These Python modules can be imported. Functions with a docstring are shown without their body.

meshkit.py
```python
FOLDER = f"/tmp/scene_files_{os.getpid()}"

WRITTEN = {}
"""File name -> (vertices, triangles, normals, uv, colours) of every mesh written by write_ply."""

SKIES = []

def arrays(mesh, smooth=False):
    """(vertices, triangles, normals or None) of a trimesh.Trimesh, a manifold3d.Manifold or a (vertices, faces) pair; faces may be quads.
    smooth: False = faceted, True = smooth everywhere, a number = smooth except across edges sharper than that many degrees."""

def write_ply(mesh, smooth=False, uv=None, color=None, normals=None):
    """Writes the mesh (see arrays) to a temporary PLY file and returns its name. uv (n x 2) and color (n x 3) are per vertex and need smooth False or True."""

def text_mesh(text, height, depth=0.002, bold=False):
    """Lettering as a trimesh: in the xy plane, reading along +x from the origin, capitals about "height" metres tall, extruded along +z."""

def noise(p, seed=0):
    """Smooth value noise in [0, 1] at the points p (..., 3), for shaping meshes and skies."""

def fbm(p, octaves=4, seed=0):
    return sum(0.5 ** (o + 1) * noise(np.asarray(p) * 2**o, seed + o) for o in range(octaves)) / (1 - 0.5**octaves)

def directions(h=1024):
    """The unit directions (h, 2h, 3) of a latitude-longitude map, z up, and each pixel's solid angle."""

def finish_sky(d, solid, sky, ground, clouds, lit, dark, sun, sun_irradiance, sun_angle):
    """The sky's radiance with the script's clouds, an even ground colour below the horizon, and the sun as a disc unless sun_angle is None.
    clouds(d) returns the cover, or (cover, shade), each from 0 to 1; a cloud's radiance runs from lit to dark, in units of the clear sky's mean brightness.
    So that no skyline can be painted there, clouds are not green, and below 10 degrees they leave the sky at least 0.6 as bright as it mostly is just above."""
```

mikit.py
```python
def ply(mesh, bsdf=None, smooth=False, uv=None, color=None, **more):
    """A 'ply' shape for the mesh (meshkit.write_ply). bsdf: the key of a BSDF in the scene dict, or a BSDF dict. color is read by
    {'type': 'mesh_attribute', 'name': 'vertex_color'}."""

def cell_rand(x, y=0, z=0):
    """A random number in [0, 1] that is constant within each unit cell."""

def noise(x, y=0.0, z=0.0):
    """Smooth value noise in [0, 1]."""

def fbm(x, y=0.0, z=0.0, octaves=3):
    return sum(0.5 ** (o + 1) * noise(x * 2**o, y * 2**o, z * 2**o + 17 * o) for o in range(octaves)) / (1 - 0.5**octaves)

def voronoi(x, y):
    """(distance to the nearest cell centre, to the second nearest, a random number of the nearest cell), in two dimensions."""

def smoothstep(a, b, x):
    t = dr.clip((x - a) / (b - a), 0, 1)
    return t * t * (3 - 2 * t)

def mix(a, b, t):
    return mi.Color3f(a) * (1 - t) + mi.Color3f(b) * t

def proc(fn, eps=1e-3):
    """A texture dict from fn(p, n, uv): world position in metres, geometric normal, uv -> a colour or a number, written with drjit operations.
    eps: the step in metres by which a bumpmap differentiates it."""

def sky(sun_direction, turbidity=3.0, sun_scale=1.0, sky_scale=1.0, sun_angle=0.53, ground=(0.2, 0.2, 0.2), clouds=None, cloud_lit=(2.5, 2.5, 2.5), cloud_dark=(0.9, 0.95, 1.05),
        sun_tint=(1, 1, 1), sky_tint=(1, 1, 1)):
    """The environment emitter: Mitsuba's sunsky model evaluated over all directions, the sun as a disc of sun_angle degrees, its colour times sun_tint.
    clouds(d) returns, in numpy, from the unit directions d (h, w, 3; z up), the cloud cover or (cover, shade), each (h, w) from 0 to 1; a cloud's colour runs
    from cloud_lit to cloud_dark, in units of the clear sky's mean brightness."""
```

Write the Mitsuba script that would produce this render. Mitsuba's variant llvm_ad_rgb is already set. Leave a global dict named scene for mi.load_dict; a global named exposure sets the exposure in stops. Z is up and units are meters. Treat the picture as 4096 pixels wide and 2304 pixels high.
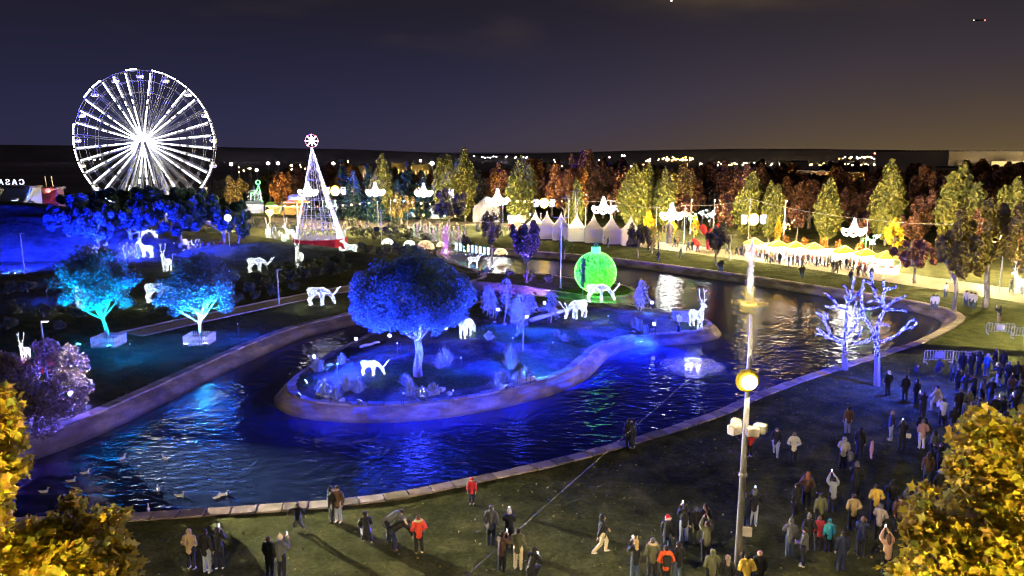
import math, random
import numpy as np, trimesh, mitsuba as mi, mikit, meshkit
import manifold3d as m3
from shapely.geometry import Polygon, Point, LineString
from shapely import contains_xy
from scipy.spatial import Delaunay

T = mi.ScalarTransform4f
scene, labels, used = {}, {}, {}
exposure = 4.0
DIM = 2.0 ** -exposure   # lamps and sky are given in units of the picture's white
# ---------------------------------------------------------------- camera
CAM_Z, PITCH = 17.0, math.radians(10.1)
scene['camera'] = {'type': 'perspective', 'fov': 68.0, 'fov_axis': 'x', 'near_clip': 0.2, 'far_clip': 9000.0,
                   'to_world': T().look_at(origin=[0, 0, CAM_Z], target=[0, math.cos(PITCH), CAM_Z - math.sin(PITCH)], up=[0, 0, 1])}


# ---------------------------------------------------------------- night sky: navy, city glow to the right, thin dark cloud
def night_clouds(d):
    el = np.degrees(np.arcsin(np.clip(d[..., 2], -1, 1)))
    az = np.degrees(np.arctan2(d[..., 0], d[..., 1]))
    n = meshkit.fbm(d * 5.0, 4, 3)
    n2 = meshkit.fbm(np.stack([d[..., 0] * 7, d[..., 1] * 7, d[..., 2] * 22], -1), 4, 8)
    side = 1 / (1 + np.exp(-(az - 12) / 9.0)) * np.exp(-(np.maximum(az - 75, 0) / 50) ** 2)
    glow = side * np.exp(-np.maximum(el, 0) / (4.2 + 1.2 * n)) * (0.85 + 0.3 * n)
    glow = glow + 0.40 * np.exp(-((az - 17) / 10) ** 2) * np.clip((n2 - .45) * 4, 0, 1) * np.exp(-((el - 10.9) / 1.3) ** 2)
    glow = glow + 0.13 * np.clip((n2 - .55) * 4, 0, 1) * np.exp(-((az + 8) / 14) ** 2) * np.exp(-((el - 8.8) / 2) ** 2)
    glow = np.clip(glow, 0, 1)
    t = np.clip((el + 0.0) / 10.5, 0, 1)
    dark = (0.05 + 0.95 * t ** .75) * (0.94 + 0.12 * n)
    dark = np.clip(np.maximum(dark, 0.75 / (1 + np.exp(-(az - 8) / 8.0))), 0, 1)
    cover = 1 - (1 - dark) * (1 - glow)
    return cover, 1 - glow / np.maximum(cover, 1e-6)


sky = mikit.sky((-0.3, -1.0, 0.5), turbidity=3, sun_scale=0.0, sky_scale=0.27 * DIM, sky_tint=(0.84, 0.66, 1.75), ground=(0.1, 0.1, 0.1),
                clouds=night_clouds, cloud_lit=(5.9, 3.9, 1.75), cloud_dark=(0.62, 0.55, 1.02))
scene['sky'] = {**sky, 'sampling_weight': 4.0}


# ---------------------------------------------------------------- lamps: helpers (each lamp's light is added where the lamp is built)
def point_light(name, pos, rgb, w=1.0):
    scene[numbered(name)] = {'type': 'point', 'position': [float(v) for v in pos], 'intensity': {'type': 'rgb', 'value': [float(v) * DIM for v in rgb]}, 'sampling_weight': float(w)}


def spot_light(name, pos, target, rgb, cutoff=45.0, beam=None, w=1.0):
    up = [0, 0, 1] if abs(target[0] - pos[0]) + abs(target[1] - pos[1]) > 1e-3 else [0, 1, 0]
    scene[numbered(name)] = {'type': 'spot', 'to_world': T().look_at(origin=[float(v) for v in pos], target=[float(v) for v in target], up=up),
                             'intensity': {'type': 'rgb', 'value': [float(v) * DIM for v in rgb]}, 'cutoff_angle': float(cutoff), 'beam_width': float(beam or cutoff * .6), 'sampling_weight': float(w)}


BLUE, CYAN, WARM = np.array([0.004, 0.026, 1.0]), np.array([0.0, 0.17, 1.0]), np.array([1.0, 0.80, 0.42])


# ---------------------------------------------------------------- naming and entries
def numbered(name):
    k = used.get(name)
    used[name] = (k or 0) + 1
    return name if k is None else f'{name}_{k:03d}'


def thing(name, label, cat, group=None, kind=None):
    key = numbered(name)
    labels[key] = {'label': label, 'category': cat}
    if group:
        labels[key]['group'] = group
    if kind:
        labels[key]['kind'] = kind
    return key


def geo(mesh, color=None, smooth=False, vcol=None):
    """A ply dict; each vertex carries the base colour of its piece, packed into uv (meshes with uv can be joined by the renderer)."""
    if isinstance(mesh, (list,)):
        mesh = join(mesh)
    if hasattr(mesh, 'to_mesh'):
        m = mesh.to_mesh()
        mesh = (np.array(m.vert_properties[:, :3]), np.array(m.tri_verts))
    if isinstance(mesh, trimesh.Trimesh):
        mesh = (np.array(mesh.vertices), np.array(mesh.faces))
    v, f = np.asarray(mesh[0], float), np.asarray(mesh[1], int)
    if f.shape[1] == 4:
        f = np.vstack([f[:, [0, 1, 2]], f[:, [0, 2, 3]]])
    if vcol is None:
        vcol = np.tile(np.asarray(color if color is not None else (.5, .5, .5), float), (len(v), 1))
    s = np.sqrt(np.clip(vcol, 0, .98))
    uv = np.column_stack([np.round(s[:, 0] * 1000) + .05 + .9 * s[:, 1], s[:, 2]])
    return mikit.ply((v, f), None, smooth, uv=uv)


def put(key, g, bsdf='matte', tw=None, emit=None, w=0.0):
    d = {**g, 'bsdf': {'type': 'ref', 'id': bsdf}}
    if tw is not None:
        d['to_world'] = tw
    if emit is not None:
        d['emitter'] = {'type': 'area', 'radiance': {'type': 'rgb', 'value': [float(x) * DIM for x in emit]}, 'sampling_weight': float(w)}
    scene[key] = d
    return key


def part(parent, name, g, bsdf='matte', tw=None, emit=None, w=0.0, kind=None, label=None):
    key = numbered(parent + '__' + name)
    put(key, g, bsdf, tw, emit, w)
    if kind or label:
        labels[key] = {**({'kind': kind} if kind else {}), **({'label': label} if label else {})}
    return key


def struct(name, g, bsdf, tw=None):
    key = put(numbered(name), g, bsdf, tw)
    labels[key] = {'kind': 'structure'}
    return key


# ---------------------------------------------------------------- meshes
def join(ms):
    vs, fs, n = [], [], 0
    for m in ms:
        if hasattr(m, 'to_mesh'):
            q = m.to_mesh()
            m = (q.vert_properties[:, :3], q.tri_verts)
        v, f = (m.vertices, m.faces) if isinstance(m, trimesh.Trimesh) else m
        f = np.asarray(f)
        if f.shape[1] == 4:
            f = np.vstack([f[:, [0, 1, 2]], f[:, [0, 2, 3]]])
        vs.append(np.asarray(v))
        fs.append(f + n)
        n += len(v)
    return np.vstack(vs), np.vstack(fs)


def tube(pts, rad, sides=6, caps=True):
    p = np.asarray(pts, float)
    r = np.broadcast_to(np.asarray(rad, float), (len(p),))
    t = np.gradient(p, axis=0)
    t /= np.linalg.norm(t, axis=1, keepdims=True) + 1e-12
    ref = np.array([0, 0, 1.0]) if abs(t[0, 2]) < .9 else np.array([1.0, 0, 0])
    a = np.cross(t, ref)
    bad = np.linalg.norm(a, axis=1) < 1e-3
    a[bad] = np.cross(t[bad], [0.3, .9, .2])
    a /= np.linalg.norm(a, axis=1, keepdims=True)
    b = np.cross(t, a)
    ang = np.arange(sides) * 2 * np.pi / sides
    v = (p[:, None] + r[:, None, None] * (np.cos(ang)[None, :, None] * a[:, None] + np.sin(ang)[None, :, None] * b[:, None])).reshape(-1, 3)
    i, j = np.meshgrid(np.arange(len(p) - 1), np.arange(sides), indexing='ij')
    i, j = i.ravel(), j.ravel()
    q = np.stack([i * sides + j, i * sides + (j + 1) % sides, (i + 1) * sides + (j + 1) % sides, (i + 1) * sides + j], -1)
    f = np.vstack([q[:, [0, 1, 2]], q[:, [0, 2, 3]]])
    if caps:
        k = np.arange(1, sides - 1)
        e = (len(p) - 1) * sides
        f = np.vstack([f, np.stack([0 * k, k + 1, k], 1), np.stack([0 * k + e, e + k, e + k + 1], 1)])
    return v, f


def box(x0, x1, y0, y1, z0, z1):
    m = trimesh.creation.box((x1 - x0, y1 - y0, z1 - z0))
    m.apply_translation(((x0 + x1) / 2, (y0 + y1) / 2, (z0 + z1) / 2))
    return np.array(m.vertices), np.array(m.faces)


def cbox(w, d, h, bev=.02, at=(0, 0, 0)):
    """A box with chamfered edges standing on z = 0."""
    b = min(bev, w / 3, d / 3, h / 3)
    pts = []
    for sx in (-1, 1):
        for sy in (-1, 1):
            for z, s in ((0, 1), (h, -1)):
                pts += [(sx * (w / 2 - b), sy * d / 2, z + s * b), (sx * w / 2, sy * (d / 2 - b), z + s * b), (sx * (w / 2 - b), sy * (d / 2 - b), z)]
    m = trimesh.convex.convex_hull(np.array(pts))
    return np.array(m.vertices) + np.asarray(at), np.array(m.faces)


def ico(r=1.0, sub=1, at=(0, 0, 0), sc=(1, 1, 1)):
    m = trimesh.creation.icosphere(subdivisions=sub, radius=r)
    return np.array(m.vertices) * np.asarray(sc) + np.asarray(at), np.array(m.faces)


def lathe(prof, n=16, at=(0, 0, 0)):
    pr = np.asarray(prof, float)
    a = np.arange(n) * 2 * np.pi / n
    v = np.stack([pr[:, None, 0] * np.cos(a), pr[:, None, 0] * np.sin(a), np.repeat(pr[:, 1:2], n, 1)], -1).reshape(-1, 3)
    i, j = np.meshgrid(np.arange(len(pr) - 1), np.arange(n), indexing='ij')
    i, j = i.ravel(), j.ravel()
    q = np.stack([i * n + j, i * n + (j + 1) % n, (i + 1) * n + (j + 1) % n, (i + 1) * n + j], -1)
    return v + np.asarray(at), np.vstack([q[:, [0, 1, 2]], q[:, [0, 2, 3]]])


OCTA = (np.array([[1, 0, 0], [-1, 0, 0], [0, 1, 0], [0, -1, 0], [0, 0, 1], [0, 0, -1.0]]),
        np.array([[0, 2, 4], [2, 1, 4], [1, 3, 4], [3, 0, 4], [2, 0, 5], [1, 2, 5], [3, 1, 5], [0, 3, 5]]))


def bulbs(P, r):
    """Small lamps as octahedra at the points P."""
    P = np.asarray(P, float).reshape(-1, 3)
    r = np.broadcast_to(np.asarray(r, float), (len(P),))
    v = (P[:, None] + OCTA[0][None] * r[:, None, None]).reshape(-1, 3)
    return v, (OCTA[1][None] + 6 * np.arange(len(P))[:, None, None]).reshape(-1, 3)


def place(m, loc=(0, 0, 0), rz=0.0, sc=1.0):
    v, f = (m.vertices, m.faces) if isinstance(m, trimesh.Trimesh) else m
    c, s = math.cos(rz), math.sin(rz)
    return np.asarray(v) * sc @ np.array([[c, s, 0], [-s, c, 0], [0, 0, 1]]) + np.asarray(loc), f


def tw(loc, rz=0.0, sc=1.0):
    return T().translate([float(v) for v in loc]).rotate([0, 0, 1], math.degrees(rz)).scale(float(sc))


def arc(p0, p1, sag, n=8):
    t = np.linspace(0, 1, n)[:, None]
    p = np.asarray(p0) * (1 - t) + np.asarray(p1) * t
    p[:, 2] -= sag * 4 * (t * (1 - t))[:, 0]
    return p


# ---------------------------------------------------------------- materials
import drjit as dr
noise, fbm, smoothstep, mix = mikit.noise, mikit.fbm, mikit.smoothstep, mikit.mix


def piece_color(p, n, uv):
    r = dr.floor(uv.x)
    g = (uv.x - r - .05) / .9
    return mi.Color3f(dr.square(r / 1000), dr.square(g), dr.square(uv.y))


VC = mikit.proc(piece_color)


def two(b):
    return {'type': 'twosided', 'nested': b}


def grass_fn(p, n, uv):
    big = fbm(p.x * .12, p.y * .12, 3.0, 3)
    mid = fbm(p.x * 1.1, p.y * 1.1, 7.0, 3)
    fine = noise(p.x * 9, p.y * 9, 1.0)
    c = mix((.036, .040, .022), (.085, .090, .044), smoothstep(.25, .75, big * .45 + mid * .55))
    c = mix(c, (.105, .090, .045), smoothstep(.62, .80, mid) * .5)
    return c * (.72 + .56 * fine)


def soil_fn(p, n, uv):
    a = fbm(p.x * .5, p.y * .5, 2.0, 4)
    b = noise(p.x * 6, p.y * 6, 5.0)
    c = mix((.045, .042, .034), (.13, .115, .085), smoothstep(.3, .7, a))
    return mix(c, (.045, .065, .02), smoothstep(.45, .6, fbm(p.x * .22, p.y * .22, 9.0, 3)) * .85) * (.7 + .6 * b)


def path_fn(p, n, uv):
    a = fbm(p.x * .35, p.y * .35, 1.0, 3)
    b = noise(p.x * 7, p.y * 7, 4.0)
    return mix((.27, .23, .165), (.36, .31, .235), a) * (.86 + .28 * b)


def concrete_fn(p, n, uv):
    a = fbm(p.x * .8, p.y * .8, p.z * 2.0, 4)
    b = noise(p.x * 11, p.y * 11, p.z * 11)
    c = mix((.15, .115, .10), (.33, .265, .23), smoothstep(.25, .75, a)) * (.85 + .3 * b)
    return mix(c, (.05, .05, .04), smoothstep(-.62, -.92, p.z) * .7)


def bark_fn(p, n, uv):
    a = fbm(p.x * 5, p.y * 5, p.z * 1.2, 3)
    return mix((.10, .085, .07), (.34, .30, .27), smoothstep(.3, .75, a))


def water_h(p, n, uv):
    w = 1.6 * noise(p.x * .25, p.y * .25, 2.0)
    a = noise(p.x * .75 + w, p.y * 1.25 + p.x * .12, 1.0)
    b = noise(p.x * 1.7 - w, p.y * 3.1 + p.x * .25, 5.0)
    c = noise(p.x * 3.6, p.y * 6.6 + w, 9.0)
    return a * .040 + b * .038 + c * .018


def grain_h(p, n, uv):
    return noise(p.x * 7, p.y * 7, p.z * 7) * .5 + noise(p.x * 19, p.y * 19, p.z * 19) * .3


scene.update({
    'field_mat': {'type': 'diffuse', 'reflectance': mikit.proc(lambda p, n, uv: mix((.20, .17, .13), (.34, .30, .22), fbm(p.x * .012, p.y * .012, 1.0, 3)))},
    'grass_mat': {'type': 'bumpmap', 'arbitrary': mikit.proc(grain_h, .01), 'scale': .06, 'nested': {'type': 'diffuse', 'reflectance': mikit.proc(grass_fn)}},
    'soil_mat': {'type': 'bumpmap', 'arbitrary': mikit.proc(grain_h, .01), 'scale': .08, 'nested': {'type': 'diffuse', 'reflectance': mikit.proc(soil_fn)}},
    'path_mat': {'type': 'diffuse', 'reflectance': mikit.proc(path_fn)},
    'concrete_mat': two({'type': 'bumpmap', 'arbitrary': mikit.proc(grain_h, .01), 'scale': .02, 'nested': {'type': 'diffuse', 'reflectance': mikit.proc(concrete_fn)}}),
    'bark_mat': two({'type': 'diffuse', 'reflectance': mikit.proc(bark_fn)}),
    'water_mat': {'type': 'bumpmap', 'arbitrary': mikit.proc(water_h, .02), 'scale': 1.0,
                  'nested': {'type': 'plastic', 'int_ior': 1.36, 'diffuse_reflectance': {'type': 'rgb', 'value': [.010, .018, .062]}}},
    'stone_mat': two({'type': 'bumpmap', 'arbitrary': mikit.proc(grain_h, .01), 'scale': .02, 'nested': {'type': 'diffuse', 'reflectance': mikit.proc(lambda p, n, uv: piece_color(p, n, uv) * (.55 + .9 * fbm(p.x * 2.2, p.y * 2.2, p.z * 2.2, 3)))}}),
    'matte': two({'type': 'diffuse', 'reflectance': VC}),
    'cloth_mat': two({'type': 'principled', 'base_color': VC, 'roughness': .8, 'specular': .25, 'sheen': .4}),
    'metal_mat': two({'type': 'principled', 'base_color': VC, 'roughness': .38, 'metallic': .55}),
    'leaf_mat': {'type': 'principledthin', 'base_color': VC, 'roughness': .55, 'spec_trans': 0.0, 'diff_trans': .75, 'specular': .3} if False else two({'type': 'principled', 'base_color': VC, 'roughness': .6, 'specular': .3}),
    'thin_leaf_mat': {'type': 'principledthin', 'base_color': VC, 'roughness': .7, 'spec_trans': 0.0, 'diff_trans': .9, 'eta': 1.2},
    'glow_mat': {'type': 'diffuse', 'reflectance': {'type': 'rgb', 'value': [.5, .5, .5]}},
    'canvas_mat': {'type': 'principledthin', 'base_color': VC, 'roughness': .8, 'spec_trans': 0.0, 'diff_trans': .7},
    'glass_mat': {'type': 'thindielectric'},
})


# ================================================================ setting: lake, banks, lawns, paths, hills
WATER_Z = -0.9


def smooth_loop(pts, n=3, closed=True):
    p = np.asarray(pts, float)
    for _ in range(n):
        q = np.roll(p, -1, 0) if closed else p[1:]
        a = p if closed else p[:-1]
        r = np.empty((2 * len(a), 2))
        r[0::2], r[1::2] = .75 * a + .25 * q, .25 * a + .75 * q
        p = r if closed else np.vstack([p[:1], r, p[-1:]])
    return p


LAKE = smooth_loop([(-33.01, 32.39), (-24.13, 33.31), (-18.69, 33.67), (-13.31, 34.49), (-9.01, 35.13), (-5.79, 35.98), (-2.07, 37.88), (2.5, 40.26), (7.5, 43.58), (13.48, 48.05), (17.45, 52.27), (23.77, 57.47), (30.96, 62.82), (37.26, 67.68), (42.79, 72.98), (46.82, 77.55), (47.85, 81.2), (47.35, 84.27), (45.97, 86.85), (42.45, 92.49), (37.52, 99.19), (31.75, 106.55), (24.91, 114.22), (17.55, 122.11), (10.27, 127.98), (2.93, 132.22), (-3.44, 136.15), (-10.03, 137.91), (-13.22, 133.32), (-10.72, 120.72), (-6.48, 113.41), (-2.68, 105.14), (-5.69, 99.19), (-11.07, 91.15), (-17.28, 79.13), (-21.62, 73.5), (-24.07, 64.82), (-26.04, 55.15), (-27.53, 47.44), (-29.22, 43.13), (-32.29, 39.07), (-37.74, 36.58)])
ISLAND = smooth_loop([(-16.93, 53.97), (-15.13, 51.02), (-12.48, 49.83), (-8.88, 49.5), (-5.16, 50.25), (-1.37, 52.27), (2.47, 55.36), (4.81, 58.35), (6.26, 61.92), (7.51, 65.65), (10.09, 68.9), (13.28, 70.16), (16.44, 70.8), (19.06, 72.13), (20.37, 74.74), (20.02, 77.55), (17.54, 79.54), (15.44, 82.05), (12.83, 85.19), (8.83, 86.13), (5.36, 89.84), (-0.38, 89.84), (-6.18, 83.82), (-11.63, 75.29), (-14.75, 67.09), (-16.54, 58.92)])
GREEN = smooth_loop([(-12.17, 96.17), (-5.76, 100.46), (-0.42, 97.96), (6.45, 91.68), (10.01, 88.57), (13.39, 89.07), (15.52, 92.22), (15.44, 96.17), (13.28, 99.19), (8.81, 102.41), (6.25, 105.14), (2.39, 107.27), (-2.15, 106.55), (-6.24, 109.12), (-10.62, 106.55)])


def poly(p):
    q = Polygon(p)
    return q if q.is_valid else q.buffer(0)


def flat(pg, z):
    v, f = trimesh.creation.triangulate_polygon(pg, engine='earcut')
    v = np.column_stack([v, np.full(len(v), z)])
    n = np.cross(v[f[:, 1]] - v[f[:, 0]], v[f[:, 2]] - v[f[:, 0]])[:, 2]
    f = np.where((n < 0)[:, None], f[:, ::-1], f)
    return v, f


def relief(pg, step, zf, edge_step=None):
    """A polygon of ground as a fine triangle net with heights zf(x, y)."""
    ring = np.array(pg.exterior.segmentize(edge_step or step).coords)[:-1]
    x0, y0, x1, y1 = pg.bounds
    gx, gy = np.meshgrid(np.arange(x0, x1, step), np.arange(y0, y1, step))
    rng = np.random.default_rng(5)
    g = np.column_stack([gx.ravel(), gy.ravel()]) + rng.uniform(-.3, .3, (gx.size, 2)) * step
    inner = pg.buffer(-step * .4)
    g = g[contains_xy(inner, g[:, 0], g[:, 1])]
    p = np.vstack([ring, g])
    t = Delaunay(p).simplices
    c = p[t].mean(1)
    t = t[contains_xy(pg, c[:, 0], c[:, 1])]
    v = np.column_stack([p, zf(p[:, 0], p[:, 1])])
    n = np.cross(v[t[:, 1]] - v[t[:, 0]], v[t[:, 2]] - v[t[:, 0]])[:, 2]
    return v, np.where((n < 0)[:, None], t[:, ::-1], t)


def coping(loop, outward, key, rim=.75, run=1.5, stone=1.2):
    """A sloped concrete bank with a flat rim, swept along a closed loop; outward = +1 when the water lies inside the loop."""
    pg = poly(loop)
    p = np.array(pg.exterior.segmentize(1.2).coords)[:-1]
    if not pg.exterior.is_ccw:
        p = p[::-1]
    t = np.roll(p, -1, 0) - np.roll(p, 1, 0)
    t /= np.linalg.norm(t, axis=1, keepdims=True) + 1e-9
    land = np.column_stack([t[:, 1], -t[:, 0]]) * outward
    prof = [(rim, -.25), (rim, .05), (rim - .06, .09), (.05, .10), (0, .06), (-run * .45, -.36), (-run * .5, -.40), (-run, -1.02)]
    jig = meshkit.noise(np.column_stack([p * .6, p[:, 0] * 0]), 4) * .10 - .05
    prof = [(rim, -.25), (rim, -.04), (0, -.03), (-.03, -.06), (-run * .45, -.36), (-run * .5, -.40), (-run, -1.02)]
    v = np.vstack([np.column_stack([p + land * (a + jig[:, None] * (2 < k < 5)), np.full(len(p), z)]) for k, (a, z) in enumerate(prof)])
    n = len(p)
    i, j = np.meshgrid(np.arange(len(prof) - 1), np.arange(n), indexing='ij')
    i, j = i.ravel(), j.ravel()
    q = np.stack([i * n + j, i * n + (j + 1) % n, (i + 1) * n + (j + 1) % n, (i + 1) * n + j], -1)
    if outward < 0:
        q = q[:, ::-1]
    struct(key, geo((v, q), smooth=False), 'concrete_mat')
    # the rim: single coping stones with open joints, none quite level
    rng = np.random.default_rng(len(p))
    ring = np.vstack([p, p[:1]])
    s = np.r_[0, np.cumsum(np.linalg.norm(np.diff(ring, axis=0), axis=1))]
    m = int(s[-1] / stone)
    lr = np.vstack([land, land[:1]])
    at = lambda u, o: np.array([np.interp(u, s, ring[:, 0]) + o * np.interp(u, s, lr[:, 0]), np.interp(u, s, ring[:, 1]) + o * np.interp(u, s, lr[:, 1])])
    for k in range(m):
        u0, u1 = s[-1] * k / m + .02, s[-1] * (k + 1) / m - .02
        o0, o1, z = -.05 + rng.normal(0, .02), rim + rng.normal(0, .03), .085 + rng.normal(0, .012)
        c = [at(u0, o0), at(u1, o0), at(u1, o1), at(u0, o1)]
        mid = np.mean(c, 0)
        w = [(*q, -.035) for q in c] + [(*q, z - .025) for q in c] + [(*(q + (mid - q) * .05), z) for q in c]
        h = trimesh.convex.convex_hull(np.array(w))
        part(key, 'stone', geo(h, np.array([.30, .25, .225]) * rng.uniform(.62, 1.25) + rng.normal(0, .008, 3)), 'stone_mat')
    return pg


lake_pg, isl_pg, green_pg = poly(LAKE), poly(ISLAND), poly(GREEN)
coping(LAKE, 1, 'lake_bank')
coping(ISLAND, -1, 'island_bank', .6, 1.1)
coping(GREEN, -1, 'lawn_island_bank', .5, 1.0)
struct('lake_water', geo(flat(lake_pg.buffer(1.2), WATER_Z)), 'water_mat')
struct('ground', geo(flat(Polygon([(-1500, 2), (1500, 2), (2400, 2600), (-2400, 2600)]).difference(lake_pg.buffer(.55)), 0.0)), 'grass_mat')

struct('far_fields', geo(flat(Polygon([(-1450, 330), (1450, 330), (2300, 2550), (-2300, 2550)]), .02)), 'field_mat')


def island_z(x, y):
    d = np.array([isl_pg.exterior.distance(Point(a, b)) for a, b in zip(x, y)])
    m = meshkit.fbm(np.column_stack([x * .18, y * .18, x * 0]), 3, 2)
    return .05 + np.clip(d / 4.5, 0, 1) ** 1.2 * (.25 + 1.0 * m * np.clip(d / 9, .25, 1))


struct('island_ground', geo(relief(isl_pg.buffer(-.3), .8, island_z), smooth=True), 'soil_mat')
struct('lawn_island_ground', geo(relief(green_pg.buffer(-.3), 1.5, lambda x, y: .06 + 0 * x), smooth=True), 'grass_mat')


def iz(x, y):
    return float(island_z(np.array([x]), np.array([y]))[0])


# paths: sheets a few millimetres above the lawn, with raised kerbs where the photograph shows them
def ribbon(pts, w, z, n=3):
    p = smooth_loop(pts, n, closed=False)
    return flat(LineString(p).buffer(w / 2, cap_style='flat'), z), p


def kerb_line(pts, off, key, h=.12, w=.14):
    l = LineString(pts).parallel_offset(abs(off), 'left' if off > 0 else 'right')
    pg = l.buffer(w / 2, cap_style='flat')
    m = trimesh.creation.extrude_polygon(pg, h, engine='earcut')
    struct(key, geo(m), 'concrete_mat')


m, pp = ribbon([(-36.15, 70.16), (-33.43, 75.29), (-29.3, 82.05), (-25.07, 89.07), (-19.84, 96.17), (-14.92, 101.1)], 3.0, .012)
struct('lake_path', geo(m), 'path_mat')
kerb_line(pp, 1.58, 'lake_path_kerb')
kerb_line(pp, -1.58, 'lake_path_kerb')
m, pp = ribbon([(-20.45, 187.66), (1.15, 182.38), (11.92, 159.84), (21.1, 147.4), (29.94, 137.91), (40.24, 124.49), (48.75, 113.41), (53.17, 103.08), (57.89, 96.17), (64.05, 84.96)], 9.0, .008)
struct('promenade', geo(m), 'path_mat')
m, _ = ribbon([(-74.99, 196.76), (-46.39, 181.36), (-27.84, 184.46), (-16.52, 187.66)], 22.0, .012)
struct('fairground', geo(m), 'path_mat')


# hills
def hill_mesh(cx, cy, rx, ry, h, n=34, seed=1, rough=.25, rot=0.0):
    a = np.linspace(0, 2 * np.pi, 56, endpoint=False)
    r = np.linspace(0, 1, n)
    R, A = np.meshgrid(r, a, indexing='ij')
    x, y = R * np.cos(A) * rx, R * np.sin(A) * ry
    x, y = cx + x * math.cos(rot) - y * math.sin(rot), cy + x * math.sin(rot) + y * math.cos(rot)
    k = meshkit.fbm(np.stack([x / (rx * .5), y / (ry * .5), 0 * x + seed], -1), 4, seed)
    z = h * (1 - R ** 2) ** 1.3 * (1 - rough + 2 * rough * k) - .03
    i, j = np.meshgrid(np.arange(n - 1), np.arange(56), indexing='ij')
    i, j = i.ravel(), j.ravel()
    f = np.stack([i * 56 + j, (i + 1) * 56 + j, (i + 1) * 56 + (j + 1) % 56, i * 56 + (j + 1) % 56], -1)
    return np.column_stack([x.ravel(), y.ravel(), z.ravel()]), f


struct('park_hill', geo(hill_mesh(-104, 142, 62, 26, 7.4, seed=4), smooth=True), 'grass_mat')
struct('garden_mound', geo(hill_mesh(-40, 127, 22, 7, 2.2, seed=6, rot=-.25), smooth=True), 'grass_mat')
struct('hill', geo(hill_mesh(-900, 1700, 1150, 220, 33, seed=3), smooth=True), 'field_mat')
struct('hill', geo(hill_mesh(620, 1900, 1000, 240, 25, seed=9), smooth=True), 'field_mat')
struct('hill', geo(hill_mesh(1650, 1750, 620, 200, 21, seed=11), smooth=True), 'field_mat')


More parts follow.
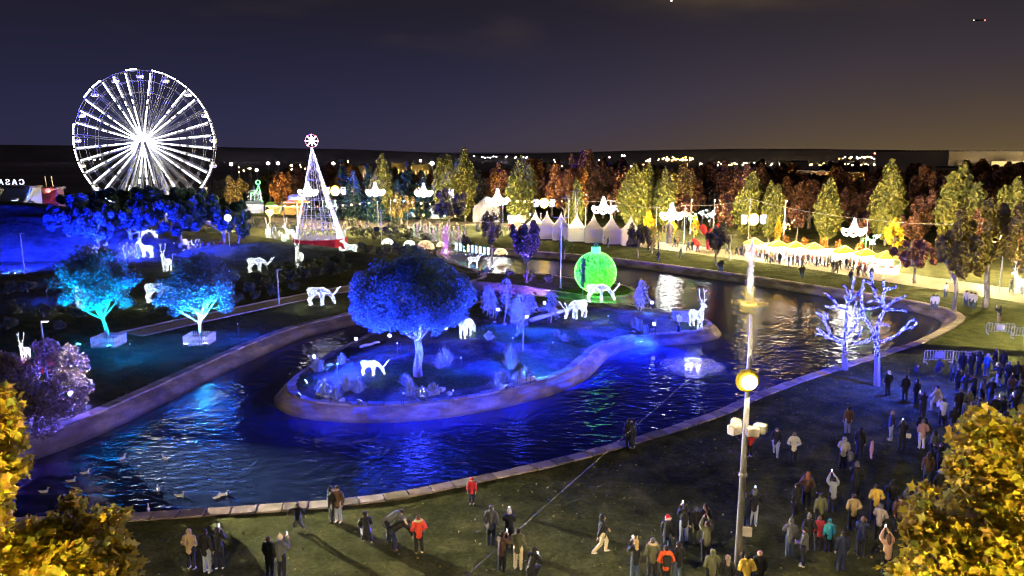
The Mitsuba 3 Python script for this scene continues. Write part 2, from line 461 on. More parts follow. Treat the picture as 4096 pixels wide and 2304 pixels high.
# ================================================================ trees and plants
def leaf_cloud(P, N, size, rng, aspect=1.5, spread=.8, up=0.0):
    """Single leaves or small sprays as two-triangle kites at the points P, roughly facing N."""
    n = N + rng.normal(0, spread, P.shape)
    n /= np.linalg.norm(n, axis=1, keepdims=True)
    r = rng.normal(0, 1, P.shape)
    r[:, 2] += up
    u = np.cross(n, r)
    if up:
        u = r - n * (r * n).sum(1, keepdims=True)
    u /= np.linalg.norm(u, axis=1, keepdims=True) + 1e-9
    w = np.cross(n, u)
    s = size * rng.uniform(.6, 1.35, (len(P), 1))
    bend = n * s * .25
    v = np.stack([P - u * s * aspect, P + w * s + bend, P + u * s * aspect, P - w * s + bend], 1).reshape(-1, 3)
    k = 4 * np.arange(len(P))[:, None]
    return v, np.vstack([k + [[0, 1, 2]], k + [[0, 2, 3]]])


def leaf_tones(n, cols, rng, per=4):
    c = np.asarray(cols, float)
    a, b = rng.integers(0, len(c), n), rng.integers(0, len(c), n)
    t = rng.random((n, 1))
    return np.repeat((c[a] * t + c[b] * (1 - t)) * rng.uniform(.7, 1.25, (n, 1)), per, 0)


def clump_points(cs, rs, n, rng, lo=.35, sc=(1, 1, 1)):
    cs, rs = np.asarray(cs), np.asarray(rs)
    k = rng.choice(len(cs), n, p=rs ** 2 / (rs ** 2).sum())
    d = rng.normal(0, 1, (n, 3))
    d /= np.linalg.norm(d, axis=1, keepdims=True)
    return cs[k] + d * (rs[k] * rng.uniform(lo, 1.0, n) ** .5)[:, None] * np.asarray(sc), d


def limbs(base, top, cs, r0, rng, sides=6, n=9):
    """Trunk from base to top and one curved limb to each of some clump centres."""
    base, top = np.asarray(base, float), np.asarray(top, float)
    t = np.linspace(0, 1, 6)[:, None]
    tr = base * (1 - t) + top * t
    tr[1:-1, :2] += rng.normal(0, r0 * .35, (4, 2))
    ms = [tube(tr, np.linspace(r0 * 1.25, r0 * .6, 6), 8)]
    for c in np.asarray(cs)[rng.permutation(len(cs))[:n]]:
        s = tr[rng.integers(3, 6)]
        mid = (s + c) / 2 + rng.normal(0, .12, 3) * np.linalg.norm(c - s)
        u = np.linspace(0, 1, 5)[:, None]
        ms.append(tube((1 - u) ** 2 * s + 2 * u * (1 - u) * mid + u ** 2 * c, np.linspace(r0 * .5, r0 * .10, 5), sides, False))
    return join(ms)


def round_crown(rng, R, H, nclump=26, flatness=1.0):
    """Clump centres and radii filling the outside of an egg of radius R and height H standing on z = 0."""
    d = rng.normal(0, 1, (nclump, 3))
    d /= np.linalg.norm(d, axis=1, keepdims=True)
    k = rng.uniform(.35, .85, nclump)
    c = d * k[:, None] * [R, R, H / 2] + [0, 0, H / 2]
    return c, rng.uniform(.24, .40, nclump) * min(R, H / 2 * flatness)


TONES = {
    'poplar': [(.19, .20, .055), (.26, .25, .07), (.13, .155, .05), (.28, .26, .07)],
    'poplar_green': [(.10, .15, .045), (.15, .19, .06), (.08, .11, .04)],
    'autumn': [(.36, .17, .045), (.28, .12, .04), (.42, .22, .06), (.2, .10, .04)],
    'rust': [(.24, .115, .07), (.18, .09, .065), (.30, .15, .08), (.13, .075, .06)],
    'olive': [(.22, .17, .06), (.17, .15, .055), (.28, .2, .07)],
    'cedar': [(.05, .10, .10), (.07, .13, .13), (.04, .08, .07)],
    'pine': [(.035, .075, .06), (.05, .09, .075), (.03, .06, .05), (.06, .08, .06)],
    'dusk': [(.06, .055, .05), (.09, .075, .06), (.05, .05, .055)],
    'gold': [(.62, .42, .03), (.70, .50, .05), (.50, .32, .03), (.58, .46, .05)],
    'plane': [(.50, .37, .02), (.58, .42, .03), (.36, .30, .02), (.42, .25, .03), (.26, .27, .025)],
    'shrub': [(.05, .06, .035), (.07, .08, .05), (.10, .10, .06), (.035, .045, .03)],
    'silver': [(.34, .36, .38), (.26, .30, .32), (.4, .4, .42)],
}
_trees = {}
ORD = ['first', 'second', 'third', 'fourth', 'fifth', 'sixth', 'seventh', 'eighth', 'ninth', 'tenth', 'eleventh', 'twelfth', 'thirteenth', 'fourteenth']


def tree_geo(kind, tone, seed, leaf, n, ratio):
    """A tree of unit height and unit half-width: (crown, trunk). Kinds: round, poplar, cedar, umbrella, sparse."""
    key = (kind, tone, seed, leaf, n, ratio)
    if key in _trees:
        return _trees[key]
    rng = np.random.default_rng(hash((len(kind), len(tone), seed, n)) % 10000 + seed)
    if kind == 'poplar':
        m = 7 + seed
        a = rng.uniform(0, 2 * np.pi, m)
        q = np.r_[0, rng.uniform(.25, .62, m - 1)]
        hh = np.r_[1, rng.uniform(.62, .97, m - 1)]
        k = rng.choice(m, n, p=hh ** 1.5 / (hh ** 1.5).sum())
        z = rng.beta(1.6, 1.7, n)
        w = np.interp(z, [0, .25, .5, .8, 1], [.20, .42, .40, .27, .09]) * (.75 + .4 * hh[k]) * (1 + .25 * np.sin(z * 31 + k * 2))
        t, rr = rng.uniform(0, 2 * np.pi, n), rng.random(n) ** .4
        N = np.column_stack([np.cos(t), np.sin(t), np.full(n, .3)])
        c = q[k] * (.35 + .65 * np.minimum(1, z * 1.6))
        P = np.column_stack([np.cos(a[k]) * c, np.sin(a[k]) * c, .10 + (hh[k] - .10) * z]) + N * [1, 1, 0] * (w * rr)[:, None]
        L = leaf_cloud(P, N, leaf, rng, 1.7, .7, up=1.2)
        tk = limbs((0, 0, 0), (0, 0, .75), P[P[:, 2] > .35][:40], .055, rng, n=12)
    elif kind == 'cedar':
        m = 60
        z = rng.uniform(.06, .97, m)
        env = (1 - z) ** .8
        a = rng.uniform(0, 2 * np.pi, m)
        q = rng.uniform(.3, 1, m)
        cs = np.column_stack([np.cos(a) * env * q, np.sin(a) * env * q, z])
        rs = .10 + .22 * env * rng.uniform(.5, 1, m)
        P, N = clump_points(cs, rs, n, rng, .2, (1, 1, .25))
        N = N * .4 + [0, 0, .8]
        L = leaf_cloud(P, N, leaf, rng, 2.2, .4)
        tk = limbs((0, 0, 0), (0, 0, .95), cs, .05, rng, n=8)
    elif kind == 'sparse':
        cs, rs = round_crown(rng, .9, .72, 34)
        cs = cs + [0, 0, .28]
        P, N = clump_points(cs, rs * .9, n, rng, .1)
        L = leaf_cloud(P, N, leaf, rng, 1.7, .9)
        tk = join([limbs((0, 0, 0), (0, 0, .5), cs, .045, rng, 5, 34), limbs((0, 0, .3), (0, 0, .6), P[::max(1, n // 90)], .02, rng, 3, 90)])
    else:
        lo = .22 if kind == 'round' else .30
        cs, rs = round_crown(rng, .9, 1 - lo, 30)
        cs = cs + [0, 0, lo]
        P, N = clump_points(cs, rs, n, rng, .45, (1, 1, .9 if kind == 'round' else .7))
        L = leaf_cloud(P, N, leaf, rng, 1.5, .8)
        tk = limbs((0, 0, 0), (0, 0, lo + .25), cs, .05, rng, n=9)
    col = leaf_tones(len(L[0]) // 4, TONES[tone], rng)
    c = L[0].reshape(-1, 4, 3)
    o = c.mean(1, keepdims=True)
    L = ((c - o + o * [1, 1, ratio]).reshape(-1, 3), L[1])     # leaves keep their shape when the crown is stretched
    _trees[key] = geo(L, vcol=col), geo((np.asarray(tk[0]) * [1, 1, ratio], tk[1]), smooth=True)
    return _trees[key]


def add_tree(name, label, cat, x, y, h, r, kind, tone, seed=0, leaf=.05, n=2200, z0=0.0, group=None, rz=None):
    t = thing(name, label, cat, group)
    ratio = max(1.0, round(h / r * 2) / 2)
    c, k = tree_geo(kind, tone, seed, leaf, n, ratio)
    m = T().translate([float(x), float(y), float(z0)]).rotate([0, 0, 1], float(rz if rz is not None else (x * 37 + y * 11) % 360)).scale([float(r), float(r), float(h / ratio)])
    part(t, 'crown', c, 'thin_leaf_mat', m)
    part(t, 'trunk', k, 'bark_mat', m)
    return t


# ---- belt of trees behind the promenade: (x, depth, height, half-width, kind, tone, seed)
G_POP, G_RUST, G_AUT = 'tall yellow-green poplars behind the promenade', 'dark russet trees in the belt behind the promenade', 'autumn trees lit by the fair'
for i, (x, y, h, r) in enumerate([(-32.23, 190, 16.84, 3.03), (-15.21, 182, 16.66, 3.1), (-11.74, 190, 18.38, 2.83), (2.0, 176, 16.32, 3.37), (14.11, 168, 11.63, 1.79), (26.6, 166, 14.67, 3.0), (30.75, 172, 14.84, 2.47), (33.45, 168, 13.95, 2.32), (47.15, 150, 13.36, 3.19), (49.2, 145, 11.84, 2.16), (59.2, 142, 12.46, 2.72), (69.11, 140, 15.74, 3.28), (78.92, 134, 14.84, 3.56), (81.89, 124, 13.23, 2.64)]):
    r *= 1.3
    add_tree('poplar_tree', ORD[i] + ' tall yellow-green poplar from the left behind the promenade', 'tree', x, y, h, r, 'poplar', 'poplar', i % 4, .075, 5200, group=G_POP)
for i, (x, y, h, r) in enumerate([(23.95, 200, 15.61, 3.19), (30.21, 215, 14.74, 5.15), (19.7, 210, 17.25, 4.69), (44.67, 215, 13.98, 6.29), (44.46, 190, 12.58, 5.05), (55.79, 215, 13.98, 6.86), (59.62, 205, 12.76, 6.0), (64.36, 178, 10.85, 4.92), (67.21, 172, 9.46, 4.57), (73.9, 165, 9.77, 4.21), (74.12, 158, 9.26, 3.36), (86.23, 160, 14.1, 5.11), (75.8, 140, 10.87, 3.57), (98.12, 175, 12.03, 4.84), (105.84, 170, 12.61, 5.43), (97.58, 150, 10.43, 4.39), (44.58, 158, 8.45, 3.53), (38.68, 172, 7.69, 3.66), (24.62, 188, 8.76, 4.2), (13.43, 196, 9.42, 3.96), (56.5, 150, 6.93, 2.87), (65.49, 142, 5.62, 3.17), (71.97, 136, 6.1, 3.18), (79.64, 128, 8.08, 3.13), (10.88, 206, 12.21, 4.38), (-4.81, 216, 11.98, 4.6), (109.1, 260, 13.61, 8.3), (82.98, 250, 13.1, 7.98), (79.25, 118, 6.31, 3.14)]):
    add_tree('russet_tree', 'dark russet broadleaf tree in the belt behind the promenade', 'tree', x, y, h, r, 'round', 'rust', i % 3, .075, 3400, group=G_RUST)
for i, (x, y, h, r, tn, lb) in enumerate([(-72.36, 200, 11.02, 4.26, 'olive', 'olive-gold round tree just right of the ferris wheel'), (-58.87, 196, 12.14, 3.75, 'autumn', 'orange-brown round tree left of the light cone'), (-2.98, 192, 14.01, 3.06, 'autumn', 'orange tree glowing between two poplars in the middle'), (5.71, 205, 15.58, 4.14, 'autumn', 'tall orange autumn tree behind the bright chandelier'), (18.03, 200, 17.85, 4.68, 'autumn', 'highest orange-brown tree on the middle skyline'), (-8.81, 205, 12.23, 2.84, 'dusk', 'purple-grey slim tree beside the twin poplars'), (-89.15, 230, 10.47, 4.89, 'dusk', 'grey tree at the foot of the ferris wheel')]):
    add_tree('autumn_tree', lb, 'tree', x, y, h, r, 'round', tn, i % 3, .075, 3400)
for i, (x, y, h, r) in enumerate([(-45.61, 205, 15.47, 3.27), (-39.76, 192, 12.53, 3.47), (-37.52, 200, 14.29, 3.19), (-27.96, 205, 14.74, 3.27), (-22.62, 195, 12.06, 3.11), (-28.38, 190, 10.63, 3.23), (-45.71, 190, 8.68, 3.03), (-33.63, 186, 8.85, 3.17)]):
    add_tree('cedar_tree', ORD[[1, 3, 4, 6, 7, 5, 0, 2][i]] + ' blue-lit cedar from the left behind the light cone', 'tree', x, y, h, r, 'cedar', 'cedar', i % 3, .055, 2200, group='cedars floodlit in blue')
rng = np.random.default_rng(77)
for i in range(110):
    y = 172 + 120 * (i % 8) / 8 + rng.uniform(0, 14)
    x = (-.34 + 1.06 * ((i * 37) % 110 + rng.uniform(0, 1)) / 110) * y
    tone = ['rust', 'rust', 'autumn', 'olive', 'rust', 'dusk'][int(rng.integers(0, 6))]
    if x < 4 and y < 232:
        continue
    add_tree('belt_tree', 'russet or olive tree filling the dark belt towards the skyline', 'tree', x, y, rng.uniform(9.5, 14.5), rng.uniform(4.0, 6.6), 'round', tone, i % 3, .075, 3400, group='trees filling the belt behind the promenade')
# big stone pines on the left, lit blue from below
for i, (x, y, h, r) in enumerate([(-75.47, 134, 10.44, 6.56), (-78.65, 152, 12.22, 8.09), (-68.07, 146, 11.21, 7.61), (-62.11, 148, 10.82, 7.48), (-51.02, 134, 10.3, 5.84), (-75.31, 128, 8.61, 4.77), (-57.09, 130, 9.42, 5.95), (-65.53, 130, 9.69, 6.09), (-46.3, 128, 8.08, 3.4), (-67.83, 124, 8.36, 4.62)]):
    add_tree('stone_pine', ORD[[1, 3, 5, 7, 8, 0, 6, 4, 9, 2][i]] + ' broad blue-lit stone pine from the left before the ferris wheel', 'tree', x, y, h, r, 'umbrella', 'pine', i % 3, .036, 6000, group='blue-lit stone pines before the ferris wheel')
# darker trees on the lawn between lake and promenade
for x, y, h, r, kind, tone, n, lb in [(-13.4, 161.44, 10.09, 4.81, 'umbrella', 'dusk', 2600, 'dark oak standing before the bright market in the middle'), (1.95, 99.19, 8.79, 3.27, 'sparse', 'dusk', 2200, 'half-bare tree washed in purple light left of the blue lamp post'), (-3.04, 115.05, 8.98, 2.69, 'sparse', 'dusk', 900, 'bare dark tree left of the purple one'), (20.48, 123.05, 5.72, 2.88, 'round', 'dusk', 2200, 'low dark tree before the white pagoda tents'), (31.17, 115.05, 6.58, 2.69, 'sparse', 'dusk', 1500, 'dark leaning tree on the lawn left of the tall fountain'), (-7.63, 127.98, 3.39, 1.77, 'round', 'dusk', 1500, 'small dark tree before the coloured water jets'), (8.52, 122.11, 3.88, 1.69, 'round', 'poplar_green', 1500, 'small tree lit green behind the giant bauble'), (-25.86, 177.39, 8.31, 3.77, 'round', 'olive', 2000, 'olive tree behind the row of dark shrubs'), (23.78, 127.98, 5.41, 1.77, 'round', 'olive', 1200, 'small olive tree right of the white tents')]:
    add_tree('lawn_tree', lb, 'tree', x, y, h, r, kind, tone, 1, .05, n)
# russet plane trees on the right
for x, y, h, r, n, lb in [(52.6, 82.71, 12.52, 5.19, 8000, 'large brown plane tree on the right lawn with two people under it'), (48.29, 81.2, 10.28, 4.23, 6000, 'brown plane tree left of the large one on the right lawn'), (53.34, 99.19, 6.45, 3.8, 5000, 'dark low tree at the right end of the stalls'), (62.34, 91.15, 6.82, 2.67, 3000, 'brown tree cut by the right edge above the barrier')]:
    add_tree('plane_tree', lb, 'tree', x, y, h, r, 'umbrella', 'rust' if 'dark' in lb else 'olive', 2, .034, n)
# small golden trees
for x, y, h, r, lb in [(30.61, 145.4, 4.74, 1.7, 'small round golden tree under the bright chandelier'), (34.67, 144.1, 5.6, 1.0, 'slim golden tree right of the round one'), (27.71, 152.29, 5.75, 1.46, 'golden tree beside the white tents'), (61.68, 122.11, 6.58, 2.21, 'bright yellow tree at the right end of the stalls'), (45.05, 127.98, 6.75, 0.82, 'small gold tree behind the first stalls')]:
    add_tree('golden_tree', lb, 'tree', x, y, h, r, 'round', 'gold', 1, .085, 1100)
for x, y, h, r in [(47.14, 130.07, 3.3, 0.97), (49.19, 126.97, 3.23, 0.95), (51.22, 124.01, 3.68, 0.99), (55.43, 120.27, 3.19, 1.15), (53.11, 123.05, 3.26, 0.79)]:
    add_tree('street_tree', 'small copper-leaved tree behind the gold-roofed stalls', 'tree', x, y, h, r, 'round', 'autumn', 2, .09, 700, group='copper trees behind the stalls')

# ---- the great round pine of the island, floodlit blue
rng = np.random.default_rng(21)
t = thing('island_pine', 'great round stone pine on the island glowing deep blue', 'tree')
px_, py_ = (-7.09, 54.89)
cs, rs = [], []
for k in range(120):
    d = rng.normal(0, 1, 3)
    d /= np.linalg.norm(d)
    rr = rng.uniform(.62, .86)
    c = d * [4.75 * rr, 4.4 * rr, 3.3 * rr]
    if c[2] < -1.7:
        c[2] *= .6
    cs.append(c + [-.15, 0, 6.55])
    rs.append(rng.uniform(.6, 1.15))
P_, N_ = clump_points(cs, np.array(rs), 52000, rng, .3)
L = leaf_cloud(P_, N_, .045, rng, 2.6, .9, up=.8)
part(t, 'crown', geo(place(L, (px_, py_, 0)), vcol=leaf_tones(len(P_), [(.05, .09, .075), (.065, .10, .085), (.045, .075, .06)], rng)), 'thin_leaf_mat', kind='stuff')
part(t, 'trunk', geo(place(limbs((0.05, 0, .3), (-.1, .1, 5.2), cs, .30, rng, 7, 40), (px_, py_, 0)), smooth=True), 'bark_mat')


# ---- the two floodlit trees in white picket boxes
def boxed_tree(name, label, x, y, top, low, half, seed, lean):
    rng = np.random.default_rng(seed)
    t = thing(name, label, 'tree')
    zc, hh = (top + low) / 2, (top - low) / 2
    cs = []
    for k in range(90):
        d = rng.normal(0, 1, 3)
        d /= np.linalg.norm(d)
        c = d * [half * .86, half * .8, hh * .86] * rng.uniform(.35, 1.0)
        c[2] -= .42 * hh * (c[0] ** 2 + c[1] ** 2) / half ** 2
        cs.append(c + [lean * 1.2, 0, zc])
    cs = np.array(cs)
    P, N = clump_points(cs, rng.uniform(.45, 1.0, 90), 15000, rng, .12, (1, 1, .85))
    L = leaf_cloud(P, N, .052, rng, 2.4, .8)
    part(t, 'crown', geo(place(L, (x, y, 0)), vcol=leaf_tones(len(P), TONES['shrub'] + TONES['pine'] + [(.12, .14, .12)], rng)), 'thin_leaf_mat', kind='stuff')
    b = join([limbs((0, 0, 0), (lean, 0, low + .9), cs, .17, rng, 6, 46), limbs((lean, 0, low + .4), (lean, 0, zc), P[::120], .045, rng, 3, 110)])
    part(t, 'trunk', geo(place(b, (x, y, 0)), smooth=True), 'bark_mat')
    p = thing('picket_box', ('white picket box around the cyan-lit tree' if lean < 0 else 'white picket box around the blue-lit tree with floodlights in front'), 'planter')
    w = 1.05
    for k in range(44):
        s, q = divmod(k, 11)
        u = -w + 2 * w * q / 11 + .02
        px, py = [(u, -w), (w, u), (-u, w), (-w, -u)][s]
        m = join([cbox(.07, .035, .82, .008), place(lathe([(.035, 0), (.04, .03), (0, .08)], 4), (0, 0, .82), .78)])
        part(p, 'picket', geo(place(m, (x + px, y + py, .02), 0 if s % 2 == 0 else np.pi / 2), (.82, .82, .84)), 'matte')
    for s in range(4):
        for z in (.18, .58):
            m = box(-w, w, -w + .045, -w + .085, z, z + .08)
            part(p, 'rail', geo(place(m, (x, y, 0), s * np.pi / 2), (.8, .8, .82)), 'matte')
    return t


def floodlight(x, y, z, aim, label, glow, rgb, cutoff=50, w=1.0, size=.22, group=None, stake=.3):
    """A small ground floodlight: yoke, housing and a bright lens, with the light it throws."""
    t = thing('floodlight', label, 'floodlight', group)
    d = np.asarray(aim, float) - [x, y, z + stake]
    d /= np.linalg.norm(d)
    c = np.array([x, y, z + stake])
    part(t, 'housing', geo(tube([c - d * size * .8, c + d * size * .1], [size * .55, size * .95], 10), (.06, .06, .065)), 'metal_mat')
    a = np.cross(d, [0, 0, 1.0])
    a /= np.linalg.norm(a)
    part(t, 'bracket', geo(join([tube([c + a * size, c * [1, 1, 0] + a * size * .6 + [0, 0, z]], .025, 5), tube([c - a * size, c * [1, 1, 0] - a * size * .6 + [0, 0, z]], .025, 5)]), (.05, .05, .05)), 'metal_mat')
    m = ico(size * .86, 2)
    v = m[0] * 1.0
    v -= d * (v @ d)[:, None] * .55
    part(t, 'lens', geo((v + c + d * size * .25, m[1]), (.8, .8, .8), True), 'glow_mat', emit=glow)
    spot_light('flood_beam', c + d * size * 1.2, c + d * 10, rgb, cutoff, w=w)
    return t


for nm, lb, b, tp, lo, hf, sd, ln in [('picket_tree', 'spreading tree lit cyan standing in a white picket box', (-36.17, 66.22), 9.7, 3.07, 4.0, 31, -.55), ('picket_tree', 'spreading tree lit royal blue standing in a white picket box', (-28.26, 66.8), 8.74, 2.31, 4.1, 32, .12)]:
    boxed_tree(nm, lb, b[0], b[1], tp, lo, hf, sd, ln)
(ax, ay), (bx, by) = (-36.17, 66.22), (-28.26, 66.8)
floodlight(ax + .9, ay - 1.7, 0, (ax - .5, ay + .3, 6), 'cyan floodlight at the corner of the picket box', (.5, 9, 14), CYAN * 34000, 52, 2)
floodlight(ax - 2.2, ay - 1.0, 0, (ax - 1.0, ay + .5, 6), 'cyan floodlight left of the picket box', (.5, 9, 14), CYAN * 26000, 50, 2)
floodlight(bx - .6, by - 1.6, 0, (bx - .3, by + .4, 6), 'left blue floodlight before the picket box', (6, 8, 18), np.array([.006, .09, 1]) * 46000, 52, 2)
floodlight(bx + 1.1, by - 1.5, 0, (bx + .6, by + .4, 6), 'right blue floodlight before the picket box', (6, 8, 18), np.array([.006, .07, 1]) * 46000, 52, 2)

# ---- purple-lit tree hanging over the left bank
rng = np.random.default_rng(41)
t = thing('bank_tree', 'leafy tree on the left bank washed in violet and blue light', 'tree')
x0, y0 = (-29.4, 44.77)
cs, rs = [], []
for k in range(70):
    d = rng.normal(0, 1, 3)
    d /= np.linalg.norm(d)
    c = d * [3.0, 2.4, 2.7] * rng.uniform(.45, 1.0)
    cs.append(c + [0.1, 0, 2.75])
    rs.append(rng.uniform(.45, .85))
P_, N_ = clump_points(cs, np.array(rs), 17000, rng, .3)
P_[:, 2] = np.maximum(P_[:, 2], .1)
L = leaf_cloud(P_, N_, .065, rng, 1.5, .9)
part(t, 'crown', geo(place(L, (x0, y0, 0)), vcol=leaf_tones(len(P_), [(.24, .18, .17), (.17, .14, .15), (.30, .21, .19), (.12, .12, .15)], rng)), 'thin_leaf_mat', kind='stuff')
part(t, 'trunk', geo(place(limbs((0, 0, 0), (.1, 0, 2.2), cs, .16, rng, 6, 26), (x0, y0, 0)), smooth=True), 'bark_mat')


# ---- golden plane trees close to the camera; the largest leaves are parts, the rest one mass
def plane_leaf(s):
    a = np.linspace(0, 2 * np.pi, 11)[:-1] - np.pi / 2
    r = np.array([.30, .62, .48, .95, .55, 1.12, .55, .95, .48, .62]) * s
    v = np.column_stack([np.cos(a) * r, np.sin(a) * r + .25 * s, .10 * s * np.abs(np.cos(a)) * 1.2])
    v = np.vstack([[[0, .15 * s, 0]], v])
    f = np.array([[0, k, k % 10 + 1] for k in range(1, 11)])
    return v, f


def leaf_frames(P, rng, out):
    n = out * .7 + rng.normal(0, .55, P.shape) + [0, -.25, .35]
    n /= np.linalg.norm(n, axis=1, keepdims=True)
    r = rng.normal(0, .8, P.shape) + [0, 0, -.5]
    y = r - n * (r * n).sum(1, keepdims=True)
    y /= np.linalg.norm(y, axis=1, keepdims=True)
    return np.cross(y, n), y, n


LEAVES = [geo(plane_leaf(1.0), c) for c in TONES['plane']]


def golden_plane(label, base, branches, n, seed, s=.12):
    """branches: (tip position, radius of its leafy end)."""
    rng = np.random.default_rng(seed)
    t = thing('golden_plane_tree', label, 'tree')
    base = np.asarray(base, float)
    tips = np.array([b[:3] for b in branches], float)
    rad = np.array([b[3] for b in branches], float)
    fork = base + [0, 0, .55 * (tips[:, 2].max() - base[2])]
    ms = [tube([base, base * .5 + fork * .5, fork], [.24, .19, .15], 8)]
    for b in tips:
        u = np.linspace(0, 1, 7)[:, None]
        mid = (fork + b) / 2 + [0, 0, .4]
        ms.append(tube((1 - u) ** 2 * fork + 2 * u * (1 - u) * mid + u ** 2 * b, np.linspace(.09, .012, 7), 5))
    P, N = clump_points(tips, rad, n, rng, .05, (1, 1, 1.05))
    for q in P[::9]:
        k = np.argmin(np.linalg.norm(tips - q, axis=1))
        ms.append(tube([tips[k] * .6 + fork * .4 * (rad[k] < 0) + tips[k] * .4 * (rad[k] >= 0), q], [.014, .005], 3))
    part(t, 'trunk', geo(join(ms), smooth=True), 'bark_mat')
    x, y, z = leaf_frames(P, rng, N)
    sz = s * rng.uniform(.4, 1.45, n)
    big = np.argsort(-sz / np.linalg.norm(P - [0, 0, CAM_Z], axis=1))[:100]
    for k in big:
        m = np.eye(4)
        m[:3, 0], m[:3, 1], m[:3, 2], m[:3, 3] = x[k] * sz[k], y[k] * sz[k], z[k] * sz[k], P[k]
        part(t, 'leaf', LEAVES[int(rng.integers(0, 5))], 'thin_leaf_mat', T(m))
    rest = np.setdiff1d(np.arange(n), big)
    lv, lf = plane_leaf(1.0)
    R = np.stack([x, y, z], 1)[rest] * sz[rest][:, None, None]
    v = np.einsum('kj,njc->nkc', lv, R) + P[rest][:, None]
    f = lf[None] + len(lv) * np.arange(len(rest))[:, None, None]
    part(t, 'foliage', geo((v.reshape(-1, 3), f.reshape(-1, 3)), vcol=leaf_tones(len(rest), TONES['plane'], rng, len(lv))), 'thin_leaf_mat', kind='stuff')


golden_plane('golden plane tree filling the lower left corner', (-7.6, 12.0, 0), [(-8.36, 13.5, 10.47, 0.24), (-7.44, 13.2, 10.31, 0.24), (-7.99, 13.4, 9.97, 0.42), (-8.49, 13.2, 9.91, 0.5), (-8.91, 12.8, 9.85, 0.55), (-7.54, 12.8, 9.73, 0.6), (-8.25, 12.4, 9.73, 0.7), (-7.17, 12.6, 9.54, 0.45), (-7.47, 12, 9.59, 0.8), (-8.68, 12, 9.82, 0.7), (-9.16, 13.4, 9.97, 0.22), (-7.22, 13, 9.62, 0.22)], 4300, 51, .105)
golden_plane('golden plane branch entering at the left edge', (-10.6, 13.2, 0), [(-10.17, 14.5, 12.12, 0.35), (-9.95, 14.4, 11.74, 0.22), (-10.14, 14.4, 11.41, 0.42), (-10.57, 14.5, 11.7, 0.6), (-9.9, 14.2, 10.99, 0.36), (-10.13, 14.0, 10.91, 0.5), (-9.87, 13.8, 10.55, 0.22), (-9.87, 13.6, 10.19, 0.28), (-10.4, 14, 10.33, 0.5)], 1700, 52, .105)
golden_plane('large golden plane tree filling the lower right corner', (9.4, 11.6, 0), [(10.07, 15.5, 11.29, 0.42), (9.69, 15.4, 11.02, 0.35), (10.58, 15.6, 11.08, 0.35), (10.76, 15.2, 10.92, 0.45), (9.9, 15, 10.74, 0.7), (9.39, 15.2, 10.43, 0.28), (9.53, 15, 10.3, 0.35), (10.19, 14.6, 10.3, 0.8), (8.26, 14.2, 10.36, 0.22), (8.11, 14, 9.99, 0.36), (8.08, 13.6, 9.7, 0.5), (7.8, 13.8, 9.76, 0.22), (9.27, 14.2, 9.89, 0.75), (8.59, 13.4, 9.56, 0.7), (9.75, 13.8, 9.67, 0.8), (7.85, 13, 9.46, 0.6), (8.56, 12.6, 9.54, 0.8), (7.09, 12.8, 9.38, 0.32), (9.0, 12.4, 9.58, 0.7), (11.24, 15.8, 11.32, 0.3)], 6200, 53, .105)


# ---- hedge masses and shrubs on the left lawn
def shrub(x, y, r, h, tone, seed, name='shrub', label=None, group=None, n=700, leaf=.06, z0=0.0):
    rng = np.random.default_rng(seed)
    t = thing(name, label, 'shrub', group)
    cs, rs = round_crown(rng, r * .9, h, 12)
    P, N = clump_points(cs, rs * 1.25, n, rng, .4)
    P[:, 2] = np.maximum(P[:, 2], .03)
    L = leaf_cloud(P, N, leaf, rng, 1.5, .8)
    part(t, 'foliage', geo(place(L, (x, y, z0)), vcol=leaf_tones(n, TONES[tone], rng)), 'leaf_mat')
    part(t, 'stem', geo(place(limbs((0, 0, 0), (0, 0, h * .4), cs, .06, rng, 4, 6), (x, y, z0)), smooth=True), 'bark_mat')


GS = 'dark clipped shrubs along the left lawn'
for i, (p, w) in enumerate([((-61.57, 91.15), 34), ((-59.98, 92.49), 30), ((-58.69, 94.43), 34), ((-53.13, 79.54), 36), ((-48.94, 77.55), 36), ((-47.59, 79.54), 30), ((-49.13, 72.13), 30), ((-44.09, 72.13), 28), ((-45.2, 77.55), 26), ((-32.4, 92.49), 26), ((-31.33, 95.29), 26), ((-30.71, 98.27), 28), ((-29.69, 101.1), 26), ((-28.34, 103.08), 28), ((-26.94, 105.14), 26), ((-25.31, 106.55), 28), ((-24.25, 109.5), 26), ((-34.36, 101.43), 26), ((-33.78, 106.55), 28), ((-32.37, 109.5), 26), ((-30.88, 112.61), 28), ((-29.1, 115.05), 26), ((-27.05, 116.74), 26), ((-31.63, 86.13), 22), ((-30.2, 88.07), 20), ((-28.87, 90.62), 22), ((-27.38, 93.87), 22), ((-31.07, 152.29), 34), ((-27.23, 148.77), 34), ((-23.19, 145.4), 36), ((-20.1, 148.08), 34), ((-16.54, 144.1), 30), ((-24.86, 127.98), 34), ((-21.0, 123.05), 34), ((-18.78, 127.98), 34), ((-15.59, 124.01), 30), ((-37.95, 177.39), 30), ((-24.79, 163.9), 34), ((-52.78, 168.16), 28), ((-47.16, 163.9), 28), ((-59.34, 177.39), 26), ((-42.9, 83.82), 24), ((-40.28, 84.96), 24), ((-39.04, 87.33), 22)]):
    shrub(p[0], p[1], max(.9, w * p[1] / 1909 * .95), max(.9, w * p[1] / 1909 * 1.05), 'shrub', 100 + i, label='dark rounded shrub on the left lawn', group=GS, leaf=.10 if p[1] > 90 else .075)
for k, (p, w) in enumerate([((-3.78, 104.79), 30), ((-0.71, 102.41), 30), ((2.24, 100.46), 26), ((4.59, 99.19), 20)]):
    shrub(p[0], p[1], w * p[1] / 1909, 1.3, 'shrub', 160 + k, name='hedge_bush', label='low dark hedge bush at the back of the lawn island', group='hedge bushes on the lawn island', z0=.05)


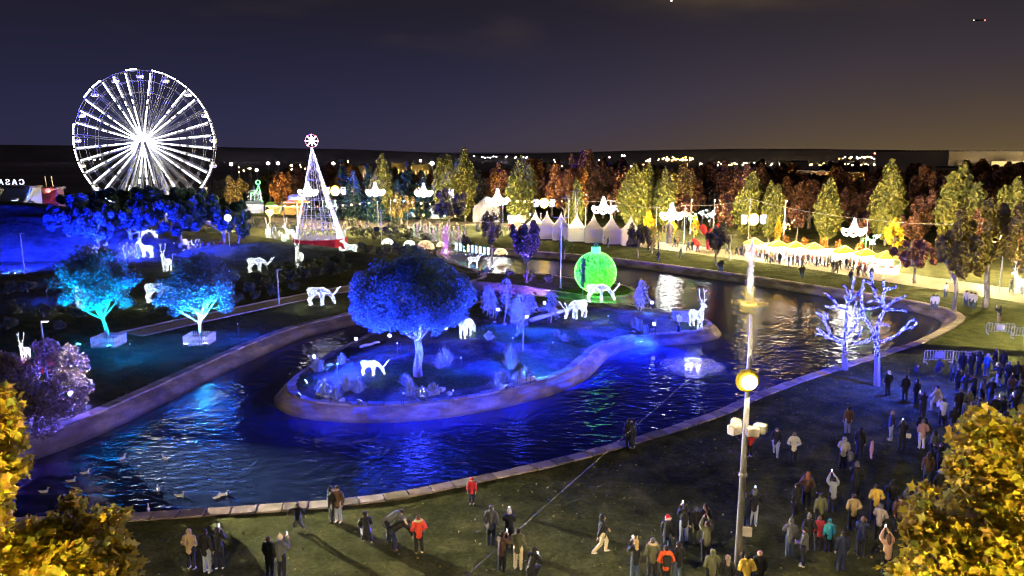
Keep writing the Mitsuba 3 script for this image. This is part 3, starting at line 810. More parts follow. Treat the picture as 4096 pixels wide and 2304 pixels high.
# ---- island planting: silver tussocks, weeping saplings, log, stones
def tussock(x, y, r, h, seed, n=240, tone=(.34, .36, .34)):
    rng = np.random.default_rng(seed)
    t = thing('grass_tussock', 'spiky pale grass tussock lit blue on the island', 'plant', 'grass tussocks on the island')
    a, q = rng.uniform(0, 2 * np.pi, n), rng.uniform(.05, 1, n)
    b = np.column_stack([np.cos(a), np.sin(a), 0 * a]) * (q * r * .35)[:, None]
    tip = np.column_stack([np.cos(a) * q * r, np.sin(a) * q * r, h * (1.1 - .85 * q ** 2) * rng.uniform(.7, 1.1, n)])
    mid = b * .5 + tip * .5 + [0, 0, h * .16]
    s = np.column_stack([-np.sin(a), np.cos(a), 0 * a]) * .014
    v = np.stack([b - s, b + s, mid + s * .8, mid - s * .8, tip], 1).reshape(-1, 3)
    k = 5 * np.arange(n)[:, None]
    f = np.vstack([k + [[0, 1, 2]], k + [[0, 2, 3]], k + [[3, 2, 4]]])
    part(t, 'blades', geo(place((v, f), (x, y, iz(x, y) - .03)), vcol=leaf_tones(n, [tone, (.22, .26, .2)], rng, 5)), 'leaf_mat', kind='stuff')


for i, (p, r, h) in enumerate([((-15.18, 57.4), 1.0, 1.1), ((-13.27, 51.51), 1.0, 1.3), ((-12.29, 50.87), 0.9, 1.0), ((-11.93, 52.44), 0.9, 1.2), ((-11.0, 52.06), 0.9, 1.1), ((-7.24, 51.51), 0.9, 1.3), ((-6.32, 50.87), 1.0, 0.9), ((-5.58, 51.78), 1.1, 0.8), ((-7.76, 53.21), 0.8, 0.9), ((-5.24, 57.63), 1.1, 1.6), ((-5.64, 56.84), 0.7, 1.1), ((-0.09, 57.4), 1.0, 1.9), ((-0.68, 54.71), 1.2, 1.0), ((0.35, 54.2), 1.1, 1.0), ((-1.1, 53.4), 1.0, 0.7), ((0.97, 55.76), 0.9, 0.9), ((12.31, 71.25), 0.9, 1.2), ((12.71, 70.24), 0.8, 1.0), ((11.99, 72.11), 0.8, 1.1), ((14.17, 72.99), 0.6, 0.6), ((4.72, 66.47), 0.8, 0.7), ((4.08, 67.68), 0.7, 0.6), ((-13.69, 59.14), 0.8, 0.9), ((-2.03, 65.01), 0.7, 0.8)]):
    tussock(p[0], p[1], r, h, 200 + i)


def weeping(x, y, h, seed, lean=.0):
    rng = np.random.default_rng(seed)
    t = thing('weeping_sapling', 'thin drooping sapling lit violet on the island', 'tree', 'drooping saplings on the island')
    z0 = iz(x, y)
    u = np.linspace(0, 1, 7)
    tr = np.column_stack([lean * u + .12 * np.sin(u * 4), .05 * np.sin(u * 7), h * u])
    ms, P = [tube(tr, np.linspace(.055, .02, 7), 6)], []
    for k in range(26):
        b = tr[rng.integers(3, 7)]
        a = rng.uniform(0, 2 * np.pi)
        L = rng.uniform(.3, .85)
        q = np.linspace(0, 1, 6)
        br = b + np.column_stack([np.cos(a) * L * q, np.sin(a) * L * q, .35 * q - rng.uniform(.8, 1.7) * q ** 2])
        ms.append(tube(br, np.linspace(.018, .006, 6), 3))
        P.append(br[np.repeat(np.arange(2, 6), 9)] + rng.normal(0, .07, (36, 3)))
    P = np.vstack(P)
    part(t, 'trunk', geo(place(join(ms), (x, y, z0)), (.5, .46, .42), True), 'matte')
    L = leaf_cloud(P, rng.normal(0, 1, P.shape), .035, rng, 2.2, .8)
    part(t, 'foliage', geo(place(L, (x, y, z0)), vcol=leaf_tones(len(P), [(.36, .34, .36), (.26, .28, .26)], rng)), 'leaf_mat', kind='stuff')


for i, (p, h, ln) in enumerate([((-2.54, 75.27), 3.11, 0.1), ((-0.78, 72.55), 4.22, 0.35), ((-1.91, 74.16), 2.99, -0.1), ((0.9, 61.99), 4.77, -0.2), ((3.78, 72.55), 2.97, 0.05), ((0.45, 69.2), 2.84, 0.1), ((13.79, 79.64), 3.37, 0.0), ((13.71, 80.92), 2.46, 0.1), ((1.69, 75.27), 2.26, 0.15)]):
    weeping(p[0], p[1], max(h, 1.4), 300 + i, ln)
# tall slim cypress before the bauble
x, y = (8.24, 86.82)
t = thing('slim_sapling', 'thin dark sapling in front of the green bauble', 'tree')
rng = np.random.default_rng(77)
P_ = np.column_stack([rng.normal(0, .13, 500), rng.normal(0, .13, 500), rng.uniform(1.6, 5.0, 500)])
part(t, 'crown', geo(place(leaf_cloud(P_, rng.normal(0, 1, P_.shape), .06, rng, 2, .8, 1.5), (x, y, 0)), vcol=leaf_tones(500, TONES['pine'], rng)), 'leaf_mat')
part(t, 'trunk', geo(tube([(x, y, 0), (x, y, 5.0)], [.04, .015], 5), smooth=True), 'bark_mat')


def stone(x, y, z, r, seed, name='boulder', label='pale boulder on the island shore', group='boulders on the island'):
    rng = np.random.default_rng(seed)
    p = rng.normal(0, 1, (22, 3))
    p /= np.linalg.norm(p, axis=1, keepdims=True)
    p = p * rng.uniform(.75, 1.05, (22, 1)) * [r, r * .8, r * .6]
    m = trimesh.convex.convex_hull(p)
    k = thing(name, label, 'stone', group)
    put(k, geo(place(m, (x, y, z + r * .25), rng.uniform(0, 6)), (.42, .40, .38)), 'matte')


for i, (p, r) in enumerate([((-13.64, 51.8), 0.5), ((-12.93, 51.17), 0.45), ((-11.79, 50.47), 0.4), ((-7.3, 51.89), 0.5), ((-5.54, 51.89), 0.6), ((-5.09, 52.45), 0.5), ((-4.46, 51.8), 0.4), ((0.65, 54.68), 0.5), ((-0.81, 53.4), 0.5), ((0.06, 53.98), 0.4), ((1.71, 76.18), 0.45), ((2.35, 76.95), 0.4), ((3.0, 77.74), 0.5), ((3.66, 78.54), 0.45), ((4.47, 78.13), 0.5), ((-15.57, 60.22), 0.4), ((-14.64, 59.03), 0.4), ((13.55, 71.69), 0.35), ((11.69, 70.85), 0.3), ((-0.69, 71.69), 0.35), ((-1.67, 72.2), 0.3)]):
    stone(p[0], p[1], iz(*p) - .1, r, 400 + i)
for (a, b), r, lb in [(((-13.27, 64.27), (-11.78, 65.69)), .14, 'fallen white log behind the round pine'), (((0.35, 54.2), (1.71, 55.23)), .22, 'pale stone bench-like log on the front of the island'), (((1.83, 72.63), (5.47, 77.52)), .22, 'long bleached trunk lying under the brightest island floodlight')]:
    k = thing('fallen_log', lb, 'log')
    put(k, geo(tube(np.linspace((*a, iz(*a) + r * .8), (*b, iz(*b) + r * .8), 5) + np.array([[0, 0, 0], [0, .05, .03], [0, -.04, 0], [0, .03, .04], [0, 0, 0]]), [r, r * 1.1, r * .9, r, r * .7], 8), (.55, .5, .46), True), 'matte')
# island floodlights
GF = None
for (p, aim, glow, k, lb, wt) in [
        ((-14.17, 66.98), (-9.0, 60, 7), (7, 8, 20), 5000, 'largest blue-white floodlight left behind the round pine', 2.5),
        ((-11.11, 66.98), (-6.5, 60, 7.5), (6, 7, 18), 4500, 'second blue-white floodlight behind the round pine', 2.5),
        ((-6.17, 69.14), (-5, 60, 7), (6, 7, 18), 4500, 'blue-white floodlight right of the round pine', 2),
        ((3.53, 80.55), (-2, 66, 2.5), (7, 8, 20), 1100, 'bright blue-white floodlight above the bleached trunk', 2),
        ((-1.38, 73.52), (-1.0, 72, 3), (5, 6, 16), 260, 'small blue floodlight under the drooping saplings', 1.2),
        ((15.08, 80.12), (13, 74, 2), (6, 7, 18), 600, 'blue-white floodlight at the back of the island tip', 1.2),
        ((13.47, 70.18), (8, 61, -.5), (6, 7, 18), 420, 'blue floodlight on the bank near the island tip', 1.2),
        ((1.4, 70.67), (3.5, 63, 1), (5, 6, 16), 380, 'small floodlight by the front sapling', 1.2),
        ((-15.2, 53.68), (-8, 60, 4), (5, 8, 16), 1100, 'small floodlight at the left tip of the island', 2.5),
        ((-15.71, 58.22), (-11, 57, 2), (4, 7, 15), 320, 'upper small floodlight at the left tip of the island', 1.2),
        ((-6.2, 50.25), (-7.2, 57.0, 7.2), (.6, .8, 3), 3000, 'dark floodlight box at the front foot of the round pine', 2),
        ((-14.91, 50.94), (-8.4, 57, 6.6), (.6, .8, 3), 9000, 'dark floodlight on the rim at the left tip of the island', 2.6),
        ((-0.37, 52.76), (-6.4, 57, 6.8), (.6, .8, 3), 9000, 'dark floodlight on the rim right of the round pine', 2.6),
        ((-10.35, 49.41), (-7.8, 57, 8.0), (.6, .8, 3), 5000, 'dark floodlight on the front rim below the round pine', 2.4),
        ((1.24, 54.31), (1.0, 60.5, 2.0), (.6, .8, 3), 700, 'dark floodlight on the front shore by the stone log', 1.2)]:
    floodlight(p[0], p[1], iz(*p), aim, lb, glow, BLUE * k * (16 if k < 800 else 1.9) + np.array([.012, .010, 0]) * k * 2, 78 if k < 800 else 44, wt, .2, stake=1.0 if k < 800 else .3)
# small stake lamps that wash the island's ground in blue
for (x, y), lb in [((-13.21, 55.56), 'stake lamp among the left tussocks of the island'), ((-9.45, 60.72), 'stake lamp left of the round pine trunk'), ((-3.93, 56.64), 'stake lamp right of the round pine trunk'), ((3.45, 62.65), 'stake lamp on the dark middle of the island'), ((9.42, 72.55), 'stake lamp on the mound by the island tip'), ((0.07, 62.65), 'stake lamp by the front sapling'), ((15.75, 73.08), 'stake lamp beside the bird house'), ((-12.41, 49.86), 'low stake lamp on the front rim among the left tussocks'), ((-7.36, 49.35), 'low stake lamp on the front rim before the pine'), ((-4.03, 49.86), 'low stake lamp on the front rim right of the pine'), ((0.11, 52.76), 'low stake lamp before the pale stone log')]:
    t = thing('stake_lamp', lb, 'lamp')
    z = iz(x, y)
    part(t, 'stake', geo(tube([(x, y, z), (x, y, z + .85)], .02, 5), (.05, .05, .06)), 'metal_mat')
    part(t, 'head', geo(ico(.07, 1, (x, y, z + .9))), 'glow_mat', None, (.4, .6, 3), .02)
    point_light('stake_glow', (x, y - .12, z + 1.15), BLUE * 150 + np.array([.4, .4, 0]), .7)
for p, c, lb in (((-31.77, 61.3), CYAN * 90, 'stake lamp on the lawn below the cyan tree'), ((-25.51, 68.9), BLUE * 120, 'stake lamp on the lawn right of the royal-blue tree'), ((-38.11, 61.92), BLUE * 80, 'stake lamp on the lawn left of the cyan tree'), ((-53.69, 86.13), BLUE * 140, 'stake lamp among the dark shrubs at left')):
    t = thing('stake_lamp', lb, 'lamp')
    part(t, 'stake', geo(tube([(*p, 0), (*p, 1.3)], .02, 5), (.05, .05, .06)), 'metal_mat')
    part(t, 'head', geo(ico(.06, 1, (*p, 1.35))), 'glow_mat', None, (.3, .6, 2), .02)
    point_light('stake_glow', (p[0], p[1] - .15, 1.6), c, .5)
# hill and pines on the left
for p, aim, k, lb in [((-71.07, 106.55), (-78, 128, 3), 5200, 'blue floodlight at the foot of the left hill'), ((-64.71, 115.05), (-62, 134, 6), 5200, 'blue floodlight below the left pines'), ((-57.95, 127.98), (-58, 140, 8), 3600, 'blue floodlight under the middle pine'), ((-51.38, 136.15), (-48, 134, 8), 2200, 'blue floodlight under the right pine')]:
    floodlight(p[0], p[1], 0, aim, lb, (4, 6, 16), BLUE * k * 20 * [1, .5, 1], 62, 2.4)
floodlight(*(-31.08, 51.37), 0, (-31, 42, 3), 'violet floodlight behind the bank tree', (5, 4, 16), np.array([.12, .10, 1.0]) * 7000, 65, 1.5)
floodlight(*(-41.17, 205.46), 0, (-40, 200, 8), 'blue floodlight before the cedars', (3, 5, 14), np.array([.01, .10, 1.0]) * 14000, 60, 1.0)
floodlight(*(-26.17, 201.64), 0, (-24, 202, 8), 'second blue floodlight before the cedars', (3, 5, 14), np.array([.01, .08, 1.0]) * 11000, 60, 1.0)
floodlight(*(2.74, 90.09), .06, (4, 108, 4), 'violet floodlight below the half-bare tree', (5, 4, 14), np.array([.16, .08, 1.0]) * 3500, 50, 1.0)


# ================================================================ light sculptures
def hull(*s):
    return m3.Manifold.batch_hull([m3.Manifold.sphere(r, 10).translate([float(x), float(y), float(z)]) for x, y, z, r in s])


def skin(bones, res, it=6):
    m = m3.Manifold.batch_boolean(bones, m3.OpType.Add).refine_to_length(res).to_mesh()
    t = trimesh.Trimesh(np.array(m.vert_properties[:, :3]), np.array(m.tri_verts), process=False)
    t.merge_vertices()
    if it:
        trimesh.smoothing.filter_taubin(t, lamb=.5, nu=.52, iterations=it)
    return t


def deer_mesh(pose, antlers=True):
    """A deer facing +x, about 1.15 m at the back: grazing, standing or alert (head high)."""
    B = [hull((.36, 0, .93, .25), (.02, 0, .92, .25)), hull((.02, 0, .92, .25), (-.36, 0, .97, .24)), hull((-.36, 0, .97, .23), (-.54, 0, 1.06, .09)), hull((-.52, 0, 1.08, .07), (-.64, 0, .98, .04))]
    if pose == 'graze':
        nk, hd, mz, an = (.84, 0, .88), (1.10, 0, .56), (1.22, 0, .22), (1.10, 0, .68)
    elif pose == 'stand':
        nk, hd, mz, an = (.66, 0, 1.30), (.76, 0, 1.52), (1.04, 0, 1.42), (.72, 0, 1.62)
    else:
        nk, hd, mz, an = (.56, 0, 1.42), (.64, 0, 1.70), (.90, 0, 1.62), (.60, 0, 1.80)
    B += [hull((.40, 0, 1.02, .22), (*nk, .13)), hull((*nk, .13), (*hd, .11)), hull((*hd, .125), (*mz, .08))]
    A = []
    for s in (-1, 1):
        B += [hull((.36, s * .13, .85, .14), (.38, s * .15, .55, .085)), hull((.38, s * .15, .55, .08), (.36, s * .15, .08, .058)), hull((.36, s * .15, .07, .06), (.41, s * .15, .04, .05))]
        B += [hull((-.36, s * .12, .92, .19), (-.28, s * .16, .66, .12)), hull((-.28, s * .16, .66, .11), (-.47, s * .16, .42, .075)), hull((-.47, s * .16, .42, .072), (-.42, s * .16, .08, .058)), hull((-.42, s * .16, .07, .06), (-.37, s * .16, .04, .05))]
        B += [hull((hd[0] - .04, s * .08, hd[2] + .05, .03), (hd[0] - .10, s * .2, hd[2] + .09, .015))]
        if antlers:
            f = np.array([.42, 0, .40]) if pose == 'graze' else np.array([-.22, 0, .78])
            b = np.array(an) + [0, s * .06, 0]
            m1, tp = b + f * .5 + [0, s * .16, .03], b + f * 1.05 + [0, s * .14, .12]
            A += [np.array([b, m1, tp])]
            for q, dv in ((.35, (.16, s * .06, .14)), (.7, (.12, s * .10, .17))):
                c = b * (1 - q) + m1 * q if q < .5 else m1 * .5 + tp * .5
                A += [np.array([c, c + dv])]
    return skin(B, .12, 3), A


DEER = {}
for pose, an in (('graze', True), ('graze', False), ('stand', True), ('alert', True), ('stand', False)):
    tm, A = deer_mesh(pose, an)
    rng = np.random.default_rng(9)
    pts = trimesh.sample.sample_surface(tm, 760, seed=4)[0]
    ant = [a[0] * (1 - u) + a[-1] * u if len(a) == 2 else (a[0] * (1 - 2 * u) + a[1] * 2 * u if u < .5 else a[1] * (2 - 2 * u) + a[2] * (2 * u - 1)) for a in A for u in np.linspace(.1, 1, 8 if len(a) == 3 else 4)]
    DEER[pose, an] = (geo(tm, (.30, .32, .29), True), geo(bulbs(pts, rng.uniform(.022, .036, len(pts))), (1, 1, 1)), geo(join([tube(a, .024, 5) for a in A]), (.7, .7, .7), True) if A else None, geo(bulbs(np.array(ant), .036), (1, 1, 1)) if ant else None)


def deer(x, y, z, rz, sc, pose, an, label, glow=(2.5, 2.8, 2.4), w=.6, group=None):
    t = thing('lit_deer', label, 'deer figure', group)
    b, s, a, al = DEER[pose, an]
    m = tw((x, y, z), math.radians(rz), sc)
    part(t, 'body', b, 'matte', m)
    part(t, 'light_string', s, 'glow_mat', m, glow, w, kind='stuff')
    if a:
        part(t, 'antlers', a, 'matte', m)
        part(t, 'antler_lights', al, 'glow_mat', m, glow, w * .1, kind='stuff')
    g = math.radians(rz)
    point_light('deer_glow', (x + .95 * sc * math.sin(g) * (1 if math.cos(g) > 0 else -1), y - .95 * sc * abs(math.cos(g)) - .15, z + .55 * sc), np.array([8.5, 9.5, 7.0]) * sc ** 2, .22)
    return t


for p, rz, sc, pose, an, lb, isl in [
        ((-10.79, 55.2), -8, .98, 'graze', True, 'small glowing white grazing deer nearest the round pine', 1),
        ((-22.1, 84.27), -6, 1.72, 'graze', True, 'glowing grazing stag on the strip of lawn beside the lake path', 0),
        ((-4.17, 66.81), 65, 1.35, 'graze', False, 'glowing deer seen from behind right of the round pine', 1),
        ((-37.1, 108.37), -4, 1.75, 'graze', True, 'glowing grazing stag above the royal-blue tree', 0),
        ((-41.08, 85.9), -4, 1.85, 'graze', True, 'glowing grazing stag between the two boxed trees', 0),
        ((-47.33, 82.05), -82, 1.65, 'alert', True, 'glowing stag facing the camera left of the cyan tree', 0),
        ((-50.3, 109.5), -95, 1.5, 'alert', False if False else True, 'glowing upright deer seen front-on between the boxed trees, farther back', 0),
        ((-59.99, 124.01), 170, 1.7, 'stand', True, 'glowing deer facing left in front of the small white village', 0),
        ((-32.17, 113.82), -88, 1.75, 'alert', True, 'glowing stag with tall antlers in front of the red drum', 0),
        ((-26.66, 124.98), 172, 1.75, 'stand', True, 'glowing antlered deer right of the red drum', 0),
        ((-27.8, 123.53), -100, 1.2, 'stand', False, 'glowing fawn beside the antlered deer right of the red drum', 0),
        ((-48.86, 151.57), -70, 1.6, 'alert', True, 'glowing stag left of the light cone, farthest left', 0),
        ((-44.12, 146.06), -95, 1.2, 'stand', False, 'small glowing doe left of the light cone', 0),
        ((-43.99, 150.16), 160, 1.7, 'stand', True, 'glowing deer touching the left edge of the light cone', 0),
        ((6.77, 74.81), -140, 1.55, 'graze', True, 'glowing deer grazing towards the camera on the island mound', 1),
        ((9.62, 85.86), -5, 1.75, 'graze', True, 'glowing grazing stag before the green bauble', 2),
        ((18.09, 72.81), -62, 1.45, 'alert', True, 'glowing stag with raised head at the tip of the island', 1),
        ((-5.78, 112.61), 4, 1.4, 'stand', False, 'glowing fawn at the far water edge behind the round pine', 0),
        ((62.2, 91.15), 100, 1.6, 'stand', True, 'glowing deer far off at the right edge', 0)]:
    deer(p[0], p[1], iz(*p) - .05 if isl == 1 else (.06 if isl == 2 else 0), rz, sc, pose, an, lb)

# ---- ferris wheel
hx, hy, hz = (-92.47, 195, 19.7)
WR = 17.53
wheel = thing('ferris_wheel', 'giant ferris wheel with glowing white spokes and hub', 'ferris wheel')
NS = 34
DARKSP = {0, 2, 3, 6, 13, 20, 26, 30}
WHITE = (.34, .34, .38)
tubeglow = (9, 9.5, 9)


def wpt(r, a, dy):
    return np.array([hx + r * math.cos(a), hy + dy, hz + r * math.sin(a)])


part(wheel, 'hub', geo(place(join([lathe([(0, -1.1), (1.4, -1.1), (2.0, -.7), (2.0, .7), (1.4, 1.1), (0, 1.1)], 24)]), (0, 0, 0)), WHITE), 'metal_mat', T().translate([hx, hy, hz]).rotate([1, 0, 0], 90))
part(wheel, 'hub_light', geo(lathe([(0, 0), (2.15, 0), (2.15, .25), (0, .4)], 28), WHITE), 'glow_mat', T().translate([hx, hy - 1.15, hz]).rotate([1, 0, 0], 90), (11, 11.5, 11), .5)
for k in range(NS):
    a = math.pi / 2 - k * 2 * math.pi / NS
    n = np.array([-math.sin(a), 0, math.cos(a)])
    ms = []
    for dy in (-.9, .9):
        for s in (-1, 1):
            ms.append(tube([wpt(1.6, a, dy) + n * s * .12, wpt(WR, a, dy * .75) + n * s * .30], .055, 4))
    part(wheel, 'spoke', geo(join(ms), WHITE, True), 'metal_mat')
    lit = k not in DARKSP
    if lit:
        for r0, r1 in ((.13, .50), (.54, .60), (.66, .965)):
            part(wheel, 'spoke_light', geo(tube([wpt(WR * r0, a, -1.15), wpt(WR * r1, a, -1.0)], .15, 6), WHITE), 'glow_mat', None, tubeglow, .03)
    a2 = a - 2 * math.pi / NS
    part(wheel, 'rim_segment', geo(join([tube([wpt(WR * f, a, dy), wpt(WR * f, a2, dy)], .07 if f == 1 else .05, 4) for f in (1, .86, .70) for dy in (-.7, .7)] + [tube([wpt(WR, a, -.7), wpt(WR, a, .7)], .06, 4)]), WHITE, True), 'metal_mat')
    if k not in (0, 31, 32, 28, 9, 13, 2 + 25):
        part(wheel, 'rim_light', geo(tube([wpt(WR * 1.01, a - .015, -.95), wpt(WR * 1.01, a2 + .015, -.95)], .15, 6), WHITE), 'glow_mat', None, tubeglow, .03)
    if k % 2 == 0:
        c = wpt(WR * .985, a, 0)
        g = join([lathe([(0, -1.75), (.75, -1.72), (.92, -1.4), (.92, -1.0), (.8, -.95), (.8, -1.35)], 12, c), tube([c, c + [0, 0, -1.0]], .06, 5), tube([c + [-.78, 0, -1.0], c + [-.5, 0, -.35], c + [.5, 0, -.35], c + [.78, 0, -1.0]], .04, 4)])
        part(wheel, 'gondola', geo(g, (.75, .73, .74), True), 'matte')
for sx in (-1, 1):
    for dy in (-2.4, 2.4):
        part(wheel, 'support_leg', geo(join([tube([(hx + sx * .5, hy + dy * .6, hz), (hx + sx * 8.2, hy + dy * 1.6, 0)], [.35, .5], 8), tube([(hx + sx * .3, hy + dy * .6, hz), (hx + sx * 5.6, hy + dy * 1.6, 0)], [.2, .3], 8)]), (.20, .21, .20), True), 'metal_mat')
point_light('wheel_glow', (hx, hy - 6, hz), (160, 165, 160), .5)
point_light('wheel_glow', (hx, hy - 10, 6), (200, 210, 200), .4)

# ---- cone of lights with a star, on a red drum
cx, cy = (-34.44, 135.58)
zt = 17.84
RB, ZB = 4.25, 2.0
cone = thing('light_cone', 'tall open lattice cone strung with pale violet lights', 'christmas tree')
apex = np.array([cx - .7, cy, zt])
rng = np.random.default_rng(14)


def cpt(a, u):
    b = np.array([cx + RB * math.cos(a), cy + RB * math.sin(a), ZB])
    return b * (1 - u) + apex * u


for k in range(12):
    a = 2 * math.pi * k / 12 + .1
    part(cone, 'rib', geo(tube([cpt(a, 0), cpt(a, .99)], [.075, .04], 5), (.42, .42, .48), True), 'metal_mat')
for u in (.0, .07, .15, .24, .33, .43, .54, .65, .77, .88):
    part(cone, 'ring', geo(tube([cpt(2 * math.pi * q / 24, u) for q in range(25)], .05, 4, False), (.42, .42, .48), True), 'metal_mat')
for k, (n, sp, col, rr) in enumerate([(520, .0, (3.2, 3.1, 4.4), .055), (520, .0, (3.2, 3.1, 4.4), .055), (900, .13, (3.6, 3.4, 4.6), .06), (360, .10, (2.0, 2.2, 4.0), .05), (260, 3.2, (2.6, 2.6, 3.6), .045)]):
    a = [math.pi * 1.02, math.pi * 1.12, -.42, -.15, -1.4][k]
    u = rng.random(n) ** 1.25
    P = np.array([cpt(a + rng.uniform(-1, 1) * sp + .10 * math.sin(9 * q), q) for q in u]) + rng.normal(0, .07, (n, 3))
    part(cone, 'light_string', geo(bulbs(P, rng.uniform(.6, 1.3, n) * rr)), 'glow_mat', None, col, .25, kind='stuff')
P = np.array([cpt(2 * math.pi * rng.random(), rng.random()) for _ in range(700)])
part(cone, 'light_string', geo(bulbs(P, .035)), 'glow_mat', None, (2.4, 2.4, 3.6), .1, kind='stuff')
drum = thing('red_drum', 'low red eight-sided plinth under the light cone', 'plinth')
part(drum, 'panel', geo(lathe([(4.9, 0), (4.9, ZB - .12), (4.98, ZB - .12), (4.98, ZB - .02), (0, ZB - .02)], 8, (cx, cy, 0)), (.42, .03, .05)), 'matte')
part(drum, 'deck', geo(lathe([(4.7, 0), (4.7, .03), (0, .03)], 8, (cx, cy, ZB - .015)), (.30, .28, .32)), 'matte')
star = thing('star_topper', 'eight-rayed white star with red rim on top of the light cone', 'star')
sc_ = apex + [0, 0, 1.21]
for k in range(8):
    a = k * math.pi / 4 + math.pi / 2
    d = np.array([math.cos(a), 0, math.sin(a)])
    part(star, 'ray', geo(tube([sc_ + d * .1, sc_ + d * (1.15 if k != 4 else .8)], [.15, .09], 6)), 'glow_mat', None, (7, 6, 5.6), .1)
    a2 = a + math.pi / 4
    d2 = np.array([math.cos(a2), 0, math.sin(a2)])
    part(star, 'rim', geo(tube([sc_ + d * 1.2, sc_ + d2 * 1.2], .035, 4)), 'glow_mat', None, (2.2, .35, .4), 0)
part(star, 'stem', geo(tube([apex, sc_], .06, 5), (.5, .2, .2)), 'metal_mat')
point_light('cone_glow', (cx, cy - 6.5, 6), (160, 160, 230), .8)

# ---- giant green bauble
x, y = (10.2, 91.67)
R = 2.5
bz = R + .12
ball = thing('giant_bauble', 'giant glowing green bauble on the lawn island', 'bauble')
part(ball, 'shell', geo(ico(R * .97, 4, (x, y, bz)), (.04, .22, .03), True), 'matte')
part(ball, 'frame', geo(join([tube([(x + R * math.cos(p) * math.cos(q), y + R * math.cos(p) * math.sin(q), bz + R * math.sin(p)) for p in np.linspace(-1.57, 1.57, 20)], .03, 4) for q in np.arange(0, 6.28, .5236)]), (.3, .5, .3), True), 'metal_mat')
rng = np.random.default_rng(6)
d = rng.normal(0, 1, (5200, 3))
d /= np.linalg.norm(d, axis=1, keepdims=True)
P = d * R * rng.uniform(.985, 1.03, (5200, 1)) + [x, y, bz]
part(ball, 'green_lights', geo(bulbs(P[:3000], .036)), 'glow_mat', None, (.12, 5.0, .08), 1.6, kind='stuff')
part(ball, 'yellow_lights', geo(bulbs(P[3000:4600], .032)), 'glow_mat', None, (2.4, 6.0, .35), .8, kind='stuff')
cap = join([lathe([(.52, 0), (.52, .72), (.40, .8), (0, .8)], 16, (x, y, bz + R * .95)), tube([(x + .22 * math.cos(q), y, bz + R * .95 + 1.0 + .22 * math.sin(q)) for q in np.linspace(0, 6.28, 13)], .05, 5)])
part(ball, 'cap', geo(cap, (.2, .6, .2), True), 'matte')
q = rng.uniform(0, 6.28, 420)
part(ball, 'cap_lights', geo(bulbs(np.column_stack([x + .55 * np.cos(q), y + .55 * np.sin(q), bz + R * .95 + rng.uniform(0, .75, 420)]), .034)), 'glow_mat', None, (.5, 4.8, .4), .2, kind='stuff')
point_light('bauble_glow', (x, y - 3.9, 2.2), (1.5, 70, 4), 1.0)


# ---- two trees whose branches are wrapped in blue lights
def wrapped_tree(label, base, lines, seed):
    rng = np.random.default_rng(seed)
    t = thing('wrapped_tree', label, 'tree')
    ms, P = [], []
    for k, l in enumerate(lines):
        l = np.asarray(l, float)
        n = max(2, int(np.linalg.norm(np.diff(l, axis=0), axis=1).sum() / .22))
        s = np.r_[0, np.cumsum(np.linalg.norm(np.diff(l, axis=0), axis=1))]
        u = np.linspace(0, s[-1], n + 1)
        q = np.column_stack([np.interp(u, s, l[:, c]) for c in range(3)])
        q[:, 1] += np.linspace(0, rng.uniform(-1.1, 1.1), n + 1) if k else 0
        q += rng.normal(0, .02, q.shape)
        r = np.linspace(.15 if k == 0 else .085, .05, n + 1)
        ms.append(tube(q, r, 8))
        m = int(s[-1] * (46 if k else 60))
        w = rng.random(m) * n
        i = np.minimum(w.astype(int), n - 1)
        c = q[i] + (q[i + 1] - q[i]) * (w - i)[:, None]
        d = rng.normal(0, 1, (m, 3))
        d /= np.linalg.norm(d, axis=1, keepdims=True)
        P.append(c + d * (r[i] * rng.uniform(.95, 1.2, m))[:, None])
    P = np.vstack(P)
    part(t, 'branches', geo(join(ms), (.02, .02, .035), True), 'matte')
    part(t, 'trunk', geo(tube([base, np.asarray(lines[0][0])], [.24, .20], 10), (.26, .24, .26), True), 'matte')
    h = rng.random(len(P)) < .45
    part(t, 'blue_lights', geo(bulbs(P[h], .055)), 'glow_mat', None, (.0, .03, 2.6), .6, kind='stuff')
    part(t, 'pale_lights', geo(bulbs(P[~h], .046)), 'glow_mat', None, (1.5, 1.7, 8.0), .6, kind='stuff')


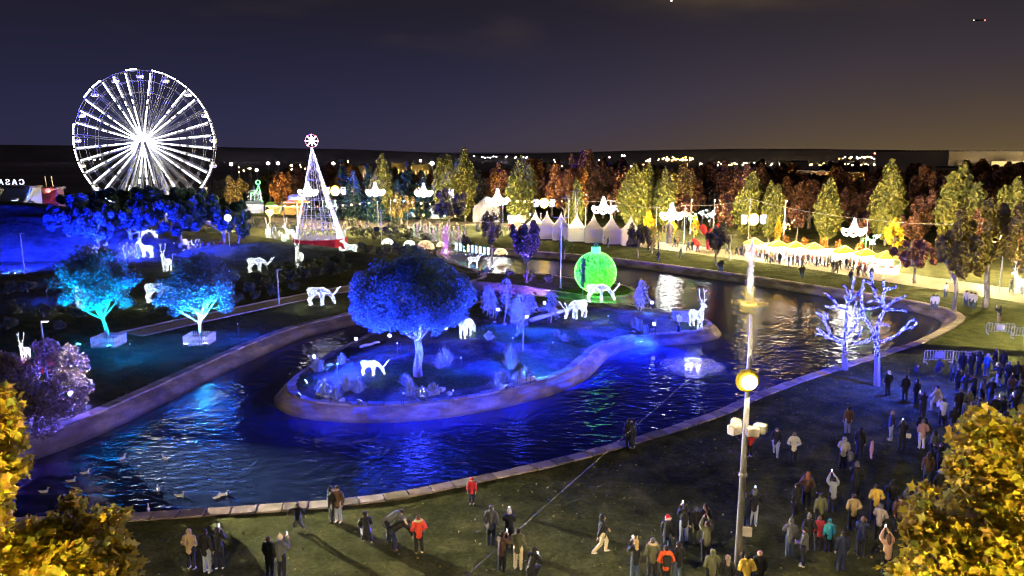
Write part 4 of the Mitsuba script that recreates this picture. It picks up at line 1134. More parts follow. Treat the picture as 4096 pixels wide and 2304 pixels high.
wrapped_tree('left of two trees wrapped in blue lights on the bank', (*(26.52, 58.35), 0), [[(26.39, 58.4, 1.33), (26.3, 58.4, 2.46), (26.3, 58.4, 3.59), (26.3, 58.4, 4.55), (26.33, 58.4, 5.19), (26.49, 58.4, 6.06), (26.66, 58.4, 6.85), (26.66, 58.4, 7.4)], [(26.32, 58.4, 2.3), (25.35, 58.4, 2.62), (24.62, 58.4, 2.86), (24.08, 58.4, 2.78)], [(24.62, 58.4, 2.86), (24.28, 58.4, 3.27), (24.16, 58.4, 3.35)], [(25.27, 58.4, 2.62), (24.96, 58.4, 3.59), (24.68, 58.4, 4.23), (24.2, 58.4, 4.47)], [(24.77, 58.4, 4.15), (24.57, 58.4, 4.71)], [(26.27, 58.4, 4.87), (25.56, 58.4, 5.03), (24.78, 58.4, 5.07)], [(25.48, 58.4, 5.11), (25.2, 58.4, 5.66), (24.7, 58.4, 6.06)], [(26.3, 58.4, 5.51), (25.96, 58.4, 5.9), (25.55, 58.4, 6.14)], [(26.49, 58.4, 6.06), (26.33, 58.4, 6.65)], [(26.29, 58.4, 2.62), (26.96, 58.4, 3.11), (27.22, 58.4, 3.75), (27.64, 58.4, 4.39), (27.69, 58.4, 5.19), (27.7, 58.4, 6.06), (27.82, 58.4, 6.93), (27.92, 58.4, 7.16)], [(27.22, 58.4, 3.75), (26.99, 58.4, 4.71), (27.04, 58.4, 5.51)], [(27.17, 58.4, 2.46), (27.76, 58.4, 2.95), (28.05, 58.4, 3.27)], [(26.8, 58.4, 2.14), (27.5, 58.4, 2.22), (28.19, 58.4, 2.46)], [(26.32, 58.4, 5.35), (27.04, 58.4, 6.06), (27.63, 58.4, 6.46)], [(27.04, 58.4, 6.06), (27.06, 58.4, 6.77)], [(26.34, 58.4, 1.98), (25.6, 58.4, 2.46), (24.96, 58.4, 2.54)], [(27.22, 58.4, 3.75), (26.7, 58.4, 4.39), (26.3, 58.4, 4.55)], [(27.5, 58.4, 4.23), (27.99, 58.4, 3.91), (28.12, 58.4, 3.35)]], 71)
wrapped_tree('right of two trees wrapped in blue lights on the bank', (*(26.98, 53.97), 0), [[(26.93, 54.2, 2.19), (26.76, 54.2, 3.36), (26.74, 54.2, 4.4), (26.9, 54.2, 5.15), (27.14, 54.2, 5.74), (26.99, 54.2, 6.63), (27.01, 54.2, 7.21), (26.91, 54.2, 7.94)], [(27.01, 54.2, 7.21), (27.25, 54.2, 7.36), (27.48, 54.2, 7.65)], [(26.75, 54.2, 3.51), (26.32, 54.2, 4.26), (25.89, 54.2, 5.0), (25.63, 54.2, 5.59), (25.66, 54.2, 6.04)], [(26.91, 54.2, 3.28), (27.55, 54.2, 3.51), (28.17, 54.2, 3.88), (28.64, 54.2, 4.33), (28.89, 54.2, 4.85), (29.37, 54.2, 5.07)], [(28.64, 54.2, 4.33), (29.22, 54.2, 4.33), (29.63, 54.2, 4.7), (29.54, 54.2, 4.85)], [(27.09, 54.2, 5.89), (27.4, 54.2, 6.04), (27.87, 54.2, 6.48), (28.49, 54.2, 6.77)], [(27.28, 54.2, 5.74), (27.78, 54.2, 5.82), (28.29, 54.2, 5.82)], [(26.79, 54.2, 4.7), (27.3, 54.2, 4.7)], [(27.0, 54.2, 6.48), (26.56, 54.2, 6.63), (26.43, 54.2, 7.21), (26.41, 54.2, 7.94), (26.41, 54.2, 8.38)], [(26.43, 54.2, 7.21), (26.04, 54.2, 7.65), (25.74, 54.2, 7.8)], [(27.04, 54.2, 6.04), (26.34, 54.2, 5.74), (25.76, 54.2, 5.74)], [(26.94, 54.2, 6.33), (26.28, 54.2, 6.48), (25.71, 54.2, 6.33)], [(26.65, 54.2, 3.81), (26.09, 54.2, 3.51), (25.37, 54.2, 3.36)]], 72)
point_light('wrap_glow', (28.4, 52.5, 4.6), BLUE * 900 + np.array([14, 16, 0]), 1.6)


# ================================================================ promenade lights, stalls, tents, buildings, far lamps
def rope(P, r, n=5):
    return tube(P, r, n)


def chandelier(x, y, z, w, label, glow=(30, 30, 28), power=(900, 850, 640), cat='light ornament', group=None, wt=1.0, arms=3):
    """A hanging ornament of light ropes: pointed bell, two scrolled side arms, three hanging loops."""
    t = thing('hanging_ornament', label, cat, group)
    s = w / 2
    ms = []
    for sx in (-1, 1):
        ms += [tube([(sx * .02 * s, 0, .75 * s), (sx * .12 * s, 0, .42 * s), (sx * .30 * s, 0, .12 * s), (sx * .55 * s, 0, .05 * s), (sx * .9 * s, 0, .12 * s), (sx * s, 0, .02 * s), (sx * .92 * s, 0, -.10 * s)], .075 * s, 5)]
        ms += [tube([(sx * .95 * s, 0, -.05 * s), (sx * .75 * s, 0, -.26 * s), (sx * .52 * s, 0, -.30 * s), (sx * .34 * s, 0, -.10 * s)], .075 * s, 5)]
        ms += [tube([(sx * .34 * s, 0, -.10 * s), (sx * .2 * s, 0, -.30 * s), (0, 0, -.36 * s)], .075 * s, 5)]
        ms += [tube([(sx * .85 * s, sx * .3 * s, .02 * s), (0, sx * .42 * s, -.08 * s), (-sx * .85 * s, sx * .3 * s, .02 * s)], .05 * s, 5)]
    ms.append(tube([(0, -.3 * s, .05 * s), (0, 0, .5 * s), (0, .3 * s, .05 * s)], .05 * s, 5))
    ms.append(tube([(-.3 * s, 0, .1 * s), (.3 * s, 0, .1 * s)], .07 * s, 5))
    part(t, 'light_rope', geo(place((np.asarray(join(ms)[0]) * [1, 1, 1.3], join(ms)[1]), (x, y, z))), 'glow_mat', None, glow, .12)
    part(t, 'hanger', geo(tube([(x, y, z + .72 * s), (x, y, z + .72 * s + .9)], .03, 4), (.5, .5, .5)), 'metal_mat')
    if power is not None:
        point_light('ornament_glow', (x, y - .1, z - .55 * s), power, wt)
    return t


for (x, y, z), w, pw, lb, wt in [((-30.06, 168, 8.6), 4.11, 700, 'white light ornament before the yellow poplar left of the middle', 1.0), ((-42.7, 160, 9.0), 4.09, 500, 'white light ornament behind the light cone', 0.8), ((-3.11, 166, 6.9), 4.77, 900, 'white light ornament above the white marquee', 1.0), ((18.25, 152, 6.09), 4.53, 1100, 'white light ornament above the right pagoda tents', 1.2), ((29.64, 141, 5.7), 4.35, 1200, 'white light ornament above the round golden tree', 1.3), ((52.36, 116, 5.27), 3.7, 1100, 'largest white light ornament above the gold-roofed stalls', 1.3), ((-19.87, 172, 8.22), 4.03, 600, 'white light ornament in the middle of the market', 0.8)]:
    chandelier(x, y, z, w, lb, power=(pw * 2.2, pw * 1.95, pw * 1.2), wt=wt)
chandelier(*(67.45, 104, 4.73), 2.88, 'gold and white light ornament glowing through the brown trees at right', (7, 5.2, 1.2), (1500, 1080, 330), wt=1.2)


def moon_lamp(x, y, z, r, label, power, wt=1.0, halfw=None):
    t = thing('moon_ornament', label, 'light ornament')
    part(t, 'disc', geo(ico(r, 2, (x, y, z), (1, .35, 1.15))), 'glow_mat', None, (16, 9.5, .16), .3)
    rng = np.random.default_rng(int(abs(x) * 10))
    for s in (-1, 1):
        fr, pts = [], []
        for k in range(5):
            a = x + s * r * 1.25
            b = x + s * r * 2.35
            zz = z + (k / 4 - .5) * r * 1.7
            fr.append(tube([(a, y, zz * .7 + z * .3), (b, y, zz)], .03, 4))
        P = np.column_stack([x + s * r * rng.uniform(1.25, 2.35, 90), y + rng.normal(0, .04, 90), z + rng.uniform(-.85, .85, 90) * r])
        part(t, 'wing_frame', geo(join(fr), (.5, .5, .55)), 'metal_mat')
        part(t, 'wing_lights', geo(bulbs(P, .062)), 'glow_mat', None, (3.6, 3.9, 6.5), .05, kind='stuff')
    point_light('moon_glow', (x, y - r * .8, z - r * .2), power, wt)


for (x, y, z), r, pw, lb in [((-36.57, 158, 9.26), 0.92, 420, 'yellow moon with white wings right of the light cone'), ((6.59, 156, 6.86), 0.91, 520, 'yellow moon with white wings above the left pagoda tents'), ((39.47, 124, 6.29), 0.86, 900, 'large yellow moon with white wings above the fountain jet')]:
    moon_lamp(x, y, z, r, lb, (pw * 2.4, pw * 1.95, pw * .8))


# ---- poles and cables that carry them
def pole(x, y, h, label, name='cable_pole', r=.09, cat='pole', arm=None, group=None):
    t = thing(name, label, cat, group)
    part(t, 'mast', geo(tube([(x, y, 0), (x, y, h)], [r, r * .7], 7), (.50, .48, .42), True), 'metal_mat')
    if arm:
        part(t, 'crossbar', geo(tube([(x - arm, y, h - .08), (x + arm, y, h - .08)], r * .5, 5), (.5, .48, .42), True), 'metal_mat')
    return t


cab = []
for (x, y), h, lb in [((19.78, 152.29), 7.65, 'cable pole right of the white pagoda tents'), ((32.63, 143.46), 7.37, 'cable pole between the two golden trees'), ((34.96, 120.72), 4.16, 'thin pole on the lawn left of the fountain jet'), ((59.98, 127.98), 6.01, 'cable pole above the right stalls'), ((28.99, 152.29), 6.38, 'cable pole behind the round golden tree'), ((11.81, 158.27), 7.78, 'cable pole among the pagoda tents')]:
    pole(x, y, h, lb, arm=.9)
    cab.append((x, y, h))
for a, b, lb in [((cab[5], cab[0], 'light cable over the pagoda tents')), (cab[0], cab[4], 'light cable over the path in the middle'), (cab[4], cab[1], 'light cable above the round golden tree'), (cab[1], (40, 128, 9.4), 'light cable right of the golden trees'), ((40, 128, 9.4), cab[3], 'long light cable above the gold-roofed stalls'), (cab[3], (66, 104, 7.6), 'light cable right of the stalls')]:
    k = thing('light_cable', lb, 'cable')
    put(k, geo(tube(arc(a, b, .5, 9), .035, 4), (.55, .52, .42)), 'metal_mat')
pole(40, 128, 9.5, 'cable pole hidden in the poplars behind the first stalls')
pole(66, 104, 7.7, 'cable pole behind the brown trees at right')


def lamp_post(x, y, h, label, heads=2, lit=None, power=None, cat='street lamp', arm=1.0, color=(.36, .40, .44), r=.10, group=None, head=(.55, .22, .09), w=.4):
    t = thing('street_lamp', label, cat, group)
    part(t, 'post', geo(tube([(x, y, 0), (x, y, h)], [r, r * .6], 8), color, True), 'metal_mat')
    for k in range(heads):
        s = (-1, 1)[k % 2] if heads > 1 else 1
        part(t, 'arm', geo(tube([(x, y, h - .05), (x + s * arm, y, h + .05)], r * .4, 5), color, True), 'metal_mat')
        part(t, 'head', geo(place(cbox(*head, .02), (x + s * arm, y, h + .02)), color), 'metal_mat')
        if lit is not None:
            part(t, 'lens', geo(place(cbox(head[0] * .8, head[1] * .8, .03, .008), (x + s * arm, y, h - .015))), 'glow_mat', None, lit, .02)
    if power is not None:
        point_light('post_glow', (x + arm, y - .1, h - .25), power, w)
    return t


for (x, y), h, hd, lb in [((6.15, 94.72), 9.01, 2, 'slim blue-lit twin-headed lamp post on the lawn island'), ((12.31, 148.08), 9.6, 2, 'tall twin-headed lamp post before the pagoda tents'), ((-24.88, 144.1), 6.21, 2, 'grey lamp post right of the light cone'), ((-26.38, 84.27), 4.01, 1, 'thin lamp post beside the lake path'), ((-69.26, 106.55), 5.78, 1, 'dark lamp post on the left hill'), ((-51.15, 113.41), 1.94, 1, 'thin lamp post before the white village')]:
    lamp_post(x, y, h, lb, hd, arm=.7 if hd > 1 else .25)
x, y = (-25.55, 148.08)
for s in (-1, 1):
    k = thing('loudspeaker', ('left' if s < 0 else 'right') + ' dark loudspeaker on the grey lamp post right of the light cone', 'loudspeaker')
    put(k, geo(place(cbox(.9, .7, .9, .1), (x + s * .85, y - .3, 1.9)), (.03, .03, .05)), 'matte')
x, y, z = (-47.15, 126, 6.38)
t = thing('globe_lamp', 'bright blue-white globe lamp above a pale trunk before the right pine', 'street lamp')
part(t, 'post', geo(tube([(x, y, 0), (x, y, z - .4)], .08, 6), (.4, .4, .45), True), 'metal_mat')
part(t, 'globe', geo(ico(.55, 2, (x, y, z))), 'glow_mat', None, (7, 8, 12), .4)
point_light('globe_glow', (x, y - 1.2, z), BLUE * 900 + np.array([60, 60, 0]), 1.0)
x, y, z = (-97.88, 150, 7.79)
lamp_post(x, y, z, 'bright blue-white lamp post in front of the blue building', 1, (8, 10, 14), BLUE * 6000 + np.array([60, 200, 0]), arm=.1, head=(1.1, .7, .3), w=1.0)

# ---- gold-roofed stalls
GOODS = [(.7, .7, .68), (.75, .1, .12), (.7, .6, .5), (.8, .78, .75), (.5, .35, .25)]
for i, ((x, y), lb) in enumerate([((40.13, 124.98), 'first gold-roofed stall from the fountain jet'), ((43.03, 122.11), 'second gold-roofed stall from the fountain jet'), ((45.2, 120.27), 'third gold-roofed stall from the fountain jet'), ((47.42, 118.48), 'fourth gold-roofed stall from the fountain jet'), ((50.42, 114.22), 'gold-roofed stall just left of the cable pole'), ((52.22, 111.03), 'gold-roofed stall under the cable pole'), ((53.7, 108.01), 'last gold-roofed stall beside the yellow tree')]):
    t = thing('market_stall', lb + ', lit white inside', 'market stall')
    w, h, a = 1.5, 2.15, -.18
    rng = np.random.default_rng(500 + i)
    pt = lambda u, v, z: (x + u * math.cos(a) - v * math.sin(a), y + u * math.sin(a) + v * math.cos(a), z)
    for sx in (-1, 1):
        for sy in (-1, 1):
            part(t, 'leg', geo(tube([pt(sx * w, sy * w, 0), pt(sx * w, sy * w, h)], .04, 5), (.7, .7, .7)), 'metal_mat')
    e = [pt(sx * w * 1.05, sy * w * 1.05, h) for sx, sy in ((-1, -1), (1, -1), (1, 1), (-1, 1))]
    top = pt(0, 0, h + 1.0)
    v = np.array(e + [top])
    part(t, 'canopy', geo((v, np.array([[0, 1, 4], [1, 2, 4], [2, 3, 4], [3, 0, 4]])), (.80, .40, .04)), 'canvas_mat')
    part(t, 'back_wall', geo(place(box(-w, w, w - .05, w, .1, h), (x, y, 0), a), (.8, .8, .78)), 'matte')
    part(t, 'counter', geo(place(box(-w, w, -w, -w + .5, .0, .9), (x, y, 0), a), (.75, .72, .7)), 'matte')
    for q in range(9):
        u = -w + .3 + q * (2 * w - .6) / 8
        part(t, 'goods', geo(place(cbox(.26, .28, rng.uniform(.12, .4), .03), pt(u, -w + .25, .9), a), GOODS[int(rng.integers(0, 5))]), 'matte')
    P = np.array([np.array(p) * (1 - u) + np.array(q) * u for p, q in [(e[0], top), (e[1], top), (e[0], e[1]), (e[2], top), (e[3], top)] for u in np.linspace(0, 1, 17)]) + [0, -.03, .05]
    part(t, 'gold_lights', geo(bulbs(P, .05)), 'glow_mat', None, (22, 11, 1.2), .1, kind='stuff')
    part(t, 'strip_light', geo(place(cbox(2.2, .16, .07, .02), pt(0, -.2, h - .15), a)), 'glow_mat', None, (46, 44, 38), .55)
    point_light('stall_spill', pt(0, -w - .5, h + .2), (150, 132, 88), .8)
for i, ((x, y), lb) in enumerate([((41.72, 124.01), 'white kiosk between the first two gold-roofed stalls'), ((44.12, 121.18), 'white kiosk between the second and third gold-roofed stalls'), ((46.32, 119.37), 'white kiosk between the third and fourth gold-roofed stalls'), ((48.73, 116.31), 'white kiosk in the middle of the stall row'), ((51.39, 112.61), 'white kiosk left of the stall under the cable pole'), ((52.97, 109.5), 'white kiosk before the last gold-roofed stall')]):
    t = thing('kiosk', lb, 'market stall')
    part(t, 'back_wall', geo(box(x - 1.1, x + 1.1, y + .9, y + 1.0, 0, 2.2), (.82, .82, .8)), 'matte')
    part(t, 'roof', geo(box(x - 1.2, x + 1.2, y - .6, y + 1.05, 2.25, 2.33), (.8, .8, .78)), 'matte')
    part(t, 'counter', geo(box(x - 1.1, x + 1.1, y - .3, y + .1, 0, .95), (.8, .78, .76)), 'matte')
    part(t, 'light_tube', geo(box(x - .9, x + .9, y - .2, y - .1, 2.05, 2.12)), 'glow_mat', None, (70, 70, 64), .35)
    rng = np.random.default_rng(600 + i)
    for q in range(8):
        part(t, 'goods', geo(place(cbox(.2, .2, rng.uniform(.15, .5), .03), (x - .9 + q * .25, y - .1, .95)), GOODS[int(rng.integers(0, 5))]), 'matte')

# ---- white pagoda tents
for i, (x, y, zt) in enumerate([(4.8, 152.29, 5.99), (7.05, 152.29, 6.07), (9.77, 152.29, 6.15), (12.73, 152.29, 5.91), (15.77, 152.29, 5.59), (18.98, 152.29, 5.27), (22.26, 152.29, 4.96)]):
    y = y + 3 - i * 2.2
    t = thing('pagoda_tent', ['leftmost white pagoda tent half behind the bare tree', 'second white pagoda tent from the left, under the moon', 'third white pagoda tent from the left', 'middle white pagoda tent behind the tall lamp post', 'third white pagoda tent from the right', 'second white pagoda tent from the right', 'rightmost white pagoda tent, partly behind the dark tree'][i], 'tent')
    w = 1.75
    prof = [(w * 1.02, 2.6), (w * .62, 3.25), (w * .30, 4.1), (w * .10, 4.9), (.02, 5.6)]
    v, f = lathe(prof, 4)
    c, s = math.cos(math.pi / 4), math.sin(math.pi / 4)
    v = v @ np.array([[c, s, 0], [-s, c, 0], [0, 0, 1]]) * [1.414, 1.414, 1]
    part(t, 'roof', geo(place((v, f), (x, y, 0)), (.82, .78, .66), 50), 'canvas_mat') if False else part(t, 'roof', geo(place((v, f), (x, y, 0)), (.82, .78, .66)), 'canvas_mat')
    for sx, sy in ((-1, -1), (1, -1), (1, 1), (-1, 1)):
        part(t, 'pole', geo(tube([(x + sx * w, y + sy * w, 0), (x + sx * w, y + sy * w, 2.6)], .045, 5), (.7, .7, .66)), 'metal_mat')
    for m in (box(x - w, x + w, y + w - .03, y + w, 0, 2.6), box(x - w, x - w + .03, y - w, y + w, 0, 2.6), box(x + w - .03, x + w, y - w, y + w, 0, 2.6), box(x - w, x + w, y - w, y - w + .03, 0, 2.6)):
        part(t, 'wall', geo(m, (.80, .76, .64)), 'canvas_mat')
point_light('tent_glow', (11.95, 150, 2.94), (700, 600, 380), .9)
point_light('tent_glow', (18.53, 146, 2.85), (560, 480, 300), .7)
x, y = (-6.44, 192.1)
t = thing('marquee', 'white pitched marquee behind the bare tree in the middle', 'tent')
w = 3.3
v = np.array([[x - w, y - 4, 0], [x + w, y - 4, 0], [x + w, y - 4, 3.4], [x, y - 4, 6.2], [x - w, y - 4, 3.4], [x - w, y + 6, 0], [x + w, y + 6, 0], [x + w, y + 6, 3.4], [x, y + 6, 6.2], [x - w, y + 6, 3.4]])
part(t, 'walls', geo((v, np.array([[0, 1, 2], [0, 2, 4], [2, 3, 4], [1, 6, 7], [1, 7, 2], [0, 4, 9], [0, 9, 5]])), (.7, .68, .66)), 'canvas_mat')
part(t, 'roof', geo((v + [0, 0, .02], np.array([[2, 7, 8], [2, 8, 3], [3, 8, 9], [3, 9, 4]])), (.72, .7, .68)), 'canvas_mat')

# ---- fair on the left and in the middle
def lit_stall(x, y, w, h, label, glow, wall, awning, power, wt=.5):
    t = thing('fair_booth', label, 'market stall')
    part(t, 'wall', geo(box(x - w / 2, x + w / 2, y + 1.2, y + 1.3, 0, h), wall), 'matte')
    part(t, 'counter', geo(box(x - w / 2, x + w / 2, y - .6, y - .1, 0, 1.0), wall), 'matte')
    v = np.array([[x - w / 2 - .3, y - 1.3, h - .3], [x + w / 2 + .3, y - 1.3, h - .3], [x + w / 2 + .3, y + 1.3, h + .5], [x - w / 2 - .3, y + 1.3, h + .5]])
    part(t, 'awning', geo((np.vstack([v, v - [0, 0, .08]]), np.array([[0, 1, 2], [0, 2, 3], [6, 5, 4], [7, 6, 4], [0, 4, 5], [0, 5, 1]])), awning), 'canvas_mat')
    for s in (-1, 1):
        part(t, 'post', geo(tube([(x + s * w / 2, y - 1.2, 0), (x + s * w / 2, y - 1.2, h - .3)], .06, 5), (.6, .6, .6)), 'metal_mat')
    rng = np.random.default_rng(int(abs(x * 7)) % 991)
    P = np.column_stack([rng.uniform(x - w / 2, x + w / 2, 46), np.full(46, y - 1.32), h - .35 + rng.uniform(-.35, .1, 46)])
    part(t, 'lights', geo(bulbs(P, .085)), 'glow_mat', None, glow, .08, kind='stuff')
    point_light('booth_glow', (x, y - .7, h * .75), power, wt)


for (x, y), w, lb, gl, wall, aw, pw in [((-61.24, 212.16), 5.64, 'glowing yellow-orange booth left of the light cone', (9, 4.5, 0.6), (0.75, 0.5, 0.15), (0.7, 0.35, 0.05), (110, 75, 20)), ((-67.21, 214.96), 3.89, 'yellow-green booth left of the orange booth', (6, 7, 1.5), (0.6, 0.6, 0.25), (0.3, 0.5, 0.1), (60, 60, 18)), ((-26.28, 204.17), 4.78, 'glowing orange booth in the middle of the market', (9, 5.5, 1.2), (0.75, 0.6, 0.3), (0.7, 0.5, 0.2), (120, 90, 34)), ((-31.97, 201.64), 5.58, 'white-lit booth left of the orange booth in the middle', (8, 8, 8), (0.75, 0.75, 0.75), (0.5, 0.6, 0.7), (100, 100, 90)), ((-19.81, 199.17), 4.24, 'pale booth right of the orange booth in the middle', (7, 6.5, 5), (0.7, 0.68, 0.6), (0.6, 0.6, 0.6), (70, 65, 45)), ((-73.79, 217.84), 4.64, 'white-lit booth under the green light figure', (8, 8, 7), (0.7, 0.7, 0.7), (0.5, 0.5, 0.5), (70, 75, 60)), ((1.06, 168.16), 3.58, 'warm-lit booth left of the pagoda tents', (6, 5, 3), (0.7, 0.6, 0.45), (0.6, 0.5, 0.35), (60, 48, 26))]:
    lit_stall(x, y, w, 2.8, lb, gl, wall, aw, pw)
x, y = (-52.16, 220.79)
t = thing('white_pavilion', 'small pavilion with glowing white columns right of the light cone', 'pavilion')
part(t, 'roof', geo(box(x - 3, x + 3, y - .5, y + 3, 3.6, 4.0), (.15, .08, .08)), 'matte')
part(t, 'wall', geo(box(x - 3, x + 3, y + 2.8, y + 3, 0, 3.6), (.3, .36, .38)), 'matte')
for q in (-2.6, -1.3, 1.1, 2.6):
    part(t, 'column', geo(tube([(x + q, y - .2, 0), (x + q, y - .2, 3.6)], .2, 8)), 'glow_mat', None, (3.4, 4.6, 4.2), .05)
x, y = (-47.37, 217.84)
rng = np.random.default_rng(33)
t = thing('white_fir', 'small fir covered in white lights right of the pavilion', 'christmas tree')
u = rng.random(420) ** .6
a = rng.uniform(0, 6.28, 420)
P = np.column_stack([x + 1.35 * u * np.cos(a), y + 1.35 * u * np.sin(a), 5.0 * (1 - u) + .2])
part(t, 'needles', geo(leaf_cloud(np.repeat(P, 3, 0) + rng.normal(0, .15, (1260, 3)), rng.normal(0, 1, (1260, 3)), .12, rng), vcol=leaf_tones(1260, TONES['silver'], rng)), 'leaf_mat')
part(t, 'trunk', geo(tube([(x, y, 0), (x, y, 5)], [.12, .03], 6), (.2, .15, .1)), 'matte')
part(t, 'lights', geo(bulbs(P, .06)), 'glow_mat', None, (3.6, 3.8, 3.6), .1, kind='stuff')
x, y = (-74.54, 220.79)
t = thing('green_figure', 'tall light figure outlined in green and white behind the left pines', 'light ornament')
pts = lambda l: [(x + q * .9, y, z) for q, z in l]
part(t, 'outline', geo(join([tube(pts([(-1.2, 4.0), (-1.0, 5.6), (0, 5.2), (1.0, 6.6), (1.4, 8.2), (1.9, 6.4), (2.1, 4.0), (2.4, 3.2)]), .13, 5), tube([(x + 1.3 + .6 * math.cos(q), y, 8.6 + .6 * math.sin(q)) for q in np.linspace(0, 6.3, 12)], .12, 5)])), 'glow_mat', None, (.8, 6, 1.4), .05)
P = np.column_stack([x + rng.uniform(-2, 2.2, 170), y + rng.normal(0, .2, 170), rng.uniform(.8, 6.4, 170)])
part(t, 'white_lights', geo(bulbs(P, .075)), 'glow_mat', None, (5, 5.6, 5), .05, kind='stuff')
part(t, 'stand', geo(tube([(x, y + .3, 0), (x, y + .3, 8)], .1, 5), (.3, .3, .3)), 'metal_mat')
x, y, z = (-48.58, 172, 6.53)
t = thing('carousel_roof', 'round ride with striped orange and blue roof left of the light cone', 'carousel')
part(t, 'roof', geo(lathe([(2.9, -.5), (1.4, .35), (0, .8)], 16, (x, y, z)), (.75, .32, .05)), 'canvas_mat')
part(t, 'crown', geo(lathe([(1.9, .2), (1.9, .8), (.9, 1.2), (0, 1.3)], 16, (x, y, z)), (.3, .36, .7)), 'canvas_mat')
part(t, 'mast', geo(tube([(x, y, 0), (x, y, z)], .25, 8), (.5, .5, .5)), 'metal_mat')
part(t, 'rim_lights', geo(bulbs([(x + 2.9 * math.cos(q), y + 2.9 * math.sin(q), z - .5) for q in np.linspace(0, 6.28, 40)], .09)), 'glow_mat', None, (9, 4, .6), .05, kind='stuff')
x, y, z = (-52.61, 165, 4.12)
t = thing('gold_lantern', 'golden diamond-shaped lantern left of the light cone', 'lantern')
part(t, 'shade', geo(lathe([(0, -1.0), (1.0, .25), (.6, .7), (0, .8)], 6, (x, y, z))), 'glow_mat', None, (5, 3.4, .5), .1)
part(t, 'post', geo(tube([(x, y, 0), (x, y, z - .9)], .07, 5), (.4, .38, .3)), 'metal_mat')
# loose coloured lamps on festoons over the fair
rng = np.random.default_rng(88)
FEST = [((-56, 178, 5.2), (-30, 170, 6.4), [(9, 2.2, .4), (8, 7, 5), (1, 7, 2)], 'festoon of mixed lamps over the left fair'), ((-28, 176, 6.6), (-2, 168, 5.8), [(9, 4, .6), (1.5, 5, 9), (8, 8, 7), (9, 1.5, .5)], 'festoon of amber and blue lamps over the middle market'), ((-22, 160, 4.6), (6, 158, 4.8), [(1.2, 4, 9), (8, 5, 1), (8, 8, 8)], 'low festoon of blue lamps before the middle booths'), ((-6, 170, 7.4), (14, 164, 7.2), [(9, 4.4, .6), (3, 3, 9)], 'festoon behind the dark oak')]
for a, b, cols, lb in FEST:
    t = thing('festoon', lb, 'string of lamps')
    c = arc(a, b, .6, 26)
    part(t, 'wire', geo(tube(c, .02, 3), (.2, .2, .2)), 'metal_mat')
    for q in range(1, 25, 2):
        part(t, 'lamp', geo(ico(rng.uniform(.12, .26), 1, c[q] - [0, 0, .25])), 'glow_mat', None, cols[int(rng.integers(0, len(cols)))], .01)
    for e in (a, b):
        part(t, 'mast', geo(tube([(e[0], e[1], 0), e], .07, 5), (.4, .4, .38)), 'metal_mat')
for (x, y, z), cols, lb in [((-20.69, 170, 8.76), (9, 4, 0.5), 'amber star lamp left of the middle ornament'), ((-13.64, 168, 8.25), (3.2, 3.6, 7), 'blue-white lamp cluster in the dark oak'), ((-11.72, 168, 7.56), (8, 5, 0.6), 'amber lamp cluster right of the dark oak'), ((32.72, 139, 5.57), (0.6, 8, 1), 'green lamp sign on the pole between the golden trees'), ((31.98, 139, 6.01), (9, 2, 0.6), 'red lamp sign on the pole between the golden trees'), ((34.64, 138, 5.94), (6, 8, 7), 'white lamp cluster right of the golden trees'), ((36.09, 138, 5.87), (7, 8, 8), 'small white lamp cluster above the dark tree'), ((20.37, 150, 6.15), (7, 7.5, 8), 'white lamp figures right of the tent ornament'), ((53.15, 112, 4.14), (0.8, 8, 1), 'green lamp under the ornament pole'), ((53.71, 112, 4.44), (6, 7, 8), 'white lamps right of the ornament pole'), ((46.16, 128, 5.0), (9, 5, 0.8), 'amber lamp behind the first stalls'), ((66.16, 104, 7.42), (4, 6, 8), 'pale blue lamp sign in the right trees')]:
    t = thing('lamp_cluster', lb, 'lamp')
    P = np.array([x, y, z]) + np.random.default_rng(int(abs(x * 13)) % 997).normal(0, 1, (16, 3)) * [.55, .1, .38]
    part(t, 'lamps', geo(bulbs(P, .15)), 'glow_mat', None, cols, .05, kind='stuff')
    part(t, 'holder', geo(tube([(x, y + .3, z - 2), (x, y + .3, z + .4)], .04, 4), (.3, .3, .3)), 'metal_mat')

# ---- white toy village before the pines
VIL = [('pale toy house front left in the white village', 405, 632, 1.5, 1.8), ('pale toy tower in the white village', 428, 628, 1.1, 2.2), ('low pale toy house in the white village', 470, 634, 1.6, 1.5), ('pale toy house with door in the white village', 445, 634, 1.3, 1.6)]
for (x, y), w, h, lb in [((-61.57, 132.22), 1.5, 2.0, 'left pale cottage of the white village'), ((-58.66, 131.13), 1.8, 1.6, 'low pale cottage of the white village with three teeth-like gables'), ((-57.13, 131.13), 1.2, 2.2, 'tall narrow cottage of the white village'), ((-55.7, 131.67), 1.7, 1.3, 'right low cottage of the white village')]:
    t = thing('toy_cottage', lb, 'cottage')
    part(t, 'walls', geo(box(x - w / 2, x + w / 2, y, y + w, 0, h * .6), (.7, .7, .72)), 'matte')
    v = np.array([[x - w / 2 - .1, y - .1, h * .6], [x + w / 2 + .1, y - .1, h * .6], [x, y - .1, h], [x - w / 2 - .1, y + w, h * .6], [x + w / 2 + .1, y + w, h * .6], [x, y + w, h]])
    part(t, 'roof', geo((v, np.array([[0, 1, 2], [4, 3, 5], [1, 4, 5], [1, 5, 2], [3, 0, 2], [3, 2, 5]])), (.75, .75, .78)), 'matte')
    part(t, 'door', geo(box(x - .2, x + .2, y - .03, y, 0, h * .4), (.1, .1, .2)), 'matte')
    part(t, 'lights', geo(bulbs([(x + q * w / 2, y - .12, h * .6 + (h * .4) * (1 - abs(q))) for q in np.linspace(-1, 1, 9)], .06)), 'glow_mat', None, (4, 4, 7), .05, kind='stuff')
x, y = (-63.45, 132.22)
rng = np.random.default_rng(61)
t = thing('light_arch', 'round arch of white lamps left of the white village', 'light ornament')
